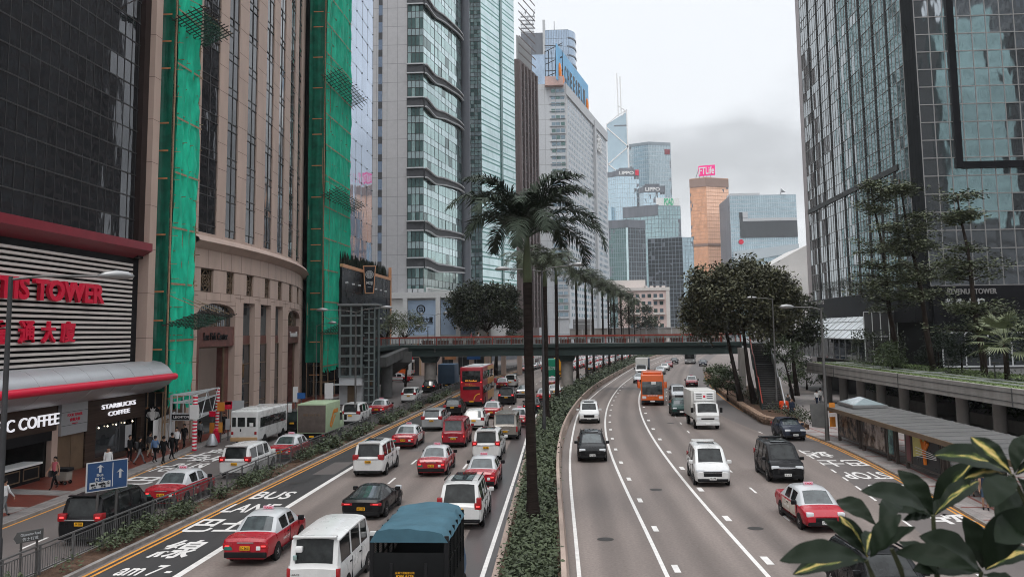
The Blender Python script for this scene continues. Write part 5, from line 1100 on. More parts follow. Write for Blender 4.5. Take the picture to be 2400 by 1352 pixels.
# ---------------- right-hand stairs
SR = thing('staircase', 'dark open footbridge stair with pale handrails rising beside the round-crowned tree', 'stairs')
B0 = G(1790, 973); Ytop = 105.0; X0, Y0 = B0.x, B0.y; Xt = xc(1758, Ytop); zs = zd
dirv = Vector((Xt - X0, Ytop - Y0, 0)); Lh = dirv.length; dv = dirv.normalized(); sv = Vector((dv.y, -dv.x, 0)); wS = 1.9
nst = 36; land = 1.6; tread = (Lh - 2 * land) / nst; rise = (zs - .13) / nst; b = MB(); prof = []; s = 0; z = .13; rails = [(0, .13)]
def sbox(mb, s0, s1, t0, t1, z0a, z1a, z0b=None, z1b=None):
    z0b = z0a if z0b is None else z0b; z1b = z1a if z1b is None else z1b; o = Vector((X0, Y0, 0)); P_ = lambda s, t, z: o + dv * s + sv * t + Vector((0, 0, z))
    mb.hexa([P_(s0, t1, z0a), P_(s0, t0, z0a), P_(s1, t0, z0b), P_(s1, t1, z0b), P_(s0, t1, z1a), P_(s0, t0, z1a), P_(s1, t0, z1b), P_(s1, t1, z1b)])
tr = MB()
for i in range(nst):
    if i in (12, 24): rails.append((s, z)); sbox(b, s, s + land, 0, wS, z - .5, z); sbox(tr, s, s + .1, .02, wS - .02, z + .001, z + .02); s += land; rails.append((s, z))
    z += rise; sbox(b, s, s + tread + .02, 0, wS, z - .45, z); sbox(tr, s - .02, s + .09, .02, wS - .02, z + .001, z + .03); s += tread
rails.append((s, z)); b.build('steps', mat('stair_dark', (.045, .043, .042), .85, var=.3), SR); tr.build('step_nosings', M['pole'], SR)
for t_ in (-.08, wS + .08):
    b = MB(); q = MB()
    for (s0, z0), (s1, z1) in zip(rails, rails[1:]):
        sbox(b, s0, s1, t_ - .06, t_ + .06, z0 - .55, z0 + .9, z1 - .55, z1 + .9); sbox(q, s0, s1, t_ - .05, t_ + .05, z0 + 1.0, z0 + 1.08, z1 + 1.0, z1 + 1.08)
    b.build('side_panel', M['girder'] if t_ < 0 else M['concrete'], SR); q.build('handrail', M['red_rail'] if t_ < 0 else M['lightgrey'], SR)
MB().prism([(Xt - .2, Ytop), (Xt + wS + .2, Ytop - .6), (Xt + wS + 1, YB + 4.2), (xr - .02, YB + 4.2), (xr - .02, YB)], zs - .5, zs - .01).build('landing_deck', M['girder'], SR)
b = MB(); b.box(Xt - .6, Xt - .1, Ytop + 3, Ytop + 5, .1, zs - .52); b.box(Xt + 1.2, Xt + 1.7, Ytop - 4, Ytop - 3.5, .1, zs - 1.4); b.build('stair_support', M['concrete'], SR)
# ---------------- raised walkway with planted roof
WK = thing('raised_walkway', 'raised concrete walkway deck with grassy roof on round columns', 'walkway')
XW = 26.0; yw0, yw1 = 12.0, 101.0; zt, zb_ = 4.45, 3.35
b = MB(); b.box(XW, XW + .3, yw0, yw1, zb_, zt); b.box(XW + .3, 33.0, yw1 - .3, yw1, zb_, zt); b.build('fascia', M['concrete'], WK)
b = MB()
for zz in (zb_ + .28, zt - .3): b.box(XW - .02, XW - .004, yw0, yw1, zz, zz + .05)
for yy in (20, 37, 55, 73.5, 91): b.box(XW - .03, XW - .005, yy, yy + .12, zb_ - .02, zt + .02)
b.build('fascia_joints', M['concrete_dark'], WK)
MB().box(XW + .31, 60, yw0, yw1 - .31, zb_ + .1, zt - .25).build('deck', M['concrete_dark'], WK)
for i in range(12):
    b = MB(); b.cyl(28.0, 106 - .5 - 5.62 * (i + 1) + .6, .13, zb_ + .12, .42, 16); b.build('column', M['concrete'], WK, True, 60)
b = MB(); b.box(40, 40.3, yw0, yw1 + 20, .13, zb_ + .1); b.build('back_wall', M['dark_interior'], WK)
b = MB()
for xx in (XW + 1.2, XW + 2.6): b.box(xx, xx + .07, yw0, yw1 - 2, zt + .04, zt + .12)
for i in range(7): b.box(XW + 1.2, XW + 4.4, 30 + i * 11, 30.07 + i * 11, zt + .05, zt + .11)
b.build('roof_pipes', M['lightgrey'], WK)
M['grass'] = mat('grass', (.13, .175, .07), .8, var=.4, scale=.8)
rnd = random.Random(21); b = MB(); b.box(XW + .31, XW + 8, yw0, yw1 - .32, zt - .24, zt - .02)
for _ in range(9000):
    x, y = rnd.uniform(XW + .35, XW + 8), rnd.uniform(36, yw1 - .4); t = rnd.uniform(0, 6.3); h = rnd.uniform(.04, .13); d = Vector((math.cos(t), math.sin(t), 0)) * .05; p = Vector((x, y, zt - .02)); b.add([p - d, p + d, p + Vector((d.y * 1.5, d.x, h))], [(0, 1, 2)])
stuff(b.build('grass', M['grass']))
# posts and small fittings on the roof
for u, v0, v1 in ((2008, 843, 824), (2080, 843, 818), (2222, 842, 823), (2330, 850, 826)):
    p = atX(u, v0, 30.0); tag(MB().box(p.x - .04, p.x + .04, p.y - .04, p.y + .04, zt, zt + 1.1).bar((p.x, p.y - .8, zt + 1.1), (p.x, p.y + .3, zt + 1.1), .1).build('roof_lamp', M['pole']), {2008: 'short pale lamp on the planted walkway roof near its far end', 2080: 'short lamp on the planted walkway roof beside the tree trunk', 2222: 'short lamp on the planted walkway roof left of the fan palm', 2330: 'short lamp on the planted walkway roof under the fan palm fronds'}[u], 'lamp')
# back planters with lit greenery seen between the columns
tag(MB().box(32, 36, 84, 102, .13, 1.3).build('planter_wall', M['concrete']), 'low concrete planter behind the walkway columns at its far end', 'planter'); tag(MB().box(33, 37, 60, 80, .13, 1.1).build('planter_wall', M['concrete']), 'low concrete planter behind the walkway columns facing the bus shelter', 'planter')
b = MB(); leaves(b, [(rnd.uniform(32, 36), rnd.uniform(84, 102), rnd.uniform(1.3, 2.1)) for _ in range(900)] + [(rnd.uniform(33, 37), rnd.uniform(56, 80), rnd.uniform(1.1, 2.0)) for _ in range(1100)], .3, rnd); stuff(b.build('undergrowth', M['leaf_mid']))
# ---------------- bus shelter
BS = thing('bus_shelter', 'long grey roofed bus shelter with poster panels by the kerb', 'bus shelter')
XS = 19.1; xS0, xS1, zS = 18.35, 22.3, 2.5; yS0, yS1 = 34.0, 68.5
b = MB(); b.hexa([(xS0, yS0, zS - .12), (xS1, yS0, zS - .02), (xS1, yS1, zS - .02), (xS0, yS1, zS - .12), (xS0, yS0, zS), (xS1, yS0, zS + .1), (xS1, yS1, zS + .1), (xS0, yS1, zS)]); b.build('roof', mat('roof_sheet', (.115, .112, .11), .5, var=.15, scale=.5), BS)
b = MB()
for i in range(21): y = yS0 + .5 + i * 1.66; b.bar((xS0, y, zS + .02), (xS1, y, zS + .12), .045)
b.build('roof_ribs', M['steel'], BS)
b = MB(); b.box(xS0 - .06, xS0 - .004, yS0, yS1, zS - .24, zS + .02); b.build('roof_edge', M['bronze'], BS)
yu = lambda u: XS * FOC / (u - 1338) * 1.0
for u in (1938, 1983, 1990, 2044, 2062, 2084, 2163, 2173, 2290): y = yu(u); MB().box(XS - .09, XS + .09, y - .09, y + .09, .13, zS - .05).build('post', mat('brown_post', (.075, .06, .052), .5, var=.15), BS)
def art(name, c1, c2, sc):
    m = mat(name, c1, .25, var=.3, scale=sc); e = [n for n in m.node_tree.nodes if n.type == 'VALTORGB'][0].color_ramp.elements; e[1].color = (*c2, 1); e[0].position = .45; e[1].position = .55; return m
for i, (u0, u1, m_) in enumerate(((1941, 1981, art('poster_grey', (.05, .05, .055), (.22, .17, .14), 1.6)), (1993, 2042, art('poster_tan', (.10, .06, .04), (.33, .27, .24), 1.3)), (2048, 2061, art('poster_teal', (.03, .11, .13), (.10, .22, .20), 1.5)), (2087, 2098, mat('poster_red', (.13, .012, .02), .3, var=.1)))):
    y1_, y0_ = yu(u0), yu(u1); b = MB(); b.box(XS - .13, XS + .13, y0_, y1_, .5, zS - .28); f = b.build('poster_case', MATS['brown_post'], BS)
    b = MB(); b.box(XS - .15, XS - .132, y0_ + .1, y1_ - .1, .62, zS - .4); b.build('poster', m_, f)
y1_, y0_ = yu(2101), yu(2161); b = MB(); b.box(XS - .13, XS + .13, y0_, y1_, .45, zS - .28); f = b.build('poster_case', MATS['brown_post'], BS)
b = MB(); b.box(XS - .15, XS - .132, y0_ + .1, y1_ - .1, .55, zS - .4); po = b.build('poster', mat('poster_dark', (.02, .022, .025), .3, var=.1), f)
b = MB(); x_ = XS - .156; b.add([(x_, y1_ - .12, zS - .42), (x_, y1_ - 1.75, zS - .42), (x_, y1_ - 2.0, 1.3), (x_, y1_ - .12, .95)], [(0, 1, 2, 3)]); b.build('yellow_patch', mat('poster_yellow', (.50, .45, .13), .4, var=.1), po)
b = MB(); b.tube([(x_ - .004, (y0_ + y1_) / 2, .75), (x_ - .004, (y0_ + y1_) / 2 + .1, 1.5)], .13, 6)
for q in range(4): b.tube([(x_ - .004, (y0_ + y1_) / 2 + .1, 1.45), (x_ - .006, (y0_ + y1_) / 2 - .5 + q * .33, 1.95 + .1 * (q % 2))], [.12, .09], 6)
b.build('orange_shape', mat('poster_orange', (.62, .17, .02), .4, var=.1), po)
b = MB()
for q in range(4): b.bar((x_ - .14, y0_ + .15, 1.25 + q * .07), (x_ - .14, y1_ - .9, 1.1 + q * .16), .02, .03)
b.build('white_strokes', M['white'], po)
b = MB(); b.box(XS - .02, XS + .02, yu(2288), yu(2176), .4, zS - .3); b.build('glass_panel', mat('shelter_glass', (.3, .32, .32), .05, var=0, alpha=.5), BS)
cx, cy = 20.6, 65.6; b = MB(); b.box(cx - 1.2, cx + 1.2, cy - 1.8, cy + 1.8, zS + .1, zS + .29); sk_ = b.build('skylight_kerb', M['steel'], BS)
b = MB(); b.add([(cx - 1.1, cy - 1.7, zS + .3), (cx + 1.1, cy - 1.7, zS + .3), (cx + 1.1, cy + 1.7, zS + .3), (cx - 1.1, cy + 1.7, zS + .3), (cx, cy - .6, zS + .72), (cx, cy + .6, zS + .72)], [(0, 1, 4), (1, 2, 5, 4), (2, 3, 5), (3, 0, 4, 5)]); b.build('pyramid_skylight', glass('roof_glass', (.30, .36, .38), metal=.3, wob=0, rough=.12), sk_)
# ---------------- street lamps
def lamp(name, label, x, y, z0, zt, arms, r=.11, head=1.0, group=None):
    t = thing(name, label, 'street lamp', (x, y, z0), 0, group); h = zt - z0
    b = MB(); b.tube([(0, 0, 0), (0, 0, 1.6), (0, 0, 1.7), (0, 0, h)], [r * 1.35, r * 1.3, r, r * .62], 10); b.build('pole', M['steel_dark'] if r == .11 else M['pole'], t, True, 50)
    for dx, dy, dz in arms:
        b = MB(); L_ = math.hypot(dx, dy); b.tube([(0, 0, h - .1), (dx * .35, dy * .35, h + dz * .6), (dx, dy, h + dz)], r * .42, 6); a = b.build('arm', M['pole'], t)
        b = MB(); ux, uy = dx / L_, dy / L_; q = lambda s, z: (dx + ux * s * head, dy + uy * s * head, h + dz + z)
        b.tube([q(-.1, 0), q(.12, .04), q(.45, .06), q(.8, .04), q(1.0, 0)], [.05, .13, .17, .14, .04], 10); b.build('lamp_head', M['steel'], a, True)
    return t
Yl = 68.4; zt = zat(1265, 634, Yl)
lamp('street_lamp', 'tall double-armed street lamp standing in the planted median between the first palms', xc(1272, Yl), Yl, .22, zt, ((-2.5, -.3, .12), (2.4, -.3, .35)), head=1.1)
lamp('street_lamp', 'single-arm street lamp on a tall thin pole by the bus shelter end', 17.75 + .45, 66.1, .13, zat(1925, 722, 66.1), ((-2.0, 0, .1),), r=.12)
p = G(1822, 968); lamp('street_lamp', 'thin grey lamp post on the paved walk beside the footbridge stair', p.x, p.y, .13, zat(1815, 700, p.y), ((-1.5, .2, .1),), r=.09)
lamp('street_lamp', 'dark street lamp in the foreground crossing the louvred sign wall', -18.35, 28.0, .12, zat(24, 648, 28.0), ((2.35, 1.3, .05),), r=.11, head=1.05)
lamp('street_lamp', 'double-armed street lamp on the fence strip in front of the lift tower', xc(834, 80), 80, .12, zat(834, 730, 80), ((-2.6, -.2, .15), (2.3, .2, .3)), r=.1)
p = G(740, 965); lamp('street_lamp', 'thin street lamp with a pale head just left of the lift tower', p.x, p.y, .13, zat(738, 762, p.y), ((1.3, .1, .2),), r=.06, head=.8)
for u, vt in ((1019, 738), (992, 764)): lamp('bridge_lamp', 'taller lamp post fixed to the footbridge before the white podium' if u == 1019 else 'shorter lamp post fixed to the footbridge before the white podium', xc(u, YB), YB + .1 if u == 1019 else YB + 4.0, zd - 1 if u == 1019 else zd, zat(u, vt, YB), ((-1.6, 0, .1), (1.2, 0, .2)) if u == 1019 else ((-1.2, 0, .05),), r=.06, head=.6)
# ---------------- signs on the fence strip
M['sign_navy'] = mat('sign_navy', (.028, .065, .155), .45, var=.08)
pL, pR = G(219, 1160, 1.55), G(310, 1145, 1.55); pL = Vector((-19.0, 36.0, 0)); pR = Vector((-17.25, 36.9, 0))
pL, pR = Vector((xc(218, 34.2), 34.2, 0)), Vector((xc(309, 35.6), 35.6, 0)); F = Frame(pL[:2], pR[:2]); z1, z0 = zat(218, 1087, 34.2), zat(218, 1153, 34.2)
s = thing('road_sign', 'blue bus lane sign with white arrows on two posts above the fence', 'sign')
b = MB(); b.fb(F, 0, F.len, -.05, 0, z0, z1); b.build('plate', M['sign_navy'], s)
b = MB(); b.fb(F, -.03, F.len + .03, -.06, .006, z1, z1 + .03); b.fb(F, -.03, F.len + .03, -.06, .006, z0 - .03, z0); b.fb(F, -.03, 0, -.06, .006, z0, z1); b.fb(F, F.len, F.len + .03, -.06, .006, z0, z1); b.fb(F, F.len * .62, F.len * .64, 0, .008, z0 + .08, z1 - .06); b.build('border', M['lightgrey'], s)
for a in (.3, .78):
    b = MB(); p = F.p(F.len * a, -.1, 0); b.cyl(p.x, p.y, .1, z1 - .1, .055, 8); b.build('post', M['pole'], s)
H_ = z1 - z0
def arrow(a, zc_, h):
    b = MB(); w = .05; b.add([F.p(a - w, .012, zc_ - h / 2), F.p(a + w, .012, zc_ - h / 2), F.p(a + w, .012, zc_ + h * .2), F.p(a + .16, .012, zc_ + h * .1), F.p(a, .012, zc_ + h / 2), F.p(a - .16, .012, zc_ + h * .1), F.p(a - w, .012, zc_ + h * .2)], [(0, 1, 2, 6), (2, 3, 4), (6, 2, 4), (6, 4, 5)]); b.build('arrow', M['lightgrey'], s)
arrow(F.len * .31, z0 + H_ * .78, H_ * .28); arrow(F.len * .82, z0 + H_ * .52, H_ * .34)
text_fit('lettering', 'Bus', F.p(F.len * .31, .012, z0 + H_ * .555), F.d, (0, 0, 1), F.len * .16, H_ * .1, M['lightgrey'], s)
text_fit('lettering', '巴 士', F.p(F.len * .31, .012, z0 + H_ * .405), F.d, (0, 0, 1), F.len * .24, H_ * .12, M['lightgrey'], s)
b = MB(); b.fb(F, F.len * .06, F.len * .58, 0, .01, z0 + H_ * .08, z0 + H_ * .31); tp = b.build('time_plate', M['lightgrey'], s)
text_fit('lettering', 'am 7 -night 12', F.p(F.len * .32, .02, z0 + H_ * .22), F.d, (0, 0, 1), F.len * .46, H_ * .13, M['black'], tp, bold=.02)
text_fit('lettering', '上午      午夜', F.p(F.len * .28, .02, z0 + H_ * .125), F.d, (0, 0, 1), F.len * .36, H_ * .06, M['black'], tp)
F = Frame((xc(63, 29.2), 29.2), (xc(123, 29.9), 29.9)); z1, z0 = zat(63, 1248, 29.2), zat(63, 1274, 29.2)
s = thing('street_sign', 'small grey street name sign on two short posts by the fence', 'sign')
b = MB(); b.add([F.p(0, 0, z0), F.p(F.len, 0, z0), F.p(F.len, 0, z1), F.p(0, 0, z1), F.p(-.12, 0, (z0 + z1) / 2)], [(0, 1, 2, 3, 4)]); b.fb(F, 0, F.len, -.05, -.003, z0, z1); b.build('plate', M['concrete_dark'], s)
text_fit('lettering', 'Gloucester Road', F.p(F.len * .5, .01, z0 + (z1 - z0) * .7), F.d, (0, 0, 1), F.len * .75, (z1 - z0) * .26, M['lightgrey'], s)
text_fit('lettering', '告士打道', F.p(F.len * .5, .01, z0 + (z1 - z0) * .28), F.d, (0, 0, 1), F.len * .6, (z1 - z0) * .3, M['lightgrey'], s)
for a in (.2, .8): b = MB(); p = F.p(F.len * a, -.08, 0); b.cyl(p.x, p.y, .1, z0 + .1, .04, 8); b.build('post', M['pole'], s)
# ---------------- railing along the planting strip
fc = thing('railing', 'grey pedestrian railing along the planted strip beside the bus lane', 'fence')
P = cut(off(YELL, -1.42), 18, 230); M['fence'] = mat('fence', (.15, .15, .15), .5, metal=.4, var=.15)
b = MB(); bb_ = MB(); po = MB()
def along_pl(pl, st):
    o = []; acc = 0
    for a, c in zip(pl, pl[1:]):
        a, c = Vector((*a, 0)), Vector((*c, 0)); L_ = (c - a).length; s = acc
        while s < L_: o.append(a + (c - a) * (s / L_)); s += st
        acc = s - L_
    return o
for a, c in zip(P, P[1:]):
    for zz, w in ((1.1, .055), (.95, .035), (.26, .04)): b.bar((*a, zz), (*c, zz), w)
for p in along_pl(P, 2.0): po.box(p.x - .035, p.x + .035, p.y - .035, p.y + .035, .1, 1.12)
for p in along_pl(cut(off(YELL, -1.42), 18, 130), .14): bb_.box(p.x - .009, p.x + .009, p.y - .009, p.y + .009, .26, .95)
b.build('rails', M['fence'], fc); po.build('posts', M['fence'], fc); bb_.build('bars', M['fence'], fc)
ft = run(off(YELL, -1.42), [(-.1, .1), (-.1, .75), (.06, .75), (.06, .1)], 'parapet', M['concrete_dark'], 96, 230); tag(ft, 'dark low concrete parapet behind the railing beyond the double decker bus', 'wall')
# ---------------- left pavement: hoarding portal, notices, bus stops
p1, p2 = G(455, 1055, .13), G(508, 1022, .13)
hp = thing('scaffold_portal', 'silver tube portal over the pavement with red and white striped posts', 'scaffold')
zt = zat(455, 925, p1.y); zt2 = zat(508, 908, p2.y); zt = (zt + zt2) / 2
b = MB(); xa_ = p1.x - 1.75
for (x, y) in ((p1.x, p1.y), (p2.x, p2.y)):
    for zz in (zt, zt - .55, zt - 1.3, zt - 1.75): b.bar((xa_, y, zz), (x, y, zz), .07)
    for i in range(5): b.bar((xa_ + (x - xa_) * i / 4, y, zt - 1.75), (xa_ + (x - xa_) * i / 4, y, zt), .06)
    b.bar((xa_, y, .13), (xa_, y, zt), .12)
for x in (0, .33, .66, 1):
    for zz in (zt, zt - .55, zt - 1.75): b.bar((xa_ + (p1.x - xa_) * x, p1.y, zz), (xa_ + (p2.x - xa_) * x, p2.y, zz), .07)
for i in range(4): t0, t1 = i / 4, (i + 1) / 4; b.bar((p1.x + (p2.x - p1.x) * t0, p1.y + (p2.y - p1.y) * t0, zt - 1.75 if i % 2 else zt), (p1.x + (p2.x - p1.x) * t1, p1.y + (p2.y - p1.y) * t1, zt if i % 2 else zt - 1.75), .05)
b.build('tube_frame', M['lightgrey'], hp)
for p in (p1, p2):
    b = MB(); nseg = 16
    for i in range(nseg * 2):
        z0 = .13 + (zt - .13) * i / nseg / 2; a0 = i * .8; b.m = i % 2; b.tube([(p.x, p.y, z0), (p.x + .02 * math.cos(a0), p.y, z0 + (zt - .13) / nseg / 2)], .17, 8, cap=False)
    b.build('striped_post', [M['red_plastic'], M['white']], hp)
b = MB(); b.box(xa_ + .1, xa_ + 1.5, p1.y - .1, p1.y - .04, zt - 1.7, zt - 1.35); bn = b.build('banner', M['black'], hp); text_fit('lettering', 'LEIGHTON', (xa_ + .8, p1.y - .12, zt - 1.52), (1, 0, 0), (0, 0, 1), 1.1, .17, M['white'], bn)
b = MB(); b.box(p1.x - .3, p1.x + .35, p1.y - .24, p1.y - .2, 2.3, 3.3); b.build('notices', M['white'], hp)
b = MB(); pa, pb = G(398, 1060, .13), G(446, 1030, .13)
for i in range(5): q0, q1 = pa + (pb - pa) * (i / 5), pa + (pb - pa) * ((i + .94) / 5); Fh = Frame((q0.x - 1.2, q0.y), (q1.x - 1.2, q1.y)); b.fb(Fh, 0, Fh.len, -.05, .03 * (i % 2), .13, 2.3)
tag(b.build('hoarding', M['white']), 'white hoarding boards under the silver scaffold portal', 'hoarding')
def stop_sign(label, u, v, vt, plates, name='bus_stop_sign', cat='bus stop'):
    p = G(u, v, .13); t = thing(name, label, cat, (p.x, p.y, .13)); h = zat(u, vt, p.y) - .13
    b = MB(); b.cyl(0, 0, 0, h, .05, 8); b.build('post', M['pole'], t)
    for z0, z1, w, m_ in plates: b = MB(); b.box(-w / 2, w / 2, -.12, -.055, h * z0, h * z1); b.build('plate', M[m_], t)
    return t
M['sign_orange'] = mat('sign_orange', (.55, .20, .03), .5, var=.1)
stop_sign('bus stop pole with a round red plate and tall yellow panel on a grey base', 497, 1034, 963, ((.82, 1, .5, 'red_plastic'), (.28, .62, .36, 'sign_orange')))
stop_sign('bus stop pole with one square orange plate at its top', 517, 1036, 942, ((.78, 1, .55, 'sign_orange'), (.25, .5, .3, 'yellow_paint')))
stop_sign('bus stop pole with red and white plate nearest the white minibus', 534, 1032, 940, ((.8, 1, .6, 'red_plastic'), (.92, .99, .5, 'white'), (.28, .56, .34, 'lightgrey')))
stop_sign('large grey notice board with red characters behind the minibus', 557, 1020, 938, ((.4, 1, 1.0, 'lightgrey'), (.55, .6, .7, 'red_plastic')), 'notice_board', 'notice')
stop_sign('white narrow notice on a post before the right arched doorway', 692, 985, 906, ((.55, 1, .45, 'white'),), 'notice_board', 'notice')
stop_sign('small blue plate on a post between arched doorway and lift tower', 706, 985, 920, ((.78, 1, .75, 'blue_sign'),), 'notice_board', 'sign')
stop_sign('white lined notice board beside the lift tower base', 771, 965, 897, ((.45, 1, .9, 'white'),), 'notice_board', 'notice')
p = G(497, 1042, .13); b = MB(); b.tube([(0, 0, 0), (0, 0, .2), (0, 0, .75), (0, 0, .8)], [.42, .4, .16, .1], 14); o = b.build('bollard', M['silver_panel'], None, True, 40, (p.x, p.y, .13)); tag(o, 'grey conical bollard base under the round bus stop plate', 'bollard')
p = G(507, 1036, .13); b = MB(); b.tube([(0, 0, 0), (0, 0, .9), (0, 0, 1.05)], [.26, .24, .1], 12); o = b.build('barrel', M['red_plastic'], None, True, 40, (p.x, p.y, .13)); tag(o, 'red plastic barrel at the foot of the right striped post', 'barrel')
p = G(1838, 968, .13); t = thing('litter_bin', 'orange litter bin with white labels at the foot of the stair', 'bin', (p.x, p.y, .13))
b = MB(); b.tube([(0, 0, 0), (0, 0, .08), (0, 0, 1.0), (0, 0, 1.12), (0, 0, 1.18)], [.38, .46, .46, .40, .2], 14); b.build('bin_body', mat('bin_orange', (.62, .06, .015), .4, var=.08), t, True, 40)
b = MB(); b.box(-.2, .2, -.48, -.46, .3, .5); b.box(-.2, .2, -.48, -.46, .62, .8); b.build('label', M['white'], t)
p = G(1936, 1030, .13); t = thing('traffic_panel', 'dark tilted road sign panel and orange plates on the lamp post by the shelter', 'sign', (18.2, 65.9, .13))
b = MB(); b.hexa([(-1.1, -.1, 1.0), (-.2, -.1, .9), (-.2, -.04, .9), (-1.1, -.04, 1.0), (-1.2, -.1, 2.6), (-.2, -.1, 2.7), (-.2, -.04, 2.7), (-1.2, -.04, 2.6)]); b.build('panel', M['concrete_dark'], t)
for z in (1.0, 2.0): b = MB(); b.box(.15, .55, -.12, -.06, z, z + .7); b.build('plate', M['sign_orange'], t)
# rough stone planter wall curving round the stair foot
pts = [G(u, v) for u, v in ((1888, 1010), (1845, 1003), (1800, 993), (1755, 965), (1715, 937), (1680, 908), (1658, 880))]
b = MB(); rnd = random.Random(4)
for a, c in zip(pts, pts[1:]):
    n = max(2, int((c - a).length / .5))
    for i in range(n):
        for k in range(3):
            q0, q1 = a + (c - a) * ((i + .5 * (k % 2) * .6) / n), a + (c - a) * ((i + 1 + .5 * (k % 2) * .6) / n - .01); F = Frame((q0.x + .15, q0.y), (q1.x + .15, q1.y)); nn = rnd.uniform(-.03, .05) - .12 * k; b.fb(F, 0, F.len, nn - .6, nn, .0 + k * .24, .235 + k * .24)
M['rubble'] = mat('rubble', (.27, .185, .135), .9, var=.4, scale=2.2, bump=.5, bscale=8)
tag(b.build('stone_wall', M['rubble']), 'low rough brown stone planter wall curving round the stair foot', 'wall')
bd = [(q.x + .3, q.y) for q in pts]; MB_ = MB(); MB_.prism(bd + [(23.5, 130), (24, 118), (22.6, 106), (20.9, 96), (20.2, 86), (19.6, 80), (18.9, 76)], .0, .5); struct(MB_.build('planting_bed', M['soil']))
# grey sound barrier and sign gantry beyond the footbridge
Yn = 300.0; nb = thing('noise_barrier', 'long pale grey panelled barrier beyond the footbridge rail', 'barrier')
xa_, xb_ = xc(1335, Yn), xc(1665, Yn); z0, z1 = zat(1500, 786, Yn), zat(1500, 769, Yn)
b = MB(); b.box(xa_, xb_, Yn, Yn + .4, z0 - 1, z1); b.build('panels', M['concrete'], nb)
b = MB()
for i in range(12): x = xa_ + (xb_ - xa_) * i / 11; b.box(x - .12, x + .12, Yn - .15, Yn - .01, z0 - 1, z1 + .2)
b.box(xa_, xb_, Yn - .2, Yn + .5, z1, z1 + .25)
b.build('posts', M['lightgrey'], nb)
b = MB()
for i in range(6): x = xa_ + (xb_ - xa_) * i / 5; b.box(x - .6, x + .6, Yn + .5, Yn + 2, 0, z0)
b.build('supports', M['concrete'], nb)
gs = thing('gantry_sign', 'grey back of a large road sign rising above the barrier', 'sign'); b = MB(); b.box(xc(1343, 280), xc(1393, 280), 280, 280.3, zat(1370, 770, 280), zat(1370, 748, 280)); b.build('panel', M['steel'], gs)
b = MB(); 
for v in (752, 760): b.box(xc(1345, 280), xc(1391, 280), 279.8, 279.98, zat(1370, v, 280), zat(1370, v - 2, 280))
for u in (1353, 1384): b.box(xc(u, 280) - .15, xc(u, 280) + .15, 279.6, 279.79, 0, zat(1370, 736, 280))
b.build('support_frame', M['lightgrey'], gs)
# ================================================================== planting
M['leaf_pale'] = mat('leaf_pale', (0.15, 0.17, 0.10), 0.5, var=.4, scale=1.0)
M['leaf_warm'] = mat('leaf_warm', (0.085, 0.086, 0.052), 0.5, var=.5, scale=.6)
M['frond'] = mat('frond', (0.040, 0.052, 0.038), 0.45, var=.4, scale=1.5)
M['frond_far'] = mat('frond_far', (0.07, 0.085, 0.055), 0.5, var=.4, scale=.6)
M['bark_dark'] = mat('bark_dark', (0.035, 0.026, 0.022), 0.9, var=.5, scale=3, bump=.5, bscale=10, stretch=(1, 1, .3))
M['palm_bark'] = mat('palm_bark', (0.020, 0.015, 0.013), 0.9, var=.45, scale=2.5, bump=.6, bscale=9, stretch=(.4, .4, 3))
M['crownshaft'] = mat('crownshaft', (0.075, 0.09, 0.05), 0.5, var=.3, scale=2, stretch=(1, 1, .3))
rnd = random.Random(31)
# ground cover of the central reservation
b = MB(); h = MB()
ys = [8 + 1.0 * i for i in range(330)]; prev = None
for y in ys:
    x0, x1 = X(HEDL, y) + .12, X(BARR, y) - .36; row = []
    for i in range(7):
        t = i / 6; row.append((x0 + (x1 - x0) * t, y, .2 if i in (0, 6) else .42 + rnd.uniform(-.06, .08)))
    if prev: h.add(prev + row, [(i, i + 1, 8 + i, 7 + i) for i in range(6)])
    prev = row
pts = []
for y0_, y1_, n_, sz in ((20, 46, 7500, .15), (46, 80, 6500, .20), (80, 140, 5500, .28), (140, 330, 5000, .42)):
    for _ in range(n_):
        y = rnd.uniform(y0_, y1_); x0, x1 = X(HEDL, y) + .05, X(BARR, y) - .32; t = rnd.random(); z = .36 + .22 * math.sin(math.pi * t) ** .5 + rnd.gauss(0, .05) + .07 * math.sin(y * 1.7) * math.sin(y * .43 + t * 5)
        leaves(b, [(x0 + (x1 - x0) * t, y, z)], sz, rnd, flat=.45, aspect=1.7)
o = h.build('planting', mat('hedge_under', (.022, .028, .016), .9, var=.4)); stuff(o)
stuff(b.build('ground_cover', M['leaf_hedge']))
# straggly shrubs of the left planting strip
b = MB()
for _ in range(260):
    y = rnd.uniform(22, 120) if rnd.random() < .8 else rnd.uniform(22, 60)
    if math.sin(y * .55) + .4 * math.sin(y * 1.9) < -.55: continue
    c = (X(YELL, y) - .95 + rnd.gauss(0, .14), y, .3)
    leaves(b, [(c[0] + rnd.gauss(0, .2), c[1] + rnd.gauss(0, .3), c[2] + abs(rnd.gauss(0, .17))) for _ in range(60)], .15 if y < 60 else .24, rnd)
stuff(b.build('undergrowth', M['leaf_hedge']))
b = MB(); leaves(b, [(X(YELL, y) - .9 + rnd.gauss(0, .3), y, .13) for y in [rnd.uniform(20, 90) for _ in range(900)]], .08, rnd, flat=.1); stuff(b.build('fallen_leaves', mat('dry_leaf', (.14, .075, .04), .8, var=.4)))
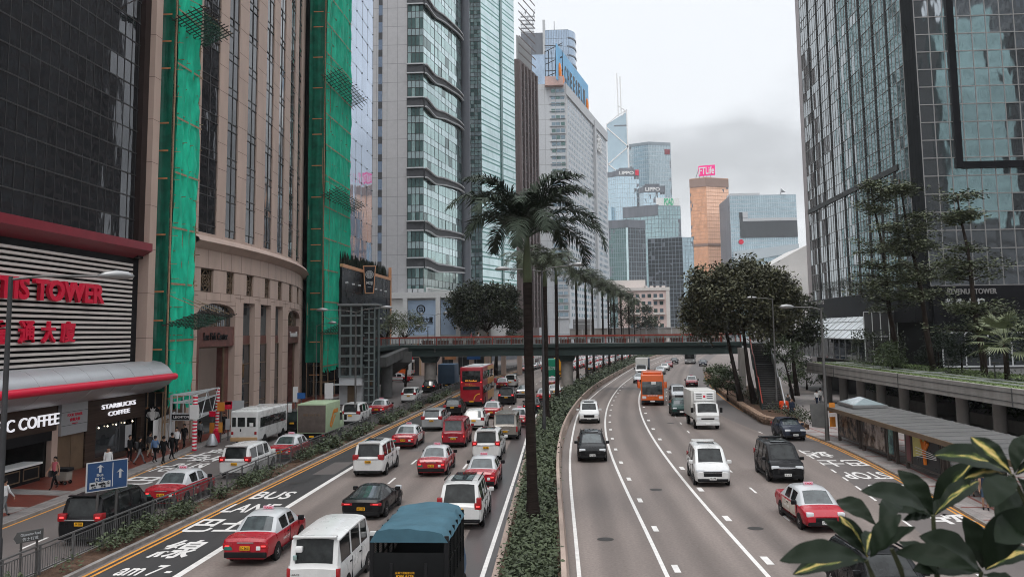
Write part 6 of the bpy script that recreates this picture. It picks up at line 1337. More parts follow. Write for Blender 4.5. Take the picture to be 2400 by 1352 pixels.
# ---------------- palms
def palm_parts(seed, nf, nl, flen, droop, shaft):
    r = random.Random(seed); b = MB()
    for k in range(nf):
        az = 2.39996 * k + r.uniform(-.25, .25); t_ = k / nf; el = 1.46 - .88 * t_ + r.uniform(-.12, .12); Lf = flen * r.uniform(.85, 1.1); p = Vector((0, 0, shaft)); d0 = Vector((math.cos(az), math.sin(az), 0)); a = el; n = 16; pts = [p.copy()]; dirs = []
        for i in range(n):
            a -= droop * (i + 2) / n * .24 * (1.0 + .5 * t_); d = d0 * math.cos(a) + Vector((0, 0, math.sin(a))); p = p + d * (Lf / n); pts.append(p.copy()); dirs.append(d)
        b.tube(pts, [.045 - .038 * i / n for i in range(n + 1)], 4)
        side = d0.cross(Vector((0, 0, 1)))
        for i in range(nl):
            s = .12 + .88 * i / nl; q = s * n; j = min(int(q), n - 1); base = pts[j] + (pts[j + 1] - pts[j]) * (q - j); d = dirs[j]; up = side.cross(d)
            ll = flen * .24 * (math.sin(math.pi * min(1, s * .85 + .12)) ** .6) * r.uniform(.8, 1.1)
            for sg in (1, -1):
                v = (side * sg * .8 + d * .75 + up * r.uniform(-.25, .4)).normalized(); tip = base + v * ll - Vector((0, 0, ll * r.uniform(.1, .45))); mid = base + v * ll * .5; w = d * (.014 * flen / 3.2 + .019)
                b.add([base - w * .6, base + w * .6, mid + w, tip, mid - w], [(0, 1, 2, 4), (4, 2, 3)])
    return b
palm_spots = [(1250, 1240, 552, 0), (1282, 995, 640, 1), (1306, 940, 648, 2), (1343, 900, 668, 1), (1361, 888, 676, 2), (1378, 880, 683, 1), (1394, 870, 692, 2), (1410, 864, 700, 1), (1425, 858, 706, 2), (1440, 852, 712, 1), (1454, 845, 718, 2)]
far_mesh = {}
plabels = ['tallest nearest royal palm with a black trunk cutting through the middle of the traffic', 'slender royal palm right behind the nearest palm, next to the double-armed lamp', 'third royal palm of the median row, left of the round bridge pier', 'royal palm just right of the round bridge pier in the median']
for i, (u, v, vt, kind) in enumerate(palm_spots):
    p = G(u, v); p.x = max(X(HEDL, p.y) + .5, min(p.x, X(BARR, p.y) - .7)); zt = zat(u - 4, vt - (14 if i else 0), p.y)
    t = thing('royal_palm', plabels[i] if i < 4 else 'smaller royal palm of the median row receding behind the footbridge', 'palm', (p.x, p.y, .3), rnd.uniform(0, 6), 'royal palms along the median')
    H_ = zt - .3; sh = 1.7 if i else 2.0; ht = H_ - sh; lean = rnd.uniform(-.15, .15) if i else -.12
    r0 = .225 if i == 0 else .22
    b = MB(); n = 22; b.tube([(lean * math.sin(q / n * 1.5) , 0, ht * q / n) for q in range(n + 1)], [r0 * (1.5 - .5 * min(1, q / 2.5)) * (1 - .18 * q / n) * (1 + .025 * (q % 2)) for q in range(n + 1)], 12); b.build('trunk', M['palm_bark'], t, True)
    lx = lean * math.sin(1.5)
    b = MB(); b.tube([(lx, 0, ht - .02), (lx, 0, ht + .25), (lx, 0, ht + sh * .6), (lx, 0, ht + sh + .1)], [r0 * .86, r0 * .92, r0 * .7, r0 * .34], 12); b.build('crownshaft', M['crownshaft'], t, True)
    if i == 0:
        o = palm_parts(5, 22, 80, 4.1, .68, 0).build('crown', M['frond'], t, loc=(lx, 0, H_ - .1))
    else:
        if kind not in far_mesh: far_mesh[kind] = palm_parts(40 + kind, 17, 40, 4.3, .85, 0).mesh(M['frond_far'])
        o = obj('crown', far_mesh[kind], t, (lx, 0, H_ - .1)); o.rotation_euler.z = rnd.uniform(0, 6); s_ = rnd.uniform(.9, 1.1); o.scale = (s_, s_, s_)
# ---------------- broadleaf trees
def tree(name, label, base, trunk_r, trunk_pts, crown_c, crown_r, n_cl, n_lf, lsize, m_leaf, seed, cl_r=1.1, group=None, hollow=.55, flat=.6, aspect=1.9, limb_n=9, bark='bark_dark'):
    r = random.Random(seed); t = thing(name, label, 'tree', base, 0, group); bx = Vector(base); b = MB(); C_ = Vector(crown_c) - bx
    for pts in trunk_pts:
        q = [Vector(p) - bx for p in pts]; n = len(q); b.tube(q, [trunk_r * (1 - .5 * i / (n - 1)) * (1.3 if i == 0 else 1) for i in range(n)], 8)
        top = q[-1]
        for k in range(limb_n):
            az = r.uniform(0, 6.28); e = r.uniform(-.2, 1.0); d = Vector((math.cos(az) * crown_r[0] * math.cos(e), math.sin(az) * crown_r[1] * math.cos(e), crown_r[2] * math.sin(e))) * r.uniform(.5, .85)
            mid = top + (C_ + d - top) * .45 + Vector((0, 0, -.3)); b.tube([top - Vector((0, 0, .2)), mid, C_ + d], [trunk_r * .42, trunk_r * .25, trunk_r * .07], 5)
    b.build('trunk', M[bark], t, True)
    c = MB()
    for k in range(n_cl):
        while True:
            d = Vector((r.gauss(0, 1), r.gauss(0, 1), r.gauss(0, 1))).normalized()
            if d.z > -.75: break
        rad = hollow + (1 - hollow) * r.random() ** .6; rad *= 1 + .13 * math.sin(d.x * 5 + seed) * math.cos(d.z * 4 + seed * 2)
        q = C_ + Vector((d.x * crown_r[0], d.y * crown_r[1], d.z * crown_r[2])) * rad; cr = cl_r * r.uniform(.6, 1.25)
        P_ = []
        for _ in range(n_lf):
            e = Vector((r.gauss(0, 1), r.gauss(0, 1), r.gauss(0, 1))).normalized() * cr * r.random() ** .4; P_.append((q.x + e.x, q.y + e.y, q.z + e.z * .62))
        leaves(c, P_, lsize, r, flat=flat, aspect=aspect)
    c.build('crown', M[m_leaf], t); return t
Yt = 94.0; bx = xc(1762, Yt)
tree('broadleaf_tree', 'large round-crowned tree with two dark trunks standing beside the footbridge stair', (bx, Yt, .4), .3, [[(bx, Yt, .4), (bx - .5, Yt, 3.5), (xc(1742, Yt), Yt, 8.2)], [(bx - 1.2, Yt + 1, .4), (xc(1726, Yt), Yt + 1, 3), (xc(1703, Yt), Yt + 1, 8.6)]], (xc(1736, Yt), Yt + .8, 10.7), (6.0, 4.8, 4.5), 330, 110, .40, 'leaf_warm', 3, cl_r=1.1)
Yt = 110.0; bx = xc(1862, Yt)
tree('broadleaf_tree', 'dark lower tree between the stair and the right tower', (bx, Yt, .13), .25, [[(bx, Yt, .13), (bx - .3, Yt, 4), (xc(1856, Yt), Yt, 7.0)]], (xc(1862, Yt), Yt, 8.9), (3.3, 3.2, 3.6), 110, 80, .38, 'leaf_tree', 9, cl_r=.95)
bx = xc(1835, 101); tree('broadleaf_tree', 'small pale leafed tree leaning over the paved walk below the stair side', (bx, 101, .13), .16, [[(bx + .8, 101, .13), (bx + .5, 101, 2.4), (bx, 101, 4.6)]], (bx, 101, 5.6), (1.9, 1.8, 1.7), 34, 60, .26, 'leaf_mid', 12, cl_r=.6)
Yt = 168.0; bx = X(YELL, Yt) - 1.2
tree('broadleaf_tree', 'big dark rounded tree in front of the pale blue banners beyond the footbridge', (bx, Yt, .1), .35, [[(bx, Yt, .1), (bx + .3, Yt, 4), (xc(1140, Yt), Yt, 8.5)]], (xc(1142, Yt), Yt, 12.6), (7.4, 6.5, 4.9), 190, 90, .55, 'leaf_tree', 17, cl_r=1.5)
for u, Yt, zc_, rx, sd, lab in ((905, 127, 9.3, 3.6, 21, 'airy pale leafed tree behind the footbridge rail before the black podium'), (950, 135, 9.6, 3.2, 23, 'airy pale leafed tree behind the footbridge rail before the white podium')):
    bx = xc(u, Yt); tree('street_tree', lab, (bx, Yt, .1), .16, [[(bx, Yt, .1), (bx + .3, Yt, 4), (bx - .1, Yt, 7.6)]], (bx, Yt, zc_), (rx, 2.4, 1.9), 42, 42, .3, 'leaf_pale', sd, cl_r=.8, limb_n=12)
for u, Yt, zc_, rx, rz, sd, lab in ((1075, 205, 6.2, 5, 2.6, 31, 'dark low tree under the far end of the bridge behind the bus'), (1180, 215, 6.0, 5, 2.6, 33, 'dark low tree beyond the bridge just left of the nearest palm trunk'), (1462, 292, 14, 5, 6, 35, 'dark tree left of the pink apartment block'), (1502, 300, 12.5, 5.5, 5, 37, 'dark bushy tree in front of the pink apartment block'), (1525, 305, 9, 4, 4.0, 39, 'low dark tree at the right corner of the pink block'), (1672, 118, 2.0, 1.6, 1.5, 41, 'rounded green bush by the kerb beyond the stair'), (1700, 104, 2.2, 1.6, 1.6, 43, 'rounded green bush under the round-crowned tree'), (1845, 128, 2.6, 3.2, 2.4, 45, 'dark bush mass behind the open paved walk'), (1885, 122, 2.2, 2.6, 2.0, 47, 'dark bush under the far end of the raised walkway')):
    bx = xc(u, Yt); tree('bush' if 'bush ' in lab else 'street_tree', lab, (bx, Yt, .05), .12 if 'bush ' in lab else .2, [[(bx, Yt, .05), (bx, Yt, zc_ * .7)]], (bx, Yt, zc_), (rx, rx * .8, rz), 40, 55, .26 if Yt < 130 else .6, 'leaf_mid' if 'bush ' in lab else 'leaf_tree', sd, cl_r=.5 if Yt < 130 else 1.4, limb_n=4)
p = G(1490, 820); 
for u, vt, Yt, k, lab in ((1487, 715, 285, 1, 'lone pale royal palm in front of the pink apartment block'), (1432, 690, 300, 2, 'royal palm at the left end of the pink block'), (1224, 628, 95, 1, 'royal palm crown half hidden behind the nearest palm trunk')):
    bx = xc(u, Yt) if Yt != 95 else X(BARR, 95) - 3.2 - .2; bx = xc(u, Yt) if Yt != 95 else xc(1238, 95); z0 = .1; t = thing('royal_palm', lab, 'palm', (bx, Yt, z0), 0, 'royal palms along the median'); zt = zat(u, vt, Yt)
    b = MB(); b.tube([(0, 0, 0), (0, 0, zt - 1.6)], [.26, .2], 8); b.build('trunk', M['palm_bark'], t, True); b = MB(); b.tube([(0, 0, zt - 1.65), (0, 0, zt - .1)], [.22, .1], 8); b.build('crownshaft', M['crownshaft'], t, True); o = obj('crown', far_mesh[k], t, (0, 0, zt - .2))
# layered trees on the walkway roof
def layered(label, u, v, utop, vtop, Xd, seed, spread, nw):
    r = random.Random(seed); Yt = Xd * FOC / (u - 1338); z0 = 4.3; top = atY(utop, vtop, Yt); t = thing('layered_tree', label, 'tree', (Xd, Yt, z0), 0, 'layered trees on the walkway roof'); H_ = top.z - z0; dx = top.x - Xd
    b = MB(); n = 10; ax = [Vector((dx * (i / n) ** 1.2 + .12 * math.sin(i * 1.1 + seed), .1 * math.sin(i + seed), H_ * i / n)) for i in range(n + 1)]; b.tube(ax, [.26 * (1 - .85 * i / n) + .02 for i in range(n + 1)], 8); c = MB()
    for w in range(nw * 2):
        f = .2 + .8 * r.random() ** .9; q = f * n; j = min(int(q), n - 1); p = ax[j] + (ax[j + 1] - ax[j]) * (q - j); Ls = spread * (1.15 - .75 * f) * r.uniform(.75, 1.1)
        for k in range(4):
            az = r.uniform(0, 6.28); Lb = Ls * r.uniform(.5, 1.05); d = Vector((math.cos(az), math.sin(az), r.uniform(.0, .3))); m_ = p + d * Lb * .5 + Vector((0, 0, .1)); e = p + d * Lb; b.tube([p, m_, e], [.06 * (1.2 - f), .04, .012], 5)
            for g_ in range(4):
                s = .4 + .6 * g_ / 3; cpos = p + d * Lb * s + Vector((r.gauss(0, .25), r.gauss(0, .25), .1)); P_ = [(cpos.x + r.gauss(0, .38), cpos.y + r.gauss(0, .38), cpos.z + r.gauss(0, .09)) for _ in range(44)]; leaves(c, P_, .25, r, flat=.22, aspect=1.8)
    b.build('trunk', M['bark_dark'], t, True); c.build('crown', mat('leaf_tiers', (.105, .12, .072), .5, var=.5, scale=.8), t)
layered('layered tree on the walkway roof with spreading tiers, nearest the sloping skylight', 2073, 850, 2042, 425, 29.6, 51, 4.4, 9)
layered('tallest layered tree on the walkway roof in front of the black corner strip', 2152, 850, 2105, 420, 30.6, 53, 4.3, 9)
layered('layered tree on the walkway roof in front of the revenue lettering', 2262, 850, 2245, 455, 31.2, 57, 3.6, 7)
# fan palm and roof shrubs
Xd = 29.5; Yf_ = Xd * FOC / (2312 - 1338); t = thing('fan_palm', 'pale green fan palm with radiating pleated fronds on the walkway roof', 'palm', (Xd, Yf_, 4.3)); zc_ = zat(2312, 805, Yf_) - 4.3
b = MB(); b.tube([(0, 0, 0), (0, 0, zc_)], [.2, .16], 8); b.build('trunk', M['bark_dark'], t, True); b = MB(); r = random.Random(8)
for k in range(24):
    az = 2.4 * k; el = 1.25 - 1.7 * k / 24; d = Vector((math.cos(az) * math.cos(el), math.sin(az) * math.cos(el), math.sin(el))); p0 = Vector((0, 0, zc_)); p1 = p0 + d * 1.45; b.tube([p0, p1], [.03, .02], 4); sd = d.cross(Vector((0, 0, 1))).normalized(); up = sd.cross(d)
    for q in range(15):
        a = -1.25 + 2.5 * q / 14; v = d * math.cos(a) + sd * math.sin(a); tip = p1 + v * 1.5 * (1 - .25 * abs(a)) + up * .12 - Vector((0, 0, .25 + .2 * r.random())); w = (d * -math.sin(a) + sd * math.cos(a)) * .06; m_ = p1 + v * .6 + up * .05; b.add([p1, m_ - w, tip, m_ + w], [(0, 1, 2, 3)])
b.build('crown', M['leaf_pale'], t)
rs = random.Random(61)
for i, (u, X_, zc_, rx, rz, m_, lab) in enumerate(((2030, 29.5, 6.4, 2.6, 1.9, 'leaf_tree', 'bushy dark shrub on the walkway roof below the sloping skylight'), (2062, 28.5, 5.6, 1.6, 1.2, 'leaf_mid', 'pale yellowish shrub on the walkway roof beside the first layered trunk'), (2215, 31.5, 6.6, 2.2, 2.2, 'leaf_dark', 'very dark shrub on the walkway roof left of the fan palm'), (2260, 32.0, 7.4, 2.0, 2.3, 'leaf_dark', 'tall dark shrub on the walkway roof behind the fan palm'), (2385, 31.0, 6.8, 1.8, 2.2, 'leaf_dark', 'dark shrub on the walkway roof at the right frame edge'), (2165, 32.5, 6.3, 2.0, 1.9, 'leaf_dark', 'dark shrub on the walkway roof in front of the black corner'))):
    Y_ = X_ * FOC / (u - 1338); tree('shrub', lab, (X_, Y_, 4.3), .08, [[(X_, Y_, 4.3), (X_, Y_, zc_)]], (X_, Y_, zc_), (rx, rx, rz), 34, 60, .22, m_, 70 + i, cl_r=.55, limb_n=5, hollow=.35)
b = MB()
for _ in range(3600):
    y = rs.uniform(38, 99); leaves(b, [(29.6 + rs.gauss(0, .3) + .4 * math.sin(y * .2), y, 4.4 + abs(rs.gauss(0, .28)))], .18, rs)
tag(b.build('hedge', M['leaf_hedge']), 'low clipped hedge running along the walkway roof', 'hedge')
b = MB()
for _ in range(3800):
    y = rs.uniform(76, 112); x0 = X(KERB_R, y) + 1.2; leaves(b, [(rs.uniform(x0, 20.3 + (y - 76) * .08), y, .5 + abs(rs.gauss(0, .22)))], .2, rs)
stuff(b.build('undergrowth', M['leaf_tree']))
# ================================================================== vehicles (x forward from the rear bumper, y left, z up)
def paint(name, c, rough=.28, metal=0.0):
    k = .12 if max(c) < .06 else .4; m = mat('paint_' + name, c, rough, metal=metal, var=.06, scale=1.2, coat=k, spec=k); return m
M['glass_car'] = mat('glass_car', (.016, .018, .018), .05, var=.95, scale=2.2, spec=.32); M['glass_pale'] = mat('glass_pale', (.045, .056, .058), .05, var=.6, scale=2.2, spec=.9)
M['tyre'] = mat('tyre', (.014, .014, .014), .8, var=.2); M['rim'] = mat('rim', (.34, .34, .35), .35, metal=.7, var=.1)
M['trim'] = mat('trim', (.015, .015, .016), .5, var=.1); M['chrome'] = mat('chrome', (.55, .55, .56), .15, metal=.9, var=0)
M['tail'] = mat('tail', (.30, .008, .012), .25, var=0, spec=.6); M['brake'] = mat('brake', (1.0, .05, .05), .3, var=0, emit=1.1); M['head'] = mat('head', (.62, .64, .66), .12, var=0, spec=.9); M['head_lit'] = mat('head_lit', (1, 1, .95), .2, var=0, emit=1.5)
M['plate_y'] = mat('plate_y', (.72, .36, .02), .5, var=0); M['plate_w'] = mat('plate_w', (.72, .72, .70), .5, var=0)
M['taxi_red'] = paint('taxi_red', (.36, .008, .02)); M['taxi_silver'] = paint('taxi_silver', (.44, .45, .46), .3)
M['p_white'] = paint('white', (.62, .62, .61)); M['p_black'] = paint('black', (.010, .010, .011)); M['p_silver'] = paint('silver', (.36, .37, .38), .3, .5); M['p_beige'] = paint('beige', (.235, .215, .19), .3, .35)
M['p_red'] = paint('red', (.27, .008, .018)); M['p_blue'] = paint('dark_blue', (.025, .03, .045)); M['sunroof'] = mat('sunroof', (.02, .025, .027), .06, var=0, spec=.8)
M['sticker_green'] = mat('sticker_green', (.02, .16, .12), .5, var=0); M['sign_pink'] = mat('taxi_sign', (.62, .40, .47), .4, var=0)
def rbox(x0, x1, y0, y1, z0, z1, bev=.03, seg=2):
    bm = bmesh.new(); bmesh.ops.create_cube(bm, size=1)
    for v in bm.verts: v.co = Vector(((x0 + x1) / 2 + v.co.x * (x1 - x0), (y0 + y1) / 2 + v.co.y * (y1 - y0), (z0 + z1) / 2 + v.co.z * (z1 - z0)))
    bmesh.ops.bevel(bm, geom=bm.edges[:], offset=min(bev, .45 * min(abs(x1 - x0), abs(y1 - y0), abs(z1 - z0))), segments=seg, affect='EDGES', profile=.6)
    me = bpy.data.meshes.new('m'); bm.to_mesh(me); bm.free(); return me
def part(name, me, m, parent, smooth=None):
    if m is not None: me.materials.clear(); me.materials.append(m)
    if smooth: me.polygons.foreach_set('use_smooth', [True] * len(me.polygons)); me.set_sharp_from_angle(angle=math.radians(smooth))
    return obj(name, me, parent)
def pbox(name, parent, m, x0, x1, y0, y1, z0, z1, bev=.03): return part(name, rbox(x0, x1, y0, y1, z0, z1, bev), m, parent, 40)
def hull(st, kinds, body, roofm, glassm, t, fr=.05, door_lines=()):
    """body lofted through cross-sections; glazing is cut out of it as separate panes"""
    def sec(s):
        x, zb, w, zs, wr, zr = s; zm = zb + (zs - zb) * .5; dr = min(.09, max(.0, (zr - zs) * .25)); dz = zr - dr
        h = [(w * .80, zb), (w * .95, zb + .07), (w, zm), (w * .985, zs - .06), (w * .955, zs), (wr, dz), (wr - min(.10, wr * .15), zr - dr * .25), (wr * .5, zr + .012)]
        return [(x, -y, z) for y, z in h] + [(x, 0, zr + .02)] + [(x, y, z) for y, z in h[::-1]]
    bm = bmesh.new(); rows = [[bm.verts.new(p) for p in sec(s)] for s in st]; n = 17; grp = {}; roof = []
    for i in range(len(st) - 1):
        for j in range(n):
            j2 = (j + 1) % n; f = bm.faces.new((rows[i][j], rows[i + 1][j], rows[i + 1][j2], rows[i][j2])); k = kinds[i]
            if k in ('ws', 'rw') and 5 <= j <= 10 and (st[i][5] != st[i + 1][5]):
                if 6 <= j <= 9: grp.setdefault(k, []).append(f)
                elif True: roof.append(f)
            if k == 'sw' and j in (4, 11): grp.setdefault(('sl' if j == 11 else 'sr', i), []).append(f)
            if k in ('sw', 'pl') and 5 <= j <= 10: roof.append(f)
            if k in ('ws', 'rw', 'pl') and j in (4, 11): roof.append(f)
            if k == 'sr' and 6 <= j <= 9: grp.setdefault('sun', []).append(f); 
    bm.faces.new(rows[0][::-1]); bm.faces.new(rows[-1])
    for f in bm.faces: f.smooth = True
    for f in roof: f.material_index = 1
    bm.normal_update(); panes = []
    for k, fs in grp.items():
        fs = [f for f in fs if f.is_valid]; mi = fs[0].material_index
        r = bmesh.ops.inset_region(bm, faces=fs, thickness=fr if k in ('ws', 'rw') else fr * .8, depth=0.0, use_even_offset=True)
        for f in r['faces']: f.material_index = 1
        bmesh.ops.split_edges(bm, edges=list({e for f in fs for e in f.edges if any(g not in fs for g in e.link_faces)}))
        panes.append((k, fs))
    out = []
    for k, fs in panes:
        b2 = bmesh.new(); mp = {}
        for f in fs:
            vs = []
            for v in f.verts:
                if v not in mp: mp[v] = b2.verts.new(v.co - v.normal * .012)
                vs.append(mp[v])
            b2.faces.new(vs).smooth = True
        me = bpy.data.meshes.new('p'); b2.to_mesh(me); b2.free(); out.append((k, me))
    for k, fs in panes: bmesh.ops.delete(bm, geom=fs, context='FACES')
    # a dark cabin lining closes the openings
    me = bpy.data.meshes.new('body'); bm.to_mesh(me); bm.free(); me.materials.append(body); me.materials.append(roofm); me.set_sharp_from_angle(angle=math.radians(38))
    bo = obj('body', me, t)
    for k, m_ in out:
        nm = {'ws': 'windscreen', 'rw': 'rear_window'}.get(k, 'side_window'); m_.materials.append(glassm.get(k if isinstance(k, str) else 'sw', M['glass_car'])); obj(nm, m_, t)
    return bo
_wheel = {}
def wheel(t, x, y, r, w=.2, hub='rim'):
    key = (round(r, 3), w, hub)
    if key not in _wheel:
        b = MB(); k = 20; prof = [(-w / 2, r * .62), (-w / 2, r * .93), (-w / 2 + .03, r), (w / 2 - .03, r), (w / 2, r * .93), (w / 2, r * .62)]; vs = []
        for dy, rr in prof:
            for i in range(k): a = 2 * math.pi * i / k; vs.append((rr * math.cos(a), dy, rr * math.sin(a)))
        b.add(vs, [(j * k + i, j * k + (i + 1) % k, (j + 1) * k + (i + 1) % k, (j + 1) * k + i) for j in range(5) for i in range(k)] + [tuple(range(k)), tuple(range(5 * k, 6 * k))]); ty = b.mesh(M['tyre'])
        b = MB()
        for s_ in (-1, 1):
            yy = s_ * (w / 2 + .004); vs = [(rr * math.cos(2 * math.pi * i / 20), yy + dd * s_, rr * math.sin(2 * math.pi * i / 20)) for rr, dd in ((r * .66, .0), (r * .6, -.02), (r * .18, .01)) for i in range(20)]
            b.add(vs, [(j * 20 + i, j * 20 + (i + 1) % 20, (j + 1) * 20 + (i + 1) % 20, (j + 1) * 20 + i) for j in range(2) for i in range(20) if j == 0 or i % 4 < 2] + [tuple(range(40, 60))])
        _wheel[key] = (ty, b.mesh(M[hub]))
    ty, ri = _wheel[key]; o = obj('wheel', ty, t, (x, y, r)); obj('rim', ri, o); return o
def arches(t, xs, w, r, m='trim'):
    for x in xs:
        for s in (-1, 1): b = MB(); b.tube([(x, s * (w - .09), r), (x, s * (w + .006), r)], r * 1.13, 18); b.build('wheel_arch', M[m], t)
def plate(t, x, z, rear, s='', col=None, y=0, w=.36, h=.14):
    sg = -1 if rear else 1; p = pbox('number_plate', t, M[col or ('plate_y' if rear else 'plate_w')], x - .012, x + .012, y - w / 2, y + w / 2, z - h / 2, z + h / 2, .004)
    if s: text_fit('lettering', s, (x + sg * .016, y, z), (0, sg, 0), (0, 0, 1), w * .8, h * .72, M['black'], p, bold=.02, depth=.004)
    return p
def car(name, label, cat, L_, W_, H_, belt, hood, nose, deck, rwx, wsx, wbx, body, roofm=None, glassm=None, zb=.24, pillars=(), group=None, r=.32, wb=(.95, .9), deckz=None, wr=None, fr=.05, lit=True, tl=(.55, .3, .12, .2), hl=(.62, .3, .18), rough_end=.07, mirror=True, bumper=None, rplate=(.62, ''), fplate=(.42, ''), badge=True, grille=True, tailm=None, sun=None):
    t = thing(name, label, cat, (0, 0, 0), 0, group); w = W_ / 2; roofm = roofm or body; wr = wr or w * .74; dz = deckz if deckz else belt
    st = [(0, zb + .14, w * .88, dz - .14, w * .80, dz - .10), (rough_end, zb, w * .955, dz - .03, w * .86, dz)]; kd = ['b']
    if deck > .3: st += [(deck * .55, zb, w, dz, w * .88, dz + .025), (deck, zb, w, belt, w * .88, dz + .03)]; kd += ['b', 'b']; x0 = deck
    else: x0 = rough_end
    st.append((rwx, zb, w, belt, wr, H_ - .05)); kd.append('rw')
    xs = [rwx + .0] + list(pillars) + [wsx]
    for a, c in zip(xs, xs[1:]):
        if a != rwx: st.append((a + .05, zb, w, belt - .01, wr + .015, H_)); kd.append('pl'); a += .05
        q = c - .05 if c != wsx else c
        st.append((q, zb, w, belt - .01, wr + (.015 if c != wsx else 0), H_ if c != wsx else H_ - .06)); kd.append('sw')
    st.append((wbx, zb, w, belt - .03, w * .86, hood)); kd.append('ws')
    st += [((wbx + L_) / 2, zb, w, hood - .1, w * .84, hood - .02), (L_ - .16, zb, w * .965, nose - .05, w * .8, nose), (L_, zb + .1, w * .86, nose - .2, w * .74, nose - .16)]; kd += ['b', 'b', 'b']
    gm = {'ws': M['glass_car'], 'rw': M['glass_car'], 'sw': M['glass_car']}; gm.update(glassm or {})
    hull(st, kd, body, roofm, gm, t, fr)
    xr, xf = wb[0], L_ - wb[1]; arches(t, (xr, xf), w, r)
    for x in (xr, xf):
        for s in (-1, 1): wheel(t, x, s * (w - .095), r)
    tz, th, tw, dx = tl; tm = tailm or (M['brake'] if lit else M['tail'])
    for s in (-1, 1):
        y0, y1 = sorted((s * w * .97, s * (w * .97 - tw))); q = pbox('tail_light', t, M['tail'], -.005, dx, y0, y1, tz, tz + th, .03)
        if lit: pbox('lit_lamp', q, M['brake'], -.018, .03, y0 + tw * .25, y1 - tw * .25, tz + th * .38, tz + th * .64, .02)
        hz, hw, hh = hl; y0, y1 = sorted((s * w * .9, s * (w * .9 - hw))); pbox('headlight', t, M['head'], L_ - .26, L_ - .025, y0, y1, hz, hz + hh, .05)
        if mirror: y0, y1 = sorted((s * (w * .97), s * (w + .2))); pbox('mirror', t, roofm if roofm is body else M['trim'], wbx - .42, wbx - .28, y0, y1, belt - .02, belt + .16, .04)
    b = MB()
    for s in (-1, 1):
        for x in list(pillars) + [wsx + .35]: b.box(x + .02, x + .032, s * (w * .985) - .02, s * (w * .985) + .012, zb + .12, belt - .05)
        b.box(xr + .42, xf - .42, s * w - .03, s * w + .006, zb - .01, zb + .1)
        for x in list(pillars): b.box(x - .3, x - .14, s * w - .03, s * w + .014, belt - .16, belt - .13)
    b.build('door_seams', M['trim'], t)
    bz = bumper or (zb + .05, zb + .2)
    pbox('bumper', t, M['trim'], -.04, .14, -w * .9, w * .9, bz[0], bz[1], .04); pbox('bumper', t, M['trim'], L_ - .16, L_ + .03, -w * .84, w * .84, zb + .04, zb + .2, .04)
    if grille: pbox('grille', t, M['trim'], L_ - .13, L_ + .012, -w * .5, w * .5, nose - .37, nose - .19, .02)
    plate(t, -.045, rplate[0], True, rplate[1]); plate(t, L_ + .03, fplate[0], False, fplate[1])
    if sun: pbox('sunroof', t, M['sunroof'], sun[0], sun[1], -w * .48, w * .48, H_ + .0, H_ + .035, .012)
    return t
def place(t, x, y, yaw=0.0, front=False, L_=None, z=0.0):
    """stand a vehicle with its rear (or, oncoming, its front) at x, y; YAW is degrees right of the street line"""
    a = math.radians(90 - yaw) if not front else math.radians(-90 - yaw); t.rotation_euler = (0, 0, a)
    if front: x -= math.cos(a) * L_; y -= math.sin(a) * L_
    t.location = (x, y, z); return t
def at(u, v, z=.24):
    p = G(u, v, z); return p.x, p.y
# ---------------- taxis
def taxi_base(rp='', fp='', side=None, lit=True):
    t = car('taxi', 'x', 'taxi', 4.69, 1.70, 1.50, .93, .95, .80, .98, 1.58, 3.15, 3.82, M['taxi_red'], M['taxi_silver'], {'rw': M['glass_pale'], 'ws': M['glass_pale']}, pillars=(2.42,), wb=(1.02, .86), deckz=.95, rplate=(.64, rp), fplate=(.42, fp), r=.31, bumper=(.3, .5), tl=(.60, .2, .34, .1), lit=lit)
    s = pbox('taxi_sign', t, M['sign_pink'], 2.35, 2.45, -.2, .2, 1.52, 1.645, .02); text_fit('lettering', 'TAXI', (2.34, 0, 1.585), (0, -1, 0), (0, 0, 1), .32, .08, M['red_plastic'], s, bold=.02, depth=.004); text_fit('lettering', 'TAXI', (2.46, 0, 1.585), (0, 1, 0), (0, 0, 1), .32, .08, M['red_plastic'], s, bold=.02, depth=.004)
    b = MB(); b.add([(-.055, -.62 + .16 * math.cos(a) + .0, .56 + .15 * math.sin(a)) for a in np.linspace(0, math.pi, 10)], [tuple(range(10))]); 
    for v in range(len(b.v)): b.v[v] = (b.v[v][0] + .04, -b.v[v][1] - .0, b.v[v][2] + .01)
    b.build('seat_sticker', M['sticker_green'], t)
    pbox('white_sticker', t, M['white'], -.03, .0, -.55, -.40, .57, .70, .004); pbox('chrome_strip', t, M['chrome'], -.02, .03, -.3, .3, .80, .835, .008)
    for s_ in (-1, 1): text_fit('door_lettering', '的士 TAXI', (2.0, s_ * .858, .62), (s_, 0, 0) if s_ < 0 else (-1, 0, 0), (0, 0, 1), .75, .12, M['white'], t, depth=.004)
    if side:
        for s_ in (-1, 1): pbox('door_advert', t, M[side], 1.3, 3.3, s_ * .84 - .015, s_ * .84 + .015, .42, .86, .004)
    return t
M['p_orange'] = paint('orange_side', (.60, .25, .06)); M['p_cream'] = paint('cream_side', (.55, .50, .42))
TX = {}
def taxi(label, x, y, yaw=0, front=False, key='', group=None, **k):
    if key not in TX: TX[key] = t = taxi_base(**k)
    else: t = copy_tree(TX[key])
    t['label'] = label; t['group'] = group or 'red taxis in the traffic'
    return place(t, x, y, yaw, front, 4.69)
taxi('large red taxi with silver roof nearest the camera, straddling the bus lane line', *at(574, 1311), key='a', rp='LC 5418')
taxi('red taxi stopped directly ahead of the white off-roader by the median', *at(1124, 1140), key='b', rp='HB 1070')
taxi('red taxi between the white van and the off-roader lane, braking in mid road', *at(1010, 1108), key='c', rp='KX 1021')
taxi('red taxi with white sides ahead of the white people carrier', *at(944, 1045), key='w', side='p_white', rp='JN 608')
